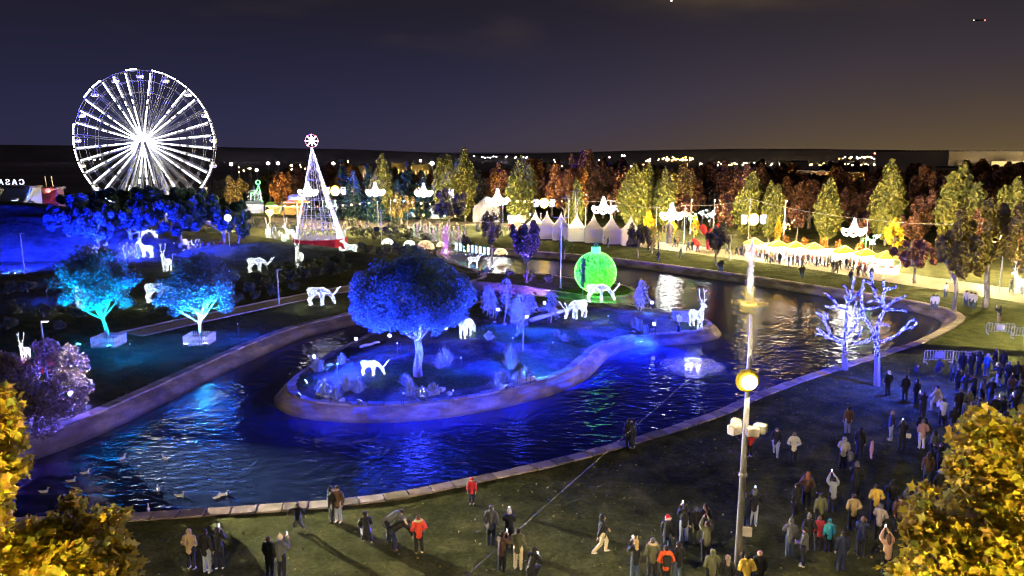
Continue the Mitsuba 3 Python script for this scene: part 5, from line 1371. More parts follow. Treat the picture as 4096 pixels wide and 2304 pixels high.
P = np.array([(x + 1.5 * math.cos(q), y, 1.9 + 1.7 * math.sin(q)) for q in rng.uniform(-.6, 3.8, 130)]) + rng.normal(0, .16, (130, 3))
part(t, 'lamps', geo(bulbs(P, .075)), 'glow_mat', None, (4.4, 4.6, 6), .15, kind='stuff')
part(t, 'hoop', geo(tube([(x + 1.5 * math.cos(q), y, 1.9 + 1.7 * math.sin(q)) for q in np.linspace(-.7, 3.9, 20)], .06, 5), (.5, .5, .5)), 'metal_mat')
x, y = (-58.86, 144.1)
t = thing('snack_van', 'pale green food tent with lit opening behind the white village', 'tent')
part(t, 'roof', geo(lathe([(3.4, 2.0), (1.6, 2.8), (0, 3.3)], 6, (x + 2.2, y + 2, 0)), (.55, .62, .22)), 'canvas_mat')
part(t, 'counter', geo(box(x - .5, x + 4.4, y, y + .6, 0, 1.0), (.6, .6, .5)), 'matte')
part(t, 'lamp', geo(ico(.32, 1, (x - 1.2, y, 2.1))), 'glow_mat', None, (14, 12, 7), .3)
for q in range(4):
    part(t, 'pole', geo(tube([(x - .2 + q * 1.5, y, 0), (x - .2 + q * 1.5, y, 2.1)], .05, 5), (.6, .6, .6)), 'metal_mat')
part(t, 'lights', geo(bulbs([(x - .6 + q * .16, y - .1, 1.75 + .1 * math.sin(q * 2)) for q in range(32)], .07)), 'glow_mat', None, (6, 5.5, 3), .05, kind='stuff')
point_light('van_glow', (x - .6, y - 1.2, 2.2), (90, 82, 50), .6)
# other white lights twinkling under the pines
for (x, y, z), lb in [((-65.94, 122, 2.09), 'white lamp bush under the left pine'), ((-62.68, 122, 2.61), 'white lamp bush under the middle pine'), ((-60.54, 122, 2.87), 'small lamp bush left of the light arch'), ((-54.44, 128, 1.9), 'lamp bush behind the white village'), ((-47.01, 150, 3.02), 'sparkling lamp bush left of the light cone'), ((-65.76, 118, 1.33), 'lamp bush at the foot of the left pines')]:
    t = thing('lamp_bush', lb, 'light ornament')
    rng = np.random.default_rng(int(abs(x * 3)))
    P = np.array([x, y, 0]) + np.column_stack([rng.normal(0, .8, 26), rng.normal(0, .5, 26), rng.uniform(.4, 2.6, 26)])
    part(t, 'lamps', geo(bulbs(P, .07)), 'glow_mat', None, (3.5, 3.8, 7), .05, kind='stuff')
    part(t, 'twigs', geo(join([tube([(x, y, 0), p], .02, 3) for p in P[::3]]), (.3, .28, .3)), 'matte')

# ---- coloured water jets and tube lamps behind the island
rng = np.random.default_rng(70)
JC = [(.55, .70, .72), (.62, .50, .80), (.6, .72, .74), (.66, .62, .60), (.72, .5, .82)]
WJ = 'row of coloured water jets behind the island'


def jet(x, y, z, h, r, color, label, group=None, n=420, name='water_jet', spread=1.0):
    t = thing(name, label, 'fountain', group)
    u = rng.random(n)
    P = np.column_stack([x + rng.normal(0, 1, n) * r * (.25 + spread * (1 - u)) * .6, y + rng.normal(0, 1, n) * r * (.25 + spread * (1 - u)) * .6, z + h * u])
    k = OCTA[0] * [.5, .5, 2.6]
    s = rng.uniform(.5, 1.2, n) * r * (.16 if n < 1000 else .11)
    v = (P[:, None] + k[None] * s[:, None, None]).reshape(-1, 3)
    part(t, 'spray', geo((v, (OCTA[1][None] + 6 * np.arange(n)[:, None, None]).reshape(-1, 3)), color), 'canvas_mat', kind='stuff')
    part(t, 'nozzle', geo(tube([(x, y, z - .3), (x, y, z + .05)], .06, 6), (.2, .2, .2)), 'metal_mat')
    return t


for i, (x, y, h) in enumerate([(-19.98, 154.48, 3.1), (-19.19, 153.37, 3.1), (-18.42, 152.29, 3.1), (-17.65, 151.21, 3.1), (-16.9, 150.16, 3.1), (-16.16, 149.11, 3.1), (-15.43, 148.08, 3.1), (-14.7, 147.07, 3.1), (-13.99, 146.06, 3.1), (-13.29, 145.08, 3.1), (-12.59, 144.1, 3.1), (-11.91, 143.14, 3.1), (-11.23, 142.19, 3.1), (-10.56, 141.25, 3.1), (-9.9, 140.32, 3.1), (-9.25, 139.41, 3.1), (-8.61, 138.5, 3.1)]):
    jet(x, y, 0, h * (.85 + .3 * (i % 3) / 2), .38, JC[i % 5], 'pale coloured water jet in the row behind the island', WJ, 130)
for a, c in ((4, (26, 30, 34)), (10, (36, 20, 44)), (15, (22, 32, 34))):
    x, y = [(-19.98, 154.48), (-19.19, 153.37), (-18.42, 152.29), (-17.65, 151.21), (-16.9, 150.16), (-16.16, 149.11), (-15.43, 148.08), (-14.7, 147.07), (-13.99, 146.06), (-13.29, 145.08), (-12.59, 144.1), (-11.91, 143.14), (-11.23, 142.19), (-10.56, 141.25), (-9.9, 140.32), (-9.25, 139.41), (-8.61, 138.5)][a]
    point_light('jet_glow', (x, y - 2.2, .9), np.array(c) * 5.0, .5)
x, y = (-11.48, 131.13)
jet(x, y, WATER_Z, 5.6, .5, (.75, .45, .85), 'tall violet water jet behind the round pine', None, 500)
t = thing('jet_lamp', 'bright violet lamp at the foot of the tall jet', 'lamp')
part(t, 'lens', geo(ico(.32, 1, (x, y - .5, .2), (.8, .8, 1.6))), 'glow_mat', None, (5, .9, 8), .2)
part(t, 'base', geo(tube([(x, y - .5, -.9), (x, y - .5, -.3)], .2, 8), (.1, .1, .1)), 'metal_mat')
point_light('jet_glow', (x - .2, y - 1.6, 1.6), (34, 9, 48), .4)
for i, ((x, y), c) in enumerate(zip([(-9.61, 130.07), (-8.86, 129.23), (-8.13, 128.4), (-7.41, 127.58), (-6.69, 126.77), (-5.99, 125.97), (-5.29, 125.18), (-4.6, 124.4), (-3.92, 123.62)], [(1.2, 6, 5.5), (.8, 5, 6), (.9, 5.5, 6), (7, 4, .6), (.5, 3, 7), (.5, 3, 7), (7, 4.2, .8), (.5, 5, 7), (3, 6, 6)])):
    t = thing('tube_lamp', 'short coloured light tube standing in the row behind the round pine', 'lamp', 'row of coloured light tubes')
    part(t, 'tube', geo(tube([(x, y, .5), (x, y, 1.7)], .17, 8)), 'glow_mat', None, c, .05)
    part(t, 'stake', geo(tube([(x, y, 0), (x, y, .5)], .05, 5), (.2, .2, .2)), 'metal_mat')
for (x, y), w, lb, c in [((-15.58, 135.58), 1.59, 'golden twig dome glowing behind the round pine', (2.6, 1.7, 0.7)), ((-19.07, 140.32), 1.04, 'sparkling white-green shrub left of the golden dome', (2.6, 3.4, 2.2)), ((-23.54, 142.82), 1.06, 'white sparkling shrub above the round pine', (3, 3, 2.6)), ((-13.04, 139.1), 0.89, 'pale twig dome beside the violet jet', (1.8, 1.2, 0.6)), ((-1.89, 127.98), 1.09, 'warm sparkling hedge right of the tube lamps', (2.2, 1.5, 0.6))]:
    t = thing('twig_dome', lb, 'light ornament')
    rng = np.random.default_rng(int(abs(x) * 17) % 1000)
    a, b = rng.uniform(0, 6.28, 260), np.arcsin(rng.random(260))
    P = np.column_stack([x + w * np.cos(a) * np.cos(b), y + w * np.sin(a) * np.cos(b), .95 * w * np.sin(b)])
    part(t, 'lamps', geo(bulbs(P, .055)), 'glow_mat', None, np.array(c) * 1.8, .1, kind='stuff')
    part(t, 'twigs', geo(join([tube([P[i], P[(i * 7 + 3) % 260]], .02, 3) for i in range(0, 260, 3)]), (.3, .24, .16)), 'matte')

# ---- tall golden fountain and the low white fountain
x, y = (28.47, 89.46)
jet(x, y, WATER_Z, 7.11 + .9, .36, (.80, .78, .66), 'tall golden fountain jet in the right part of the lake', None, 3200, 'tall_fountain', 1.0)
rng = np.random.default_rng(71)
t = thing('fountain_ring', 'low golden ring of splashing water around the tall jet', 'fountain')
a = rng.uniform(0, 6.28, 900)
q = rng.uniform(.3, 2.2, 900)
part(t, 'spray', geo(bulbs(np.column_stack([x + q * np.cos(a), y + q * np.sin(a), WATER_Z + .02 + .30 * rng.random(900)]), rng.uniform(.02, .06, 900)), (.8, .7, .4)), 'canvas_mat', kind='stuff')
part(t, 'lamp_ring', geo(tube([(x + .9 * math.cos(p), y + .9 * math.sin(p), WATER_Z + .06) for p in np.linspace(0, 6.283, 25)], .05, 5)), 'glow_mat', None, (8, 6, 1.0), .4)
spot_light('fountain_light', (x - .2, y - 1.0, WATER_Z + .3), (x, y, 5), (1500, 1250, 640), 30, w=1.2)
point_light('fountain_light', (x, y - 2.8, WATER_Z + .8), (38, 30, 9), .5)
x, y = (15.35, 62.4)
t = thing('bell_fountain', 'low bell-shaped fountain lit white near the island tip', 'fountain')
n = 3400
a, q = rng.uniform(0, 6.28, n), rng.random(n)
rr = 2.7 * q ** 1.15
hz_ = 1.0 * (1 - (2 * q - .75) ** 2 / 1.6) * np.where(q > .97, .2, 1)
P = np.column_stack([x + rr * np.cos(a), y + rr * np.sin(a), WATER_Z + .05 + np.maximum(0, (.62 * np.exp(-((q - .22) / .16) ** 2) + .10) * rng.uniform(.3, 1.05, n))])
k = OCTA[0] * [1.2, .6, .6]
v = (P[:, None] + k[None] * rng.uniform(.012, .034, n)[:, None, None]).reshape(-1, 3)
part(t, 'spray', geo((v, (OCTA[1][None] + 6 * np.arange(n)[:, None, None]).reshape(-1, 3)), (.85, .83, .76)), 'canvas_mat', kind='stuff')
part(t, 'core', geo(lathe([(.18, -.1), (.35, .25), (.75, .62)], 14, (x, y, WATER_Z)), (.85, .84, .8)), 'canvas_mat')
part(t, 'lamps', geo(bulbs([(x + .55 * math.cos(p), y + .55 * math.sin(p) - .1, WATER_Z + .12) for p in np.linspace(0, 6.28, 7)], .13)), 'glow_mat', None, (9, 8.4, 6), .5, kind='stuff')
point_light('bell_light', (x, y - .1, WATER_Z + .35), (30, 28, 20), 1.0)
point_light('bell_light', (x, y - 1.7, WATER_Z + 1.3), (24, 22, 15), .5)

# ---- buildings
def building(name, label, x0, x1, y, d, h, col, win=None, cat='building', roofcol=(.12, .11, .11), pane=None):
    t = thing(name, label, cat)
    part(t, 'walls', geo(box(x0, x1, y, y + d, 0, h), col), 'matte')
    part(t, 'roof', geo(box(x0 - .3, x1 + .3, y - .3, y + d + .3, h + .002, h + .5), roofcol), 'matte')
    for (a, b, z0, z1, lit) in win or []:
        k = part(t, 'window', geo(box(a, b, y - .12, y + .05, z0, z1), (.2, .18, .15)), 'matte')
        part(k, 'pane', geo(box(a + .15, b - .15, y - .14, y - .121, z0 + .12, z1 - .12), (.3, .3, .3)), 'glow_mat' if lit else 'matte', None, lit, .0)
    return t


x0, x1, top = (170.07, 218.71, 17.51)
w0, w1 = (11.25, 13.09)
ww = (x1 - x0) / 9
building('warehouse', 'large pale flat-roofed warehouse on the right skyline with a lit window band', x0, x1, 300, 60, top, (.42, .35, .26), [(x0 + 9.5 + k * 7.2, x0 + 15.7 + k * 7.2, w0 - .5, w1 + .8, (1.0, .75, .25) if k % 5 not in (0, 3) else None) for k in range(5)])
point_light('warehouse_lamp', (x0 + 25, 262, 11), (2600, 2000, 1100), .5)
point_light('warehouse_lamp', (x0 + 60, 258, 11), (2400, 1900, 1100), .5)
x0, x1, top = (94.74, 108.09, 10.81)
building('lit_hall', 'low orange-lit hall with white wall lamps behind the right trees', x0, x1, 255, 25, top, (.50, .33, .20), [(x0 + 2, x0 + 5, 4, 7, (2.2, 1.3, .4)), (x1 - 6, x1 - 3, 4, 7, None)])
for q in (.12, .36, .68):
    t = thing('wall_lamp', ['left wall lamp of the orange-lit hall', 'middle wall lamp of the orange-lit hall', 'right wall lamp of the orange-lit hall'][int(q * 3)], 'lamp')
    xx = x0 + (x1 - x0) * q
    part(t, 'lens', geo(cbox(.9, .3, 2.4, .05, (xx, 254.3, top - 5.4))), 'glow_mat', None, (9, 10, 11), .1)
    part(t, 'bracket', geo(cbox(.3, .3, .2, .05, (xx, 254.8, top - 4.0)), (.2, .2, .2)), 'metal_mat')
    point_light('hall_glow', (xx, 252.2, top - 4), (85, 68, 40), .3)
x0, x1, top = (104.09, 116.15, 10.56)
building('amber_hall', 'amber-lit wall of a long hall between the right poplars', x0, x1, 240, 25, top, (.62, .40, .14), [(x0 + 3, x0 + 6, 3, 6, (2, 1.2, .3))])
point_light('amber_glow', (x1 - 3, 235, top - 3), (330, 190, 32), .4)
point_light('amber_glow', (x0 + 5, 233, top - 3), (150, 95, 30), .3)
for x0, x1, t0, Y, lb, lit in [(-67.39, -58.27, 11.17, 430, 'yellow-lit low building behind the blue cedars', 1), (-56.49, -46.26, 10.51, 430, 'yellow-lit building right of the blue cedars', 1), (-88.96, -81.4, 9.85, 430, 'yellow-lit building left of the yellow poplar', 1), (152.5, 161.19, 12.16, 420, 'small pale building on the right skyline', 0), (8.69, 23.17, 11.37, 400, 'distant pale block behind the orange trees', 1), (153.58, 172.41, 11.75, 260, 'lower dark roofed block before the warehouse', 0)]:
    building('distant_block', lb, x0, x1, Y, 18, max(t0, 3), (.45, .36, .2), [(x0 + (x1 - x0) * (k + .2) / 6, x0 + (x1 - x0) * (k + .8) / 6, max(t0, 3) * .35, max(t0, 3) * .7, (1.6, 1.05, .3) if (k * 7) % 3 else None) for k in range(6)])
    if lit:
        point_light('block_glow', ((x0 + x1) / 2, Y - 6, max(t0, 3) + 1), (420, 300, 90), .25)
# blue building with raked white frames and the lettering on its roof
zr = 9.66
x0, x1 = (-112.17, -101.02)
t = building('blue_hall', 'flat-roofed hall lit bright blue at the left edge with a raked white frame', x0, x1, 160, 4, zr, (.20, .24, .34), [(x0 + 4 + 5 * k, x0 + 7 + 5 * k, 4, 7, None) for k in range(2)])
for k, xx in enumerate((x1 + .1, x1 - 6.6)):
    part(t, 'raked_frame', geo(tube([(xx + 1.6, 159, zr), (xx - 1.0, 159, zr - 3.2), (xx - .3, 159, 0)], [.5, .45, .55], 4), (.72, .72, .76)), 'matte')
t = thing('roof_lettering', 'white letters on the roof of the blue hall seen from behind', 'sign')
lx = -102.21
for k, (ch, off) in enumerate(zip('CASA', (0, 1.55, 3.0, 4.4))):
    m = meshkit.text_mesh(ch, 1.15, .15, True)
    v = np.array(m.vertices)
    part(t, 'letter', geo((np.column_stack([lx - off - v[:, 0], 160.5 + v[:, 2], zr + .75 + v[:, 1]]), np.array(m.faces))), 'glow_mat', None, (1.1, 1.15, 1.6), .02)
part(t, 'rail', geo(box(lx - 5.6, lx, 160.4, 160.5, zr + .52, zr + .68), (.3, .3, .3)), 'metal_mat')
x0, x1 = (-109.15, -102.34)
t = building('red_hall', 'dark reddish hall with a white soffit and red beacon right of the blue hall', x0, x1, 172, 2.5, 8.93, (.14, .07, .09))
zz = 9.16
xa = -104.53
part(t, 'soffit', geo((np.array([[xa - 1.6, 171, zz], [xa + 2.9, 171, zz], [xa - .2, 171, zz - 1.2], [xa - 1.6, 171.4, zz], [xa + 2.9, 171.4, zz], [xa - .2, 171.4, zz - 1.2]]), np.array([[0, 2, 1], [3, 4, 5], [0, 1, 4], [0, 4, 3], [1, 2, 5], [1, 5, 4], [2, 0, 3], [2, 3, 5]])), (.7, .68, .75)), 'matte')
k = thing('red_beacon', 'red beacon lamp on the reddish hall', 'lamp')
put(k, geo(ico(.5, 1, (-103.18, 170, 8.68))), 'glow_mat', None, (9, .5, .5), .1)
point_light('beacon_glow', (-100.91, 166, 8.18), (70, 6, 40), .2)
for q, lb in ((109, 'left thin mast on the reddish hall'), (125, 'right thin mast on the reddish hall')):
    xx = xa + (q - 112) / 1909 * 171
    k = thing('roof_mast', lb, 'mast')
    put(k, geo(tube([(xx + .2, 172, zz), (xx, 172, zz + 2.6)], [.07, .16], 6), (.75, .7, .5)), 'matte')


# ---- masts and town lamps
def mast_lamp(x, y, z, r, label, glow, group=None, name='mast_lamp'):
    t = thing(name, label, 'street lamp', group)
    part(t, 'post', geo(tube([(x, y, 0), (x, y, z)], [.16, .1], 5), (.4, .4, .38)), 'metal_mat')
    part(t, 'lamp', geo(ico(r, 1, (x, y - .2, z), (1, .6, .85))), 'glow_mat', None, glow, .01)


for (x, y, z), r, g, lb in [((-124.08, 340, 12.04), 0.8, (22, 21, 16), 'lone white mast lamp just right of the ferris wheel'), ((-99.69, 300, 10.33), 0.67, (22, 18, 9), 'yellowish mast lamp left of the paired white ones'), ((-107.71, 340, 12.39), 0.83, (24, 23, 18), 'left lamp of the white pair left of the cone'), ((-103.32, 340, 12.39), 0.83, (24, 23, 18), 'right lamp of the white pair left of the cone'), ((-143.0, 420, 8.52), 0.49, (18, 14, 6), 'small yellow lamp by the mast lamps'), ((-74.26, 320, 12.66), 0.75, (24, 23, 17), 'white mast lamp right of the cone tip'), ((-70.75, 330, 13.2), 0.7, (22, 17, 7), 'yellow mast lamp right of the cone tip'), ((-45.14, 380, 13.2), 0.65, (22, 17, 7), 'yellow lamp left of the twin poplars'), ((-34.28, 330, 12.53), 0.95, (25, 25, 21), 'brightest white mast lamp left of the twin poplars'), ((-94.62, 360, 9.91), 0.5, (20, 4, 1.5), 'reddish lamp touching the left side of the cone'), ((74.62, 420, 12.81), 0.98, (22, 16, 7), 'bright mast lamp on the skyline left of the golden town lights'), ((29.01, 300, 12.01), 0.41, (20, 8, 2), 'orange lamp in the russet trees'), ((58.67, 100, 5.47), 0.07, (18, 14, 7), 'small lamp post in the right trees'), ((47.41, 132, 8.76), 0.18, (16, 13, 8), 'white street lamp above the stall trees'), ((37.69, 160, 7.18), 0.2, (20, 16, 9), 'left lamp of a pair above the golden trees'), ((42.0, 158, 7.3), 0.2, (20, 16, 9), 'right lamp of a pair above the golden trees'), ((16.65, 172, 7.69), 0.22, (18, 15, 9), 'yellow lamp between the poplars behind the tents')]:
    mast_lamp(x, y, z, r, lb, g)
for x, y, z in [(-58.07, 172, 6.8), (-68.31, 180, 5.86), (-49.41, 170, 7.09), (-34.34, 172, 6.35), (-9.7, 172, 5.01), (47.06, 131, 8.75), (37.46, 159, 7.16), (41.74, 157, 7.28), (60.09, 118, 6.31), (16.56, 171, 7.65), (58.09, 99, 5.53), (26.67, 164, 6.85), (55.58, 126, 5.59)]:
    point_light('belt_lamp_glow', (x, y - .6, z - .4), (2100, 1500, 700), .45)
for x, y, z in ((560, 1380, 60), (820, 1330, 60), (-60, 1380, 60), (-520, 1300, 70), (1250, 1400, 60)):
    point_light('town_glow', (x, y, z), (52000, 40000, 24000) if x > 0 else (12000, 12000, 22000), .25)
rng = np.random.default_rng(99)
TOWN = []
for xa, xb, ya, yb, n, cols, Y in [(1655, 1745, 395, 407, 42, [(12, 6.5, 1.2), (12, 8, 2.5)], 1500), (2110, 2300, 394, 400, 46, [(12, 8, 2.5), (12, 6.5, 1.4), (9, 9, 8)], 1450), (2180, 2240, 384, 390, 5, [(12, 1.5, .8)], 1500), (2335, 2362, 388, 402, 12, [(12, 8, 2.5)], 1300), (1760, 2010, 408, 418, 40, [(11, 9, 4), (9, 9, 8), (12, 8, 2.5)], 700), (2030, 2230, 411, 417, 34, [(11, 9, 3)], 600), (1180, 1330, 393, 397, 16, [(9, 9, 8.5)], 1500), (1345, 1420, 400, 432, 20, [(11, 10, 8)], 520), (725, 760, 415, 430, 18, [(12, 8, 3), (12, 4, 1.5), (8, 9, 7)], 560), (130, 260, 398, 402, 4, [(9, 9, 9)], 1300), (590, 830, 420, 434, 12, [(12, 9, 4)], 480), (1500, 1660, 395, 425, 14, [(10, 8, 6), (12, 5, 3)], 640), (1800, 2300, 430, 470, 10, [(10, 10, 9)], 300), (1560, 1580, 389, 392, 2, [(9, 9, 9)], 1500)]:
    for k in range(n):
        TOWN.append((rng.uniform(xa, xb), rng.uniform(ya, yb), Y * rng.uniform(.9, 1.1), cols[int(rng.integers(0, len(cols)))]))
for fx, fy, Y, g in TOWN:
    dx, dz = (fx - 1288) / 1909.4, (724.5 - fy) / 1909.4
    cp, sp = math.cos(PITCH), math.sin(PITCH)
    s = Y / (cp + dz * sp)
    mast_lamp(round(dx * s, 1), Y, max(round(CAM_Z + s * (-sp + dz * cp), 1), 3), Y / 1909 * rng.uniform(1.5, 2.6), 'tiny far street lamp of the town beyond the park', g, 'street lamps of the distant town', 'town_lamp')


# ================================================================ near lamp post, street lamps by the camera
x, y = (8.99, 27.82)
zl, zb, zt = (8.6, 6.44, 11.03)
t = thing('lamp_post', 'tall grey foreground lamp post with one blazing warm lamp and four box floodlights', 'street lamp')
part(t, 'post', geo(tube([(x, y, 0), (x, y, 2.2), (x, y, 5), (x, y, zt)], [.165, .15, .125, .075], 12), (.27, .26, .25), True), 'metal_mat')
part(t, 'collar', geo(lathe([(.15, 0), (.17, .02), (.17, .12), (.15, .14)], 12, (x, y, 4.6)), (.4, .38, .36)), 'metal_mat')
part(t, 'lamp_arm', geo(tube([(x, y, zl + .25), (x - .12, y - .35, zl + .1)], .05, 6), (.4, .38, .36)), 'metal_mat')
part(t, 'lamp_housing', geo(tube([(x - .14, y - .30, zl + .05), (x - .18, y - .62, zl - .02)], [.20, .27], 14), (.35, .34, .32)), 'metal_mat')
part(t, 'lamp_lens', geo(ico(.30, 2, (x - .18, y - .70, zl), (1, .45, .92))), 'glow_mat', None, (25, 22, 9), .5)
part(t, 'reflector', geo(lathe([(.12, 0), (.34, -.05), (.43, -.15), (.45, -.15), (.36, -.02), (.12, .03)], 18), (.85, .62, .10), True), 'matte', T().translate([x - .18, y - .60, zl]).rotate([1, 0, 0], 90))
for k, (dx, dy, r) in enumerate([(-.52, -.30, .5), (.12, -.48, -.1), (.52, -.16, -.6), (-.22, .34, 2.6)]):
    c = (x + dx, y + dy, zb)
    b = part(t, 'floodlight_box', geo(place(cbox(.46, .34, .36, .03), c, r), (.55, .50, .42)), 'metal_mat')
    part(b, 'front', geo(place(cbox(.38, .02, .28, .008, (0, -.18, .04)), c, r), (.30, .27, .24)), 'metal_mat')
    part(b, 'bracket', geo(tube([(x, y, zb + .15), (x + dx * .6, y + dy * .6, zb + .18)], .03, 5), (.3, .3, .3)), 'metal_mat')
part(t, 'notice', geo(place(cbox(.42, .02, .42, .02), (x + .22, y - .16, 2.15), -.25), (.62, .56, .52)), 'matte')
part(t, 'sticker', geo(place(cbox(.10, .012, .12, .004), (x + .05, y - .160, 1.35), 0), (.7, .7, .7)), 'matte')
point_light('post_glow', (x - .2, y - 1.05, zl), WARM * 110, 2.0)
point_light('post_glow', (x + .1, y - .3, zb + 1.0), WARM * 5, .4)
for (lx, ly, lz, aim, pw, lb) in [(-11.5, 4.6, 9.6, (-8.6, 13.2, 8.6), 1500, 'street lamp at the foot of the viewpoint, left'), (8.6, 3.6, 9.6, (9.8, 14, 8.0), 1500, 'street lamp at the foot of the viewpoint, right')]:
    lamp_post(lx, ly, lz, lb, 1, (14, 11, 5), None, arm=.6, head=(.6, .26, .1))
    spot_light('leaf_flood', (lx + .6, ly + .1, lz - .2), aim, WARM * pw, 46, 30, 1.8)
lx, ly = -34.0, 53.5
lamp_post(lx, ly, 5.0, 'flood lamp post behind the violet bank tree', 1, (12, 11, 8), None, arm=.3)
spot_light('lawn_flood', (lx + .5, ly - .5, 4.7), (-2.0, 28.0, 0), np.array([1.0, .93, .6]) * 30000, 17, 6, 2.4)
lamp_post(51, 62, 7.5, 'street lamp beyond the right edge by the barrier', 1, (14, 11, 5), np.array([1, .85, .30]) * 2600, arm=.5, w=1.2)
lamp_post(60, 92, 7.5, 'street lamp at the right end of the promenade', 1, (14, 11, 5), np.array([1, .85, .45]) * 2000, arm=.5, w=1.0)

# ================================================================ people
HEAD = (0, .02, 1.60)
POSES = {
    'stand': dict(arm=[((.25, -.02, 1.13), (.25, .06, .88))] * 2, leg=[((.10, .02, .49), (.11, -.02, .08))] * 2),
    'hands_in': dict(arm=[((.30, -.06, 1.14), (.19, .12, .99))] * 2, leg=[((.10, .03, .49), (.12, -.01, .08)), ((.11, .0, .49), (.13, -.04, .08))]),
    'phone': dict(arm=[((.21, .20, 1.20), (.08, .36, 1.47)), ((.22, .18, 1.18), (.08, .36, 1.43))], leg=[((.10, .02, .49), (.12, -.02, .08))] * 2),
    'high': dict(arm=[((.24, .14, 1.50), (.10, .26, 1.76))] * 2, leg=[((.10, .02, .49), (.12, -.02, .08))] * 2),
    'walk': dict(arm=[((.24, .14, 1.15), (.21, .30, .98)), ((.25, -.16, 1.13), (.24, -.24, .88))], leg=[((.09, .24, .52), (.09, .20, .10)), ((.10, -.06, .50), (.10, -.40, .14))]),
    'point': dict(arm=[((.44, .08, 1.42), (.72, .14, 1.52)), ((.25, -.02, 1.13), (.25, .06, .88))], leg=[((.10, .02, .49), (.12, -.02, .08))] * 2),
    'cuddle': dict(arm=[((.27, .12, 1.14), (.05, .30, 1.06)), ((.26, .12, 1.12), (.02, .28, 1.02))], leg=[((.09, .02, .49), (.10, -.02, .08))] * 2),
    'bend': dict(arm=[((.22, .66, .92), (.16, .74, .62))] * 2, leg=[((.10, .04, .49), (.12, -.02, .08))] * 2, hip=(0, -.12, .92), chest=(0, .34, 1.14), head=(0, .60, 1.16)),
    'crouch': dict(arm=[((.24, .34, .62), (.10, .52, .62))] * 2, leg=[((.16, .42, .50), (.14, .06, .08)), ((.17, .36, .34), (.15, -.22, .10))], hip=(0, -.10, .38), chest=(0, .14, .80), head=(0, .26, 1.05)),
    'jump': dict(arm=[((.40, .06, 1.34), (.52, .12, 1.12))] * 2, leg=[((.20, .10, .52), (.30, -.12, .14))] * 2),
}
_people = {}


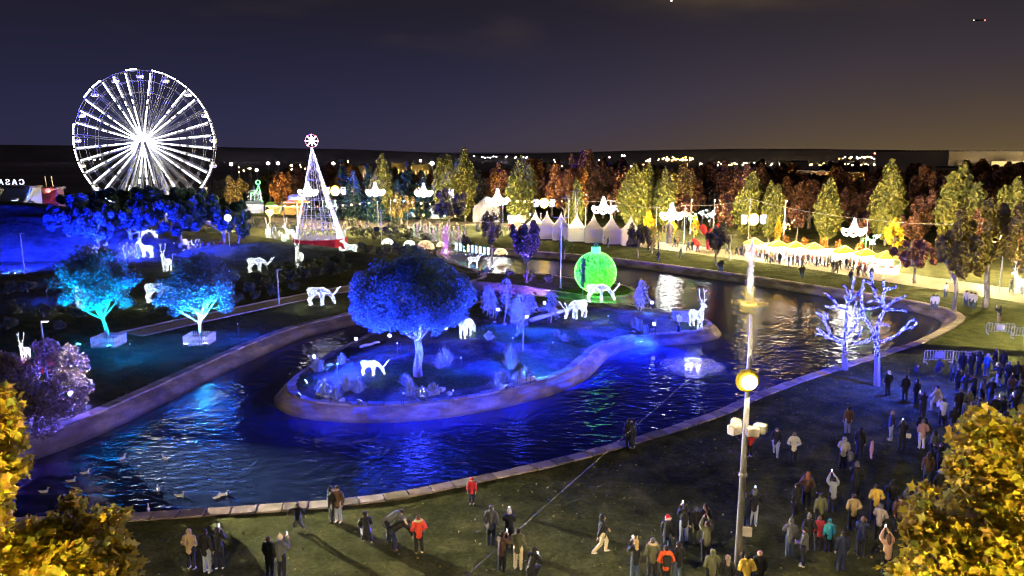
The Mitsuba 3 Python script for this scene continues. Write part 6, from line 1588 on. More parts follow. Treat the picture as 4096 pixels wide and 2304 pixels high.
def person_meshes(pose, hair, lowres=False):
    key = (pose, hair, lowres)
    if key in _people:
        return _people[key]
    p = POSES[pose]
    hip, chest, head = np.array(p.get('hip', (0, 0, .93))), np.array(p.get('chest', (0, 0, 1.32))), np.array(p.get('head', HEAD))
    fwd = head - chest
    up = fwd / np.linalg.norm(fwd)
    fy = np.cross(up, [1, 0, 0]) * -1
    if fy[1] < 0:
        fy = -fy
    V = lambda c, r: (*c, r)
    neck = chest + up * .15
    body = [hull(V(neck - up * .02, .055), V(head - up * .07, .055)), hull(V(head + up * .03 - fy * .012, .092), V(head - up * .05 + fy * .03, .066), V(head - up * .085 + fy * .05, .04)), hull(V(head - up * .01 + fy * .10, .014), V(head - up * .035 + fy * .118, .018)), hull(V(chest, .12), V(hip, .125))]
    for s in (-1, 1):
        body += [hull(V(head - up * .015 + [s * .088, 0, 0], .022), V(head - up * .04 + [s * .085, 0, 0], .018))]
    jac, trs, sho, hand = [], [], [], []
    sh = chest + up * .09
    for s, (el, wr), (kn, an) in zip((-1, 1), p['arm'], p['leg']):
        S, E, W = sh + [s * .175, 0, 0], np.array(el) * [s, 1, 1], np.array(wr) * [s, 1, 1]
        Hh, K, A = hip + [s * .085, 0, 0], np.array(kn) * [s, 1, 1], np.array(an) * [s, 1, 1]
        d = (W - E) / np.linalg.norm(W - E)
        palm = W + d * .075
        body += [hull(V(sh, .09), V(S, .06)), hull(V(S, .06), V(E, .045)), hull(V(E, .045), V(W, .03)), hull(V(W, .03), V(palm, .036)), hull(V(Hh, .095), V(K, .06)), hull(V(K, .06), V(A, .045)), hull(V(A, .045), V(A + [0, .12, -.03], .035))]
        side = np.cross(d, [1, 0, 0])
        side /= np.linalg.norm(side)
        for q in range(4):
            b = palm + side * (q - 1.5) * .019 + d * .025
            k1 = b + d * (.042, .048, .045, .034)[q] + [-s * .006, 0, 0]
            k2 = k1 + d * .030 + [-s * .018, 0, 0]
            hand += [hull(V(b, .0095), V(k1, .0088)), hull(V(k1, .0088), V(k2, .0078))]
        hand += [hull(V(W + d * .03 + side * -.03, .011), V(W + d * .07 + side * -.062, .010)), hull(V(W + d * .07 + side * -.062, .010), V(W + d * .10 + side * -.066, .009))]
        jac += [hull(V(sh, .12), V(S, .088)), hull(V(S, .09), V(E, .076)), hull(V(E, .076), V(W - d * .02, .056))]
        trs += [hull(V(hip + [s * .06, 0, .03], .125), V(Hh, .122), V(K, .085)), hull(V(K, .085), V(A + [0, 0, .02], .066))]
        sho += [hull(V(A + [0, -.03, -.035], .045), V(A + [0, .03, -.02], .05), V(A + [0, .15, -.045], .038))]
    jac += [hull(V(sh, .125), V(chest, .155)), hull(V(chest, .16), V(hip + [0, 0, .02], .168)), hull(V(hip + [0, 0, .02], .168), V(hip - [0, -.01, .11], .178)), hull(V(neck - up * .03, .092), V(neck + up * .02 - fy * .015, .085))]
    res = .09 if lowres else .055
    bm = skin(body, res, 3)
    out = {'body': bm}
    if not lowres:
        m = m3.Manifold(m3.Mesh(np.asarray(bm.vertices, np.float32), np.asarray(bm.faces, np.uint32)))
        q = (m + m3.Manifold.batch_boolean(hand, m3.OpType.Add)) if m.status() == m3.Error.NoError else m3.Manifold.batch_boolean(hand, m3.OpType.Add)
        out['body'] = q if m.status() == m3.Error.NoError else join([bm, q])
    out['jacket'], out['trousers'] = skin(jac, res, 3), skin(trs, res, 3)
    for i in range(2):
        out['shoe' + str(i)] = skin([sho[i]], .06, 1)
    H = []
    if hair in ('short', 'long', 'bun', 'grey', 'ears'):
        H = [hull(V(head + up * .045 - fy * .02, .102), V(head + up * .01 - fy * .045, .092))]
        if hair in ('long', 'ears'):
            H += [hull(V(head - fy * .05, .088), V(head - up * .22 - fy * .085, .075), V(head - up * .34 - fy * .08, .04))]
        if hair == 'ears':
            H += [hull(V(head + up * .12 + [s * .05, 0, 0], .02), V(head + up * .24 + [s * .06, 0, 0], .024)) for s in (-1, 1)]
    elif hair == 'beanie':
        H = [hull(V(head + up * .055 - fy * .01, .112), V(head + up * .09 - fy * .015, .10)), hull(V(head + up * .19 - fy * .02, .03), V(head + up * .20 - fy * .02, .034))]
    elif hair == 'santa':
        H = [hull(V(head + up * .06 - fy * .01, .106), V(head + up * .17 - fy * .08, .05)), hull(V(head + up * .17 - fy * .08, .05), V(head + up * .05 - fy * .19, .03))]
        out['trim'] = join([m3.Manifold.batch_boolean([m3.Manifold.sphere(.04, 8).translate([float(v) for v in head + up * .04 + np.array([math.cos(a) * .105, 0, 0]) + fy * math.sin(a) * .105]) for a in np.linspace(0, 6.28, 13)[:-1]] + [m3.Manifold.sphere(.045, 8).translate([float(v) for v in head + up * .03 - fy * .21])], m3.OpType.Add)])
    elif hair == 'hood':
        H = [hull(V(head + up * .05 - fy * .03, .112), V(head - up * .10 - fy * .04, .10))]
    elif hair == 'fur':
        H = [hull(V(head + up * .045 - fy * .02, .102), V(head + up * .01 - fy * .045, .092))]
        out['fur_collar'] = skin([m3.Manifold.sphere(.062, 8).translate([float(v) for v in neck + up * .02 + np.array([math.cos(a) * .135, 0, 0]) + fy * (math.sin(a) * .11 - .03)]) for a in np.linspace(0, 6.28, 13)[:-1]], .05, 2)
    out['hair'] = skin(H, .07, 2)
    _people[key] = (out, np.mean([np.array(p['arm'][0][1]) * [-1, 1, 1], np.array(p['arm'][1][1])], 0), fy)
    return _people[key]


_pg = {}


def pgeo(pose, hair, low, name, col):
    k = (pose, hair, low, name, tuple(col))
    if k not in _pg:
        _pg[k] = geo(person_meshes(pose, hair, low)[0][name], col, True)
    return _pg[k]


BLK, NVY, GRY, WHT, RED, ORG, OLV, TAN, YEL, PNK, BRN, CRM, BLU, JEA, LTJ = (.018, .018, .022), (.02, .025, .06), (.11, .11, .12), (.62, .60, .60), (.48, .03, .04), (.75, .12, .04), (.12, .12, .07), (.42, .30, .16), (.66, .44, .08), (.52, .28, .30), (.10, .055, .04), (.60, .50, .32), (.03, .12, .55), (.06, .08, .13), (.30, .33, .40)
SKIN, DHAIR, BHAIR = (.50, .32, .24), (.025, .018, .014), (.45, .30, .15)


def person(x, y, pose, face, sc, jac, trs, label, hair='short', hcol=DHAIR, shoes=(.06, .06, .06), extra=None, low=False, group=None, z=0.0):
    t = thing('person', label, 'person', group)
    m = tw((x, y, z), math.radians(face), sc)
    ms, hands, fy = person_meshes(pose, hair, low)
    part(t, 'body', pgeo(pose, hair, low, 'body', SKIN), 'cloth_mat', m)
    part(t, 'jacket', pgeo(pose, hair, low, 'jacket', jac), 'cloth_mat', m)
    part(t, 'trousers', pgeo(pose, hair, low, 'trousers', trs), 'cloth_mat', m)
    for i in range(2):
        part(t, 'shoe', pgeo(pose, hair, low, 'shoe' + str(i), shoes), 'cloth_mat', m)
    part(t, 'hat' if hair in ('beanie', 'santa') else 'hood' if hair == 'hood' else 'hair', pgeo(pose, hair, low, 'hair', hcol), 'cloth_mat', m)
    if 'trim' in ms:
        part(t, 'hat_trim', pgeo(pose, hair, low, 'trim', (.7, .68, .64)), 'cloth_mat', m)
    if 'fur_collar' in ms:
        part(t, 'fur_collar', pgeo(pose, hair, low, 'fur_collar', (.50, .40, .26)), 'cloth_mat', m)
    if extra and 'phone' in extra:
        q = thing('phone', 'lit phone of ' + ' '.join(label.split()[:11]), 'phone')
        c = hands + [0, .05, .10]
        pm = place(cbox(.085, .014, .165, .006), c)
        put(q + '__case', geo(pm, (.03, .03, .03)), 'metal_mat', m)
        put(q + '__screen', geo(place(cbox(.075, .004, .15, .002), c - [0, .0105, -.007])), 'glow_mat', m, (1.3, 1.7, 2.1), .01)
    if extra and 'bag' in extra and 'back' not in extra:
        q = thing('shoulder_bag', 'shoulder bag of ' + ' '.join(label.split()[:11]), 'bag')
        put(q, geo(place(cbox(.30, .12, .26, .04), (.27, -.02, .74)), (.6, .58, .55) if 'white bag' in label else (.03, .025, .025)), 'cloth_mat', m)
    if extra and 'backpack' in extra:
        q = thing('backpack', 'dark backpack worn by the ' + label, 'backpack')
        put(q, geo(place(cbox(.32, .18, .46, .06), (0, -.25, .98)), (.03, .03, .035)), 'cloth_mat', m)
    return t


for (x, y), pose, face, sc, jac, trs, lb, hair, hcol, shoes, ex in [((-13.3, 28.97), 'hands_in', -8, 1.02, TAN, BLK, 'person in yellow-tan jacket and black trousers, left of the trio at the bottom', 'hood', TAN, WHT, None), ((-12.53, 28.7), 'stand', -20, 1.1, BLK, LTJ, 'tall person in black coat and pale trousers in the middle of the bottom trio', 'short', DHAIR, WHT, None), ((-12.14, 29.0), 'phone', 10, 1.05, BLK, BLK, 'person in black filming with a phone at the right of the bottom trio', 'short', DHAIR, WHT, 'phone'), ((-23.59, 33.19), 'stand', -10, 1.05, NVY, TAN, 'person in tan trousers half hidden by the golden leaves at left', 'short', DHAIR, BLK, None), ((-9.74, 32.17), 'jump', 170, 0.78, BLK, GRY, 'small child jumping on the dark lawn', 'hood', GRY, TAN, None), ((-8.43, 33.0), 'cuddle', -60, 1.04, BLK, BLK, 'person in black with a bag standing close to a partner by the near bank', 'short', DHAIR, BLK, 'bag'), ((-8.11, 33.04), 'stand', 165, 1.04, BRN, LTJ, 'person in brown coat and pale trousers by the near bank', 'short', DHAIR, WHT, None), ((-9.84, 28.37), 'stand', -20, 1.02, BLK, BLK, 'person in black beside the one in a pale beanie at the bottom', 'short', BRN, BLK, None), ((-9.35, 28.34), 'phone', -25, 1.06, GRY, BLK, 'person in grey jacket and pale beanie photographing at the bottom', 'beanie', CRM, BLK, 'phone'), ((-6.45, 31.23), 'crouch', 20, 1.08, BLK, BLK, 'person in black crouching on the lawn', 'short', DHAIR, WHT, None), ((-5.46, 31.23), 'bend', -60, 1.05, GRY, NVY, 'person in grey leaning forward behind the fur hood', 'short', DHAIR, BLK, None), ((-5.11, 30.48), 'bend', -70, 1.02, BLK, NVY, 'person bending down with a fur-trimmed hood', 'fur', DHAIR, BRN, None), ((-4.01, 30.24), 'hands_in', 20, 1.02, (0.62, 0.06, 0.04), BLK, 'person in bright red coat with fur hood and black trousers', 'fur', BRN, TAN, None), ((-1.97, 34.87), 'stand', 175, 0.8, RED, NVY, 'child in red coat facing the camera by the near bank', 'hood', RED, WHT, None), ((-0.91, 30.92), 'stand', -10, 1.08, GRY, NVY, 'person in dark grey jacket with back turned, left of the white beanie', 'short', GRY, BLK, None), ((-0.12, 30.58), 'phone', 0, 1.05, BLK, BLK, 'person in black coat and white beanie filming the lake', 'beanie', WHT, BLK, 'phone'), ((-0.41, 28.79), 'phone', -30, 1.0, BRN, BLK, 'person in brown jacket whose face is lit by a phone', 'short', DHAIR, BLK, 'phone'), ((0.25, 28.97), 'hands_in', -15, 1.05, OLV, CRM, 'person in olive coat and beige trousers', 'short', DHAIR, WHT, None), ((0.79, 28.34), 'crouch', -30, 1.0, BLK, BLK, 'person in black crouching at the bottom edge right of the beige trousers', 'short', DHAIR, BLK, 'phone'), ((3.86, 30.21), 'walk', -80, 1.03, BLK, CRM, 'person in dark jacket and white trousers walking right on the open lawn', 'hood', BLK, WHT, None), ((6.79, 42.07), 'stand', 30, 1.05, BLK, BLK, 'left of a dark couple standing on the near bank', 'short', DHAIR, BLK, None), ((7.07, 42.07), 'cuddle', 60, 1.05, NVY, NVY, 'right of a dark couple standing on the near bank', 'short', DHAIR, WHT, None), ((4.96, 28.08), 'phone', 10, 1.04, BLK, JEA, 'blonde person with rabbit ears filming at the bottom', 'ears', BHAIR, BLK, 'phone bag'), ((5.65, 28.2), 'hands_in', 5, 1.05, OLV, BLK, 'person in olive parka with grey fur hood', 'fur', GRY, BLK, None), ((6.64, 30.08), 'stand', -40, 1.04, BLK, JEA, 'person in a red and white santa hat', 'santa', (0.5, 0.02, 0.03), BLK, None), ((6.09, 27.71), 'hands_in', 0, 1.0, ORG, BLK, 'person in orange-red hoodie wearing a dark backpack', 'short', DHAIR, BLK, 'backpack'), ((6.63, 27.94), 'hands_in', 30, 1.02, BLK, JEA, 'person in black beside the orange hoodie', 'short', DHAIR, BLK, None), ((7.6, 31.16), 'phone', 0, 1.05, BLK, LTJ, 'person in black coat and pale trousers holding up a phone near the post', 'hood', BLK, BLK, 'phone'), ((8.09, 30.95), 'stand', 0, 1.03, BLK, OLV, 'grey-haired person left of the brown-haired one near the post', 'grey', GRY, BLK, None), ((8.5, 31.09), 'stand', 25, 1.06, BLK, BLK, 'long-haired brown-haired person near the post', 'long', BRN, BLK, 'bag'), ((8.18, 29.56), 'high', 0, 1.05, OLV, BLK, 'person in olive jacket with both arms raised left of the post', 'short', BRN, BLK, None), ((7.81, 27.26), 'hands_in', 0, 1.05, OLV, BLK, 'person with a khaki hood at the bottom edge left of the post', 'hood', OLV, BLK, None), ((8.31, 26.94), 'stand', 0, 1.02, BLK, BLK, 'person with light brown hair at the bottom edge just left of the post', 'long', (0.3, 0.22, 0.18), BLK, None), ((9.07, 26.99), 'hands_in', 0, 1.05, YEL, BLK, 'person in a yellow jacket at the bottom edge right of the post', 'short', DHAIR, BLK, None), ((9.65, 27.26), 'stand', 0, 1.02, BLK, BLK, 'person in dark clothes with pinkish hair at the bottom edge right of the post', 'short', PNK, BLK, None), ((13.46, 40.77), 'stand', 10, 1.0, RED, BLK, 'person in a red top half hidden behind the post', 'short', DHAIR, WHT, None), ((11.16, 32.69), 'phone', -20, 1.05, BLK, LTJ, 'person in dark coat and blue-grey trousers right of the post', 'hood', GRY, WHT, 'phone'), ((10.71, 32.31), 'phone', 10, 1.03, NVY, NVY, 'person in navy partly behind the post', 'short', DHAIR, BLK, 'phone'), ((15.01, 40.89), 'walk', 160, 0.98, BLK, LTJ, 'fair-haired child in dark top and pale trousers right of the post', 'short', GRY, WHT, None), ((15.62, 39.88), 'hands_in', -10, 1.04, WHT, BLK, 'person in a white puffer jacket and black trousers', 'short', GRY, BLK, None), ((18.06, 39.12), 'cuddle', -30, 1.05, (0.36, 0.33, 0.36), BLK, 'person in a pale grey hooded jacket pushing a buggy', 'hood', (0.36, 0.33, 0.36), BLK, None), ((19.62, 40.6), 'stand', -40, 1.05, BLK, BLK, 'person in black holding the hand of a child in pink', 'short', DHAIR, BLK, None), ((20.23, 40.43), 'stand', 80, 0.62, PNK, PNK, 'small child in pink', 'hood', PNK, BLK, None), ((20.57, 44.3), 'stand', 0, 1.02, BRN, LTJ, 'person in dark top and pale trousers in the middle of the right lawn', 'short', DHAIR, BLK, None), ((22.75, 43.32), 'stand', 60, 1.05, NVY, LTJ, 'person in navy coat with a white sash', 'short', TAN, WHT, None), ((22.61, 41.77), 'phone', -20, 1.05, BLK, BLK, 'person with a white bag and a lit phone', 'short', DHAIR, BLK, 'phone bag'), ((23.89, 42.01), 'hands_in', 0, 1.0, PNK, WHT, 'person in pink coat and white trousers', 'beanie', GRY, WHT, None), ((26.74, 51.91), 'stand', 10, 1.05, BLK, BLK, 'person under a white umbrella-like hood near the wrapped trees', 'hood', WHT, BLK, None), ((27.42, 50.85), 'stand', 0, 1.05, BLK, BLK, 'left dark figure behind the person with the white hood', 'short', DHAIR, BLK, None), ((27.86, 50.16), 'stand', 20, 1.0, BLK, BLK, 'right dark figure behind the person with the white hood', 'short', DHAIR, BLK, None), ((28.31, 48.53), 'walk', 40, 1.03, CRM, CRM, 'person in pale coat and pale trousers on the right lawn', 'short', DHAIR, WHT, None), ((27.12, 45.68), 'phone', 0, 1.05, WHT, BLK, 'person in white jacket with raised elbows', 'short', DHAIR, BLK, None), ((26.69, 47.14), 'phone', 10, 1.03, BLK, BLK, 'person in black with a phone left of the white jacket', 'short', DHAIR, BLK, 'phone'), ((29.37, 47.75), 'stand', 0, 1.03, BLK, BLK, 'person with pale hat above the golden leaves at right', 'beanie', GRY, BLK, None), ((29.86, 47.59), 'stand', 0, 1.03, OLV, BLK, 'person in dark green above the golden leaves at right', 'short', GRY, BLK, None), ((33.25, 57.25), 'crouch', -60, 1.0, NVY, NVY, 'person in navy crouching with a camera by the barrier', 'short', DHAIR, BLK, None), ((34.93, 56.92), 'stand', -10, 1.05, BLK, BLK, 'leftmost person of the crowd by the barrier', 'hood', BLK, BLK, None), ((35.64, 56.92), 'stand', 10, 1.03, BLK, BLK, 'second person of the crowd by the barrier', 'short', DHAIR, BLK, None), ((36.32, 57.03), 'point', 0, 1.08, BLK, BLK, 'person in the crowd stretching out one arm to the left', 'short', DHAIR, BLK, None), ((36.65, 56.6), 'hands_in', 10, 1.04, BLU, JEA, 'person in bright blue coat in the crowd by the barrier', 'hood', LTJ, LTJ, None), ((38.28, 58.13), 'stand', 20, 1.05, BLK, OLV, 'person in black and brown in the crowd behind the blue coat', 'long', BRN, BLK, None), ((38.29, 57.25), 'stand', -20, 1.05, BLK, BLK, 'person in dark coat in the crowd right of the blue coat', 'short', DHAIR, BLK, None), ((35.73, 53.68), 'phone', 0, 1.04, BLK, LTJ, 'person in black jacket and blue-lit trousers before the crowd', 'short', DHAIR, BLK, 'phone'), ((36.86, 54.36), 'hands_in', 0, 1.04, NVY, BLK, 'person in navy jacket before the crowd', 'short', GRY, BLK, None), ((37.49, 54.36), 'stand', 0, 1.04, BLK, BLK, 'person in black at the right edge before the crowd', 'short', DHAIR, BLK, None), ((38.12, 54.55), 'stand', 10, 1.02, BRN, BLK, 'person in brown cut by the right edge', 'short', DHAIR, BLK, None), ((30.56, 45.96), 'stand', 0, 1.1, BLK, BLK, 'person with pale hair in the dark group at right', 'grey', LTJ, BLK, None), ((31.21, 46.11), 'phone', 10, 1.05, NVY, BLK, 'person with a phone in the dark group at right', 'short', DHAIR, BLK, 'phone'), ((32.2, 46.54), 'phone', -10, 1.06, BLK, GRY, 'person filming at the right of the dark group', 'short', DHAIR, BLK, 'phone'), ((49.31, 75.11), 'phone', 20, 1.04, BLK, TAN, 'person in black with a phone behind the right barrier', 'short', DHAIR, BLK, 'phone'), ((14.38, 34.7), 'hands_in', -30, 1.02, BRN, BLK, 'red-haired person in brown jacket right of the post', 'long', (0.3, 0.1, 0.06), BLK, None), ((15.36, 34.04), 'high', 0, 1.02, LTJ, BLK, 'person with both arms raised over the head, photographing', 'short', DHAIR, BLK, 'phone'), ((17.03, 33.23), 'hands_in', -5, 1.03, YEL, BLK, 'person in a mustard yellow jacket', 'short', DHAIR, BLK, None), ((15.53, 32.24), 'hands_in', 0, 1.02, TAN, BLK, 'person in a tan jacket below the mustard one', 'short', DHAIR, BLK, None), ((16.32, 31.34), 'cuddle', -40, 1.0, (0.36, 0.3, 0.32), BLK, 'grey-haired person in pale pink jacket', 'grey', GRY, BLK, None), ((17.56, 32.09), 'stand', 180, 1.0, BRN, BLK, 'person in dark maroon facing the camera', 'short', DHAIR, BLK, None), ((18.25, 32.54), 'high', -30, 1.04, GRY, BLK, 'person in grey beside the golden leaves', 'short', DHAIR, BLK, None), ((20.91, 34.87), 'stand', 0, 1.02, BLK, BLK, 'person in black with a pale cap at right', 'beanie', LTJ, BLK, None), ((21.37, 34.96), 'stand', 0, 1.06, BLK, BLK, 'taller person in black next to the pale cap', 'short', GRY, BLK, None), ((12.77, 30.34), 'hands_in', 10, 1.0, BLK, BLK, 'person in black with a grey cap beside two children', 'beanie', GRY, BLK, None), ((13.28, 30.48), 'stand', 0, 0.92, (0.3, 0.03, 0.05), BLK, 'child in dark red between the grey cap and the blue coat', 'short', BRN, BLK, None), ((13.66, 30.34), 'stand', 0, 0.86, (0.04, 0.3, 0.48), BLK, 'child in bright turquoise coat', 'beanie', (0.04, 0.2, 0.3), BLK, None), ((12.16, 29.19), 'cuddle', 60, 1.0, GRY, BLK, 'person in grey holding a phone at the lower middle', 'short', DHAIR, WHT, None), ((15.27, 28.52), 'high', 0, 1.03, (0.4, 0.24, 0.18), BLK, 'person in dusty pink sweater filming with raised arms at the bottom', 'long', BRN, BLK, 'phone'), ((13.58, 28.82), 'stand', 0, 1.0, NVY, NVY, 'person in navy at the bottom, hardly lit', 'short', DHAIR, BLK, None)]:
    person(x, y, pose, face, sc, jac, trs, lb, hair, hcol, shoes, ex)

rng = np.random.default_rng(321)
for k, (x, y) in enumerate([(32.2, 52.73), (31.89, 51.37), (32.17, 50.85), (32.52, 50.33), (32.76, 49.83), (30.0, 46.54), (29.7, 45.47), (28.51, 44.98), (29.97, 43.77), (30.48, 43.45), (27.09, 44.44), (23.53, 40.15), (23.02, 38.54), (21.53, 37.05), (17.19, 35.66), (14.1, 32.39), (18.15, 33.95), (14.91, 29.95), (13.43, 33.55), (11.85, 29.95), (24.44, 43.13), (35.12, 51.37), (35.25, 50.5), (33.21, 55.15), (34.55, 49.66)]):
    person(x, y, ('stand', 'hands_in', 'phone', 'stand', 'cuddle')[k % 5], float(rng.uniform(-40, 40)), float(rng.uniform(.95, 1.08)), [BLK, NVY, BLK, GRY, BLK, BRN, BLK, OLV][k % 8], [BLK, JEA, BLK][k % 3], 'person in dark clothes standing in the shade of the lower right lawn', ('short', 'hood', 'short', 'long', 'beanie')[k % 5], (DHAIR, BLK, BRN, DHAIR, GRY)[k % 5], low=True, group='dark figures on the lower right lawn')

# ---- people strolling far off along the promenade and the fair
FARC = [BLK, NVY, GRY, BRN, (.3, .05, .05), OLV, BLK, TAN, (.08, .10, .16), BLK]
rng = np.random.default_rng(123)


def far_person(x, y, lb, grp, k, pose=None):
    person(x, y, pose or ('walk', 'stand', 'walk', 'hands_in')[k % 4], float(rng.choice([-85, 90, 80, -95, 0, 180])), float(rng.uniform(.95, 1.1)), FARC[k % 10], [BLK, JEA, NVY, BLK, GRY][k % 5], lb, 'short', DHAIR, (.05, .05, .05), None, True, grp)


for k, (x, y) in enumerate([(37.72, 126.29), (38.56, 126.68), (38.85, 125.9), (39.82, 125.52), (39.98, 123.25), (40.59, 123.25), (39.67, 117.22), (40.73, 117.9), (41.21, 117.77), (41.24, 115.89), (43.58, 119.63), (42.17, 114.58), (43.54, 114.71), (44.2, 114.46), (46.02, 115.23), (46.18, 113.94), (46.69, 113.94), (47.35, 113.82), (48.07, 113.62), (46.27, 108.18), (46.48, 107.6), (49.62, 111.44), (49.9, 110.84), (48.27, 104.55), (49.14, 104.55), (48.99, 102.17), (41.8, 117.9), (40.25, 117.36), (45.6, 115.89), (43.3, 115.89), (48.34, 110.84), (49.83, 109.64), (50.13, 107.89), (41.18, 122.87), (44.81, 115.56), (47.61, 113.31)]):
    far_person(x, y, 'person strolling on the pale path in front of the gold-roofed stalls', 'people before the gold-roofed stalls', k)
for k, (x, y) in enumerate([(23.8, 131.71), (24.29, 131.38), (26.06, 134.27), (29.68, 137.93), (30.27, 137.79), (31.13, 133.38), (31.73, 133.04), (37.7, 126.49), (38.64, 126.92), (36.53, 127.85), (25.18, 133.72), (32.28, 131.05)]):
    far_person(x, y, 'person on the lit path near the golden trees', 'people near the golden trees', k + 3)
for k, (x, y) in enumerate([(12.62, 154.85), (13.35, 156.35), (13.92, 151.21), (14.24, 150.86), (14.71, 151.21), (15.27, 150.86), (16.23, 153.37), (17.86, 152.65), (17.58, 145.24), (17.58, 142.82), (17.53, 137.91), (19.36, 149.46), (12.87, 153.01), (15.18, 153.01)]):
    far_person(x, y, 'person in the queue before the white pagoda tents', 'people before the pagoda tents', k + 1)
for k in range(34):
    a = rng.uniform(0, 1)
    x, y = (-48 + 36 * a, rng.uniform(165, 180)) if k % 2 else (-24 + 30 * a, rng.uniform(158, 172))
    far_person(x, y, 'person in the crowd of the far fair', 'crowd of the far fair', k)
for k, (x, y) in enumerate([(-55.09, 132.22), (-53.68, 131.13), (-52.92, 131.67), (-51.74, 131.13), (-51.04, 132.22), (-48.28, 131.13), (-48.36, 133.32), (-54.92, 127.98)]):
    far_person(x, y, 'person in the blue light by the white village', 'people by the white village', k, 'stand')
for x, y, pose, f, lb in [(27.67, 123.53, 'walk', 90, 'lone walker on the far lawn above the lake'), (23.14, 118.92, 'stand', 0, 'dark figure standing on the far lawn'), (30.08, 108.75, 'stand', 0, 'left of two figures by the dark leaning tree'), (30.43, 108.75, 'stand', 10, 'right of two figures by the dark leaning tree'), (39.72, 103.08, 'cuddle', 0, 'left of a couple on the lawn before the stalls'), (40.05, 103.08, 'cuddle', 20, 'right of a couple on the lawn before the stalls'), (44.85, 99.19, 'stand', 0, 'dark person between the stalls and the wrapped trees'), (46.13, 81.62, 'stand', 0, 'person in white under the brown trees, left'), (46.45, 81.41, 'stand', 0, 'person in pale coat under the brown trees'), (51.05, 82.93, 'stand', 10, 'person in white top under the large brown plane'), (51.05, 83.82, 'stand', -10, 'dark person left of the white top under the plane'), (51.23, 82.49, 'stand', 0, 'dark person right of the white top under the plane'), (51.76, 89.07, 'stand', 0, 'person in pale coat far behind the brown trees'), (61.75, 92.49, 'walk', 90, 'dark walker on the path at the right edge'), (64.15, 93.87, 'walk', 90, 'second walker on the path at the right edge')]:
    c = WHT if 'white' in lb or 'pale' in lb else BLK
    person(x, y, pose, f, 1.03, c, JEA, lb, low=True)

# ================================================================ small things
rng = np.random.default_rng(808)
P_ = np.column_stack([rng.uniform(-26, 36, 2600), rng.uniform(25, 62, 2600), np.full(2600, .02)])
P_ = P_[~contains_xy(lake_pg.buffer(1.5), P_[:, 0], P_[:, 1])]
k = thing('fallen_leaves', 'dry leaves scattered over the near lawn', 'leaves', kind='stuff')
put(k, geo(leaf_cloud(P_, np.tile([0, 0, 1.0], (len(P_), 1)), .045, rng, 1.2, .35), vcol=leaf_tones(len(P_), [(.32, .22, .08), (.2, .13, .06), (.42, .32, .12)], rng)), 'leaf_mat')
# white crowd barriers
def barrier(x, y, rz, label, n=9, plate=None, L=2.4, grp=None):
    t = thing('crowd_barrier', label, 'barrier', grp)
    C = (.72, .72, .74)
    P = lambda m: geo(place(m, (x, y, 0), rz), C, True)
    part(t, 'frame', P(tube([(-L / 2, 0, .12), (-L / 2, 0, 1.0), (-L / 2 + .08, 0, 1.1), (L / 2 - .08, 0, 1.1), (L / 2, 0, 1.0), (L / 2, 0, .12)], .028, 6)), 'metal_mat')
    part(t, 'bottom_rail', P(tube([(-L / 2, 0, .30), (L / 2, 0, .30)], .022, 6)), 'metal_mat')
    for k in range(n):
        u = -L / 2 + (k + 1) * L / (n + 1)
        part(t, 'bar', P(tube([(u, 0, .30), (u, 0, 1.1)], .02, 5)), 'metal_mat')
    for s in (-1, 1):
        part(t, 'foot', P(tube([(s * (L / 2 - .15), -.32, .02), (s * (L / 2 - .15), 0, .14), (s * (L / 2 - .15), .32, .02)], .03, 5)), 'metal_mat')
    if plate:
        part(t, 'plate', geo(place(cbox(.75, .02, .55, .01, (0, -.05, .45)), (x, y, 0), rz), plate), 'matte')


for x, y, rz, lb, pl in [(34.95, 60.21, 0.02, 'white crowd barrier with a lilac plate on the right lawn', (0.5, 0.48, 0.66)), (37.16, 59.97, 0.0, 'white crowd barrier half hidden by the crowd', (0.5, 0.48, 0.6)), (46.3, 70.16, -0.22, 'white crowd barrier with a pale plate at the right edge, left one', (0.6, 0.6, 0.58)), (47.53, 68.44, -0.2, 'white crowd barrier cut by the right edge', None)]:
    barrier(x, y, rz, lb, plate=pl)
x, y = (31.84, 57.58)
k = thing('bag', 'dark bag lying on the grass before the barrier', 'bag')
put(k, geo(place(cbox(.5, .3, .55, .12), (x, y, 0), .3), (.03, .03, .05)), 'cloth_mat')
x, y = (18.53, 39.49)
t = thing('buggy', 'child buggy pushed by the person in pale grey', 'buggy')
part(t, 'seat', geo(place(cbox(.42, .5, .5, .1), (x, y, .35), .4), (.16, .16, .2)), 'cloth_mat')
part(t, 'frame', geo(tube([(x - .3, y - .35, 1.0), (x, y, .5), (x + .2, y + .3, .12)], .02, 5), (.6, .6, .6)), 'metal_mat')
for q, (a, b) in enumerate(((-.2, -.2), (.25, -.2), (-.2, .3), (.25, .3))):
    part(t, 'wheel', geo(tube([(x + a, y + b, .11), (x + a + .05, y + b, .11)], .11, 10), (.05, .05, .05)), 'matte')


# white ducks and geese on the water
def duck(x, y, rz, sc, lb, grp=None):
    t = thing('duck', lb, 'duck', grp)
    B = [hull((-.20, 0, .06, .11), (.14, 0, .07, .13)), hull((-.20, 0, .09, .09), (-.40, 0, .17, .03)), hull((.18, 0, .12, .07), (.26, 0, .36, .045)), hull((.26, 0, .37, .055), (.32, 0, .37, .045))]
    m = tw((x, y, WATER_Z - .02), rz, sc)
    part(t, 'body', geo(skin(B, .06, 3), (.66, .62, .60), True), 'matte', m)
    part(t, 'bill', geo(hull((.34, 0, .36, .022), (.44, 0, .345, .014)), (.6, .28, .05), True), 'matte', m)


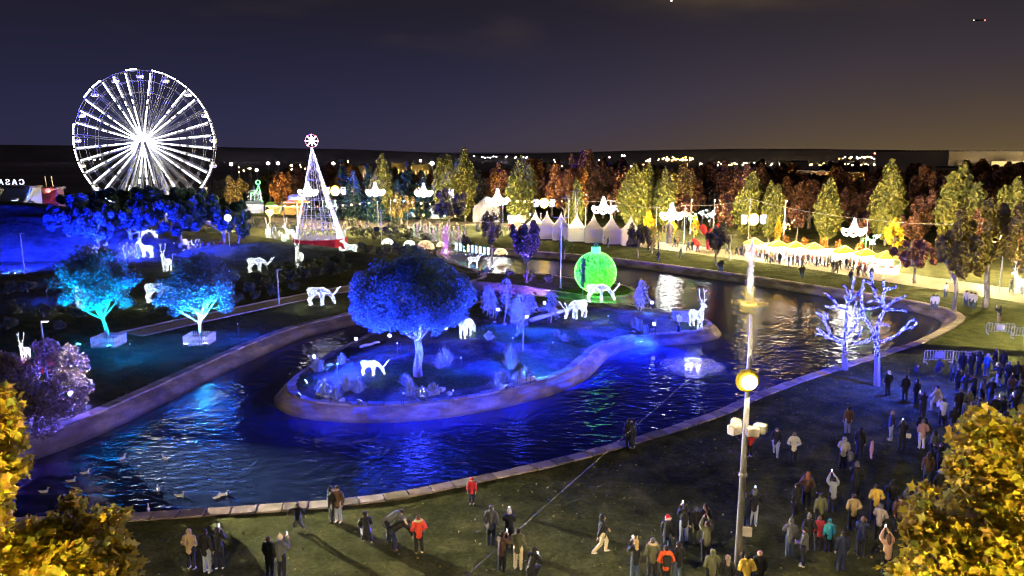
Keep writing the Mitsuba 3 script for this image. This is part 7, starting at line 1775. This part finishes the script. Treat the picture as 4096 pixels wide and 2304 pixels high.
for k, (x, y) in enumerate([(-25.05, 38.12), (-24.37, 39.47), (-24.19, 40.53), (-23.12, 42.57), (-20.6, 42.57), (-19.07, 38.37), (-17.58, 37.64), (-15.55, 37.46), (-15.3, 37.74), (-18.51, 36.05)]):
    duck(x, y, [.2, .3, .5, 1.2, 2.6, 2.2, .1, 1.0, .3, 2.0][k], .72, ['white duck nearest the left edge of the water', 'white duck between two others at lower left', 'white duck with raised tail at lower left', 'single white duck left of the water glints', 'white duck among the water glints', 'white duck above the lowest pair', 'long white duck at the lower middle of the left water', 'left duck of the close pair at the near bank', 'right duck of the close pair at the near bank', 'pale duck closest to the near bank'][k])
x, y = (-8.26, 37.36)
k = thing('floating_foam', 'patch of pale foam and leaves floating at the near bank', 'foam')
put(k, geo(place(ico(.5, 2, (0, 0, 0), (1, .35, .05)), (x, y, WATER_Z + .01), .15), (.5, .5, .55)), 'matte')
# long thin cable running from the viewpoint to the lake
a, b = ((-0.88, 12.5, 9.48), (17.35, 62, 0.33))
k = thing('stay_cable', 'long thin cable crossing the lawn diagonally down to the lake', 'cable')
put(k, geo(tube(np.linspace(a, b, 12), np.linspace(.0016, .005, 12), 5), (.16, .15, .14)), 'metal_mat')
# island odds and ends
x, y = (16.23, 71.95)
z = iz(x, y)
t = thing('bird_house', 'little white bird house on the island tip', 'bird house')
part(t, 'box', geo(place(cbox(.42, .4, .45, .02), (x, y, z + .75)), (.7, .7, .68)), 'matte')
part(t, 'roof', geo((np.array([[x - .3, y - .26, z + 1.2], [x + .3, y - .26, z + 1.2], [x, y - .26, z + 1.45], [x - .3, y + .26, z + 1.2], [x + .3, y + .26, z + 1.2], [x, y + .26, z + 1.45]]), np.array([[0, 1, 2], [4, 3, 5], [1, 4, 5], [1, 5, 2], [3, 0, 2], [3, 2, 5]])), (.72, .72, .7)), 'matte')
part(t, 'post', geo(tube([(x, y, z), (x, y, z + .75)], .05, 6), (.4, .36, .3)), 'matte')
x, y = (17.22, 75.06)
z = iz(x, y)
t = thing('garden_shed', 'low dark wooden shed with pale roof on the island tip', 'shed')
part(t, 'walls', geo(place(cbox(2.0, 1.1, 1.05, .02), (x, y, z - .1), -.12), (.14, .13, .16)), 'matte')
part(t, 'roof', geo(place(cbox(2.2, 1.3, .08, .02), (x, y, z + .955), -.12), (.34, .34, .40)), 'matte')
x, y = (15.96, 71.04)
k = thing('dark_post', 'short dark post on the island tip', 'post')
put(k, geo(place(cbox(.2, .2, .6, .03), (x, y, iz(x, y))), (.02, .02, .04)), 'matte')
x, y = (8.52, 69.11)
# big red inflatable figures and a tall trousered figure by the path
x, y = (29.24, 140.94)
t = thing('giant_figure', 'tall headless-looking parade figure in grey jacket and jeans behind the golden tree', 'figure')
part(t, 'body', geo(place(person_meshes('stand', 'short', True)[0]['body'], (x, y, 0), math.pi, 2.7), (.4, .3, .25), True), 'matte')
part(t, 'jacket', geo(place(person_meshes('stand', 'short', True)[0]['jacket'], (x, y, 0), math.pi, 2.7), (.22, .20, .18), True), 'matte')
part(t, 'trousers', geo(place(person_meshes('stand', 'short', True)[0]['trousers'], (x, y, 0), math.pi, 2.7), (.18, .2, .3), True), 'matte')
x, y = (35.01, 134.44)
t = thing('red_inflatable', 'red inflatable sculpture with petal-like fins behind the dark leaning tree', 'sculpture')
for k, (dx, dz, r, a) in enumerate([(-.9, 3.6, 1.1, .4), (1.2, 3.9, .9, -.6), (-2.2, 1.3, 1.0, .9), (.6, 2.2, .9, -.3), (2.0, 3.2, .7, -1.0)]):
    m = ico(1, 2, (0, 0, 0), (r * .5, r * .45, r))
    c, s = math.cos(a), math.sin(a)
    v = m[0] @ np.array([[c, 0, s], [0, 1, 0], [-s, 0, c]])
    part(t, 'fin', geo((v + [x + dx, y, dz], m[1]), (.62, .06, .04), True), 'matte')
part(t, 'stem', geo(tube([(x, y, 0), (x - .2, y, 2.0), (x + .3, y, 3.8)], [.35, .3, .2], 8), (.4, .05, .05), True), 'matte')
# reindeer display on a red platform behind the bank tree
x, y = (-38.13, 57.8)
t = thing('platform', 'red garlanded platform lit white behind the violet tree at the left edge', 'platform')
part(t, 'deck', geo(box(x - 1.5, x + 1.5, y - 1, y + 1, 0, .9), (.5, .05, .06)), 'matte')
part(t, 'skirt', geo(box(x - 1.9, x + 1.6, y - 1.25, y - 1.02, 0, .35), (.75, .7, .6)), 'matte')
rng = np.random.default_rng(64)
part(t, 'garland_lights', geo(bulbs(np.column_stack([rng.uniform(x - 1.6, x + 1.6, 70), np.full(70, y - 1.08), rng.uniform(.5, 1.15, 70)]), .05)), 'glow_mat', None, (7, 3.2, 2.2), .15, kind='stuff')
point_light('platform_glow', (x - .2, y - 2.2, 1.0), (42, 36, 28), .5)
deer(x - .1, y, .9, -80, .85, 'alert', True, 'small glowing deer figure standing on the red platform at the left edge', (3.4, 3.4, 3.0))
# aircraft lights high on the right, bright planet at the top
t = thing('aircraft', 'aircraft with one white and one red light in the right sky', 'aircraft')
x, y, z = (1528.99, 2600, 444.07)
part(t, 'fuselage', geo(tube([(x - 17, y, z), (x - 12, y, z + .6), (x + 12, y, z + .4), (x + 18, y, z + 1.4)], [.6, 2.0, 2.0, .5], 10), (.2, .2, .2), True), 'metal_mat')
part(t, 'wing', geo(box(x - 3, x + 3, y - 15, y + 15, z - .6, z - .2), (.2, .2, .2)), 'metal_mat')
part(t, 'white_light', geo(ico(2.2, 1, (x - 17, y, z))), 'glow_mat', None, (1.6, 1.5, 1.1), 0)
part(t, 'red_light', geo(ico(2.6, 1, (x + 19, y, z))), 'glow_mat', None, (2.6, .5, .3), 0)
k = thing('planet', 'bright star at the top edge of the sky', 'star')
put(k, geo(ico(6.5, 1, (1199.01, 6000, 1142.56))), 'glow_mat', None, (5, 5, 4.6), 0)
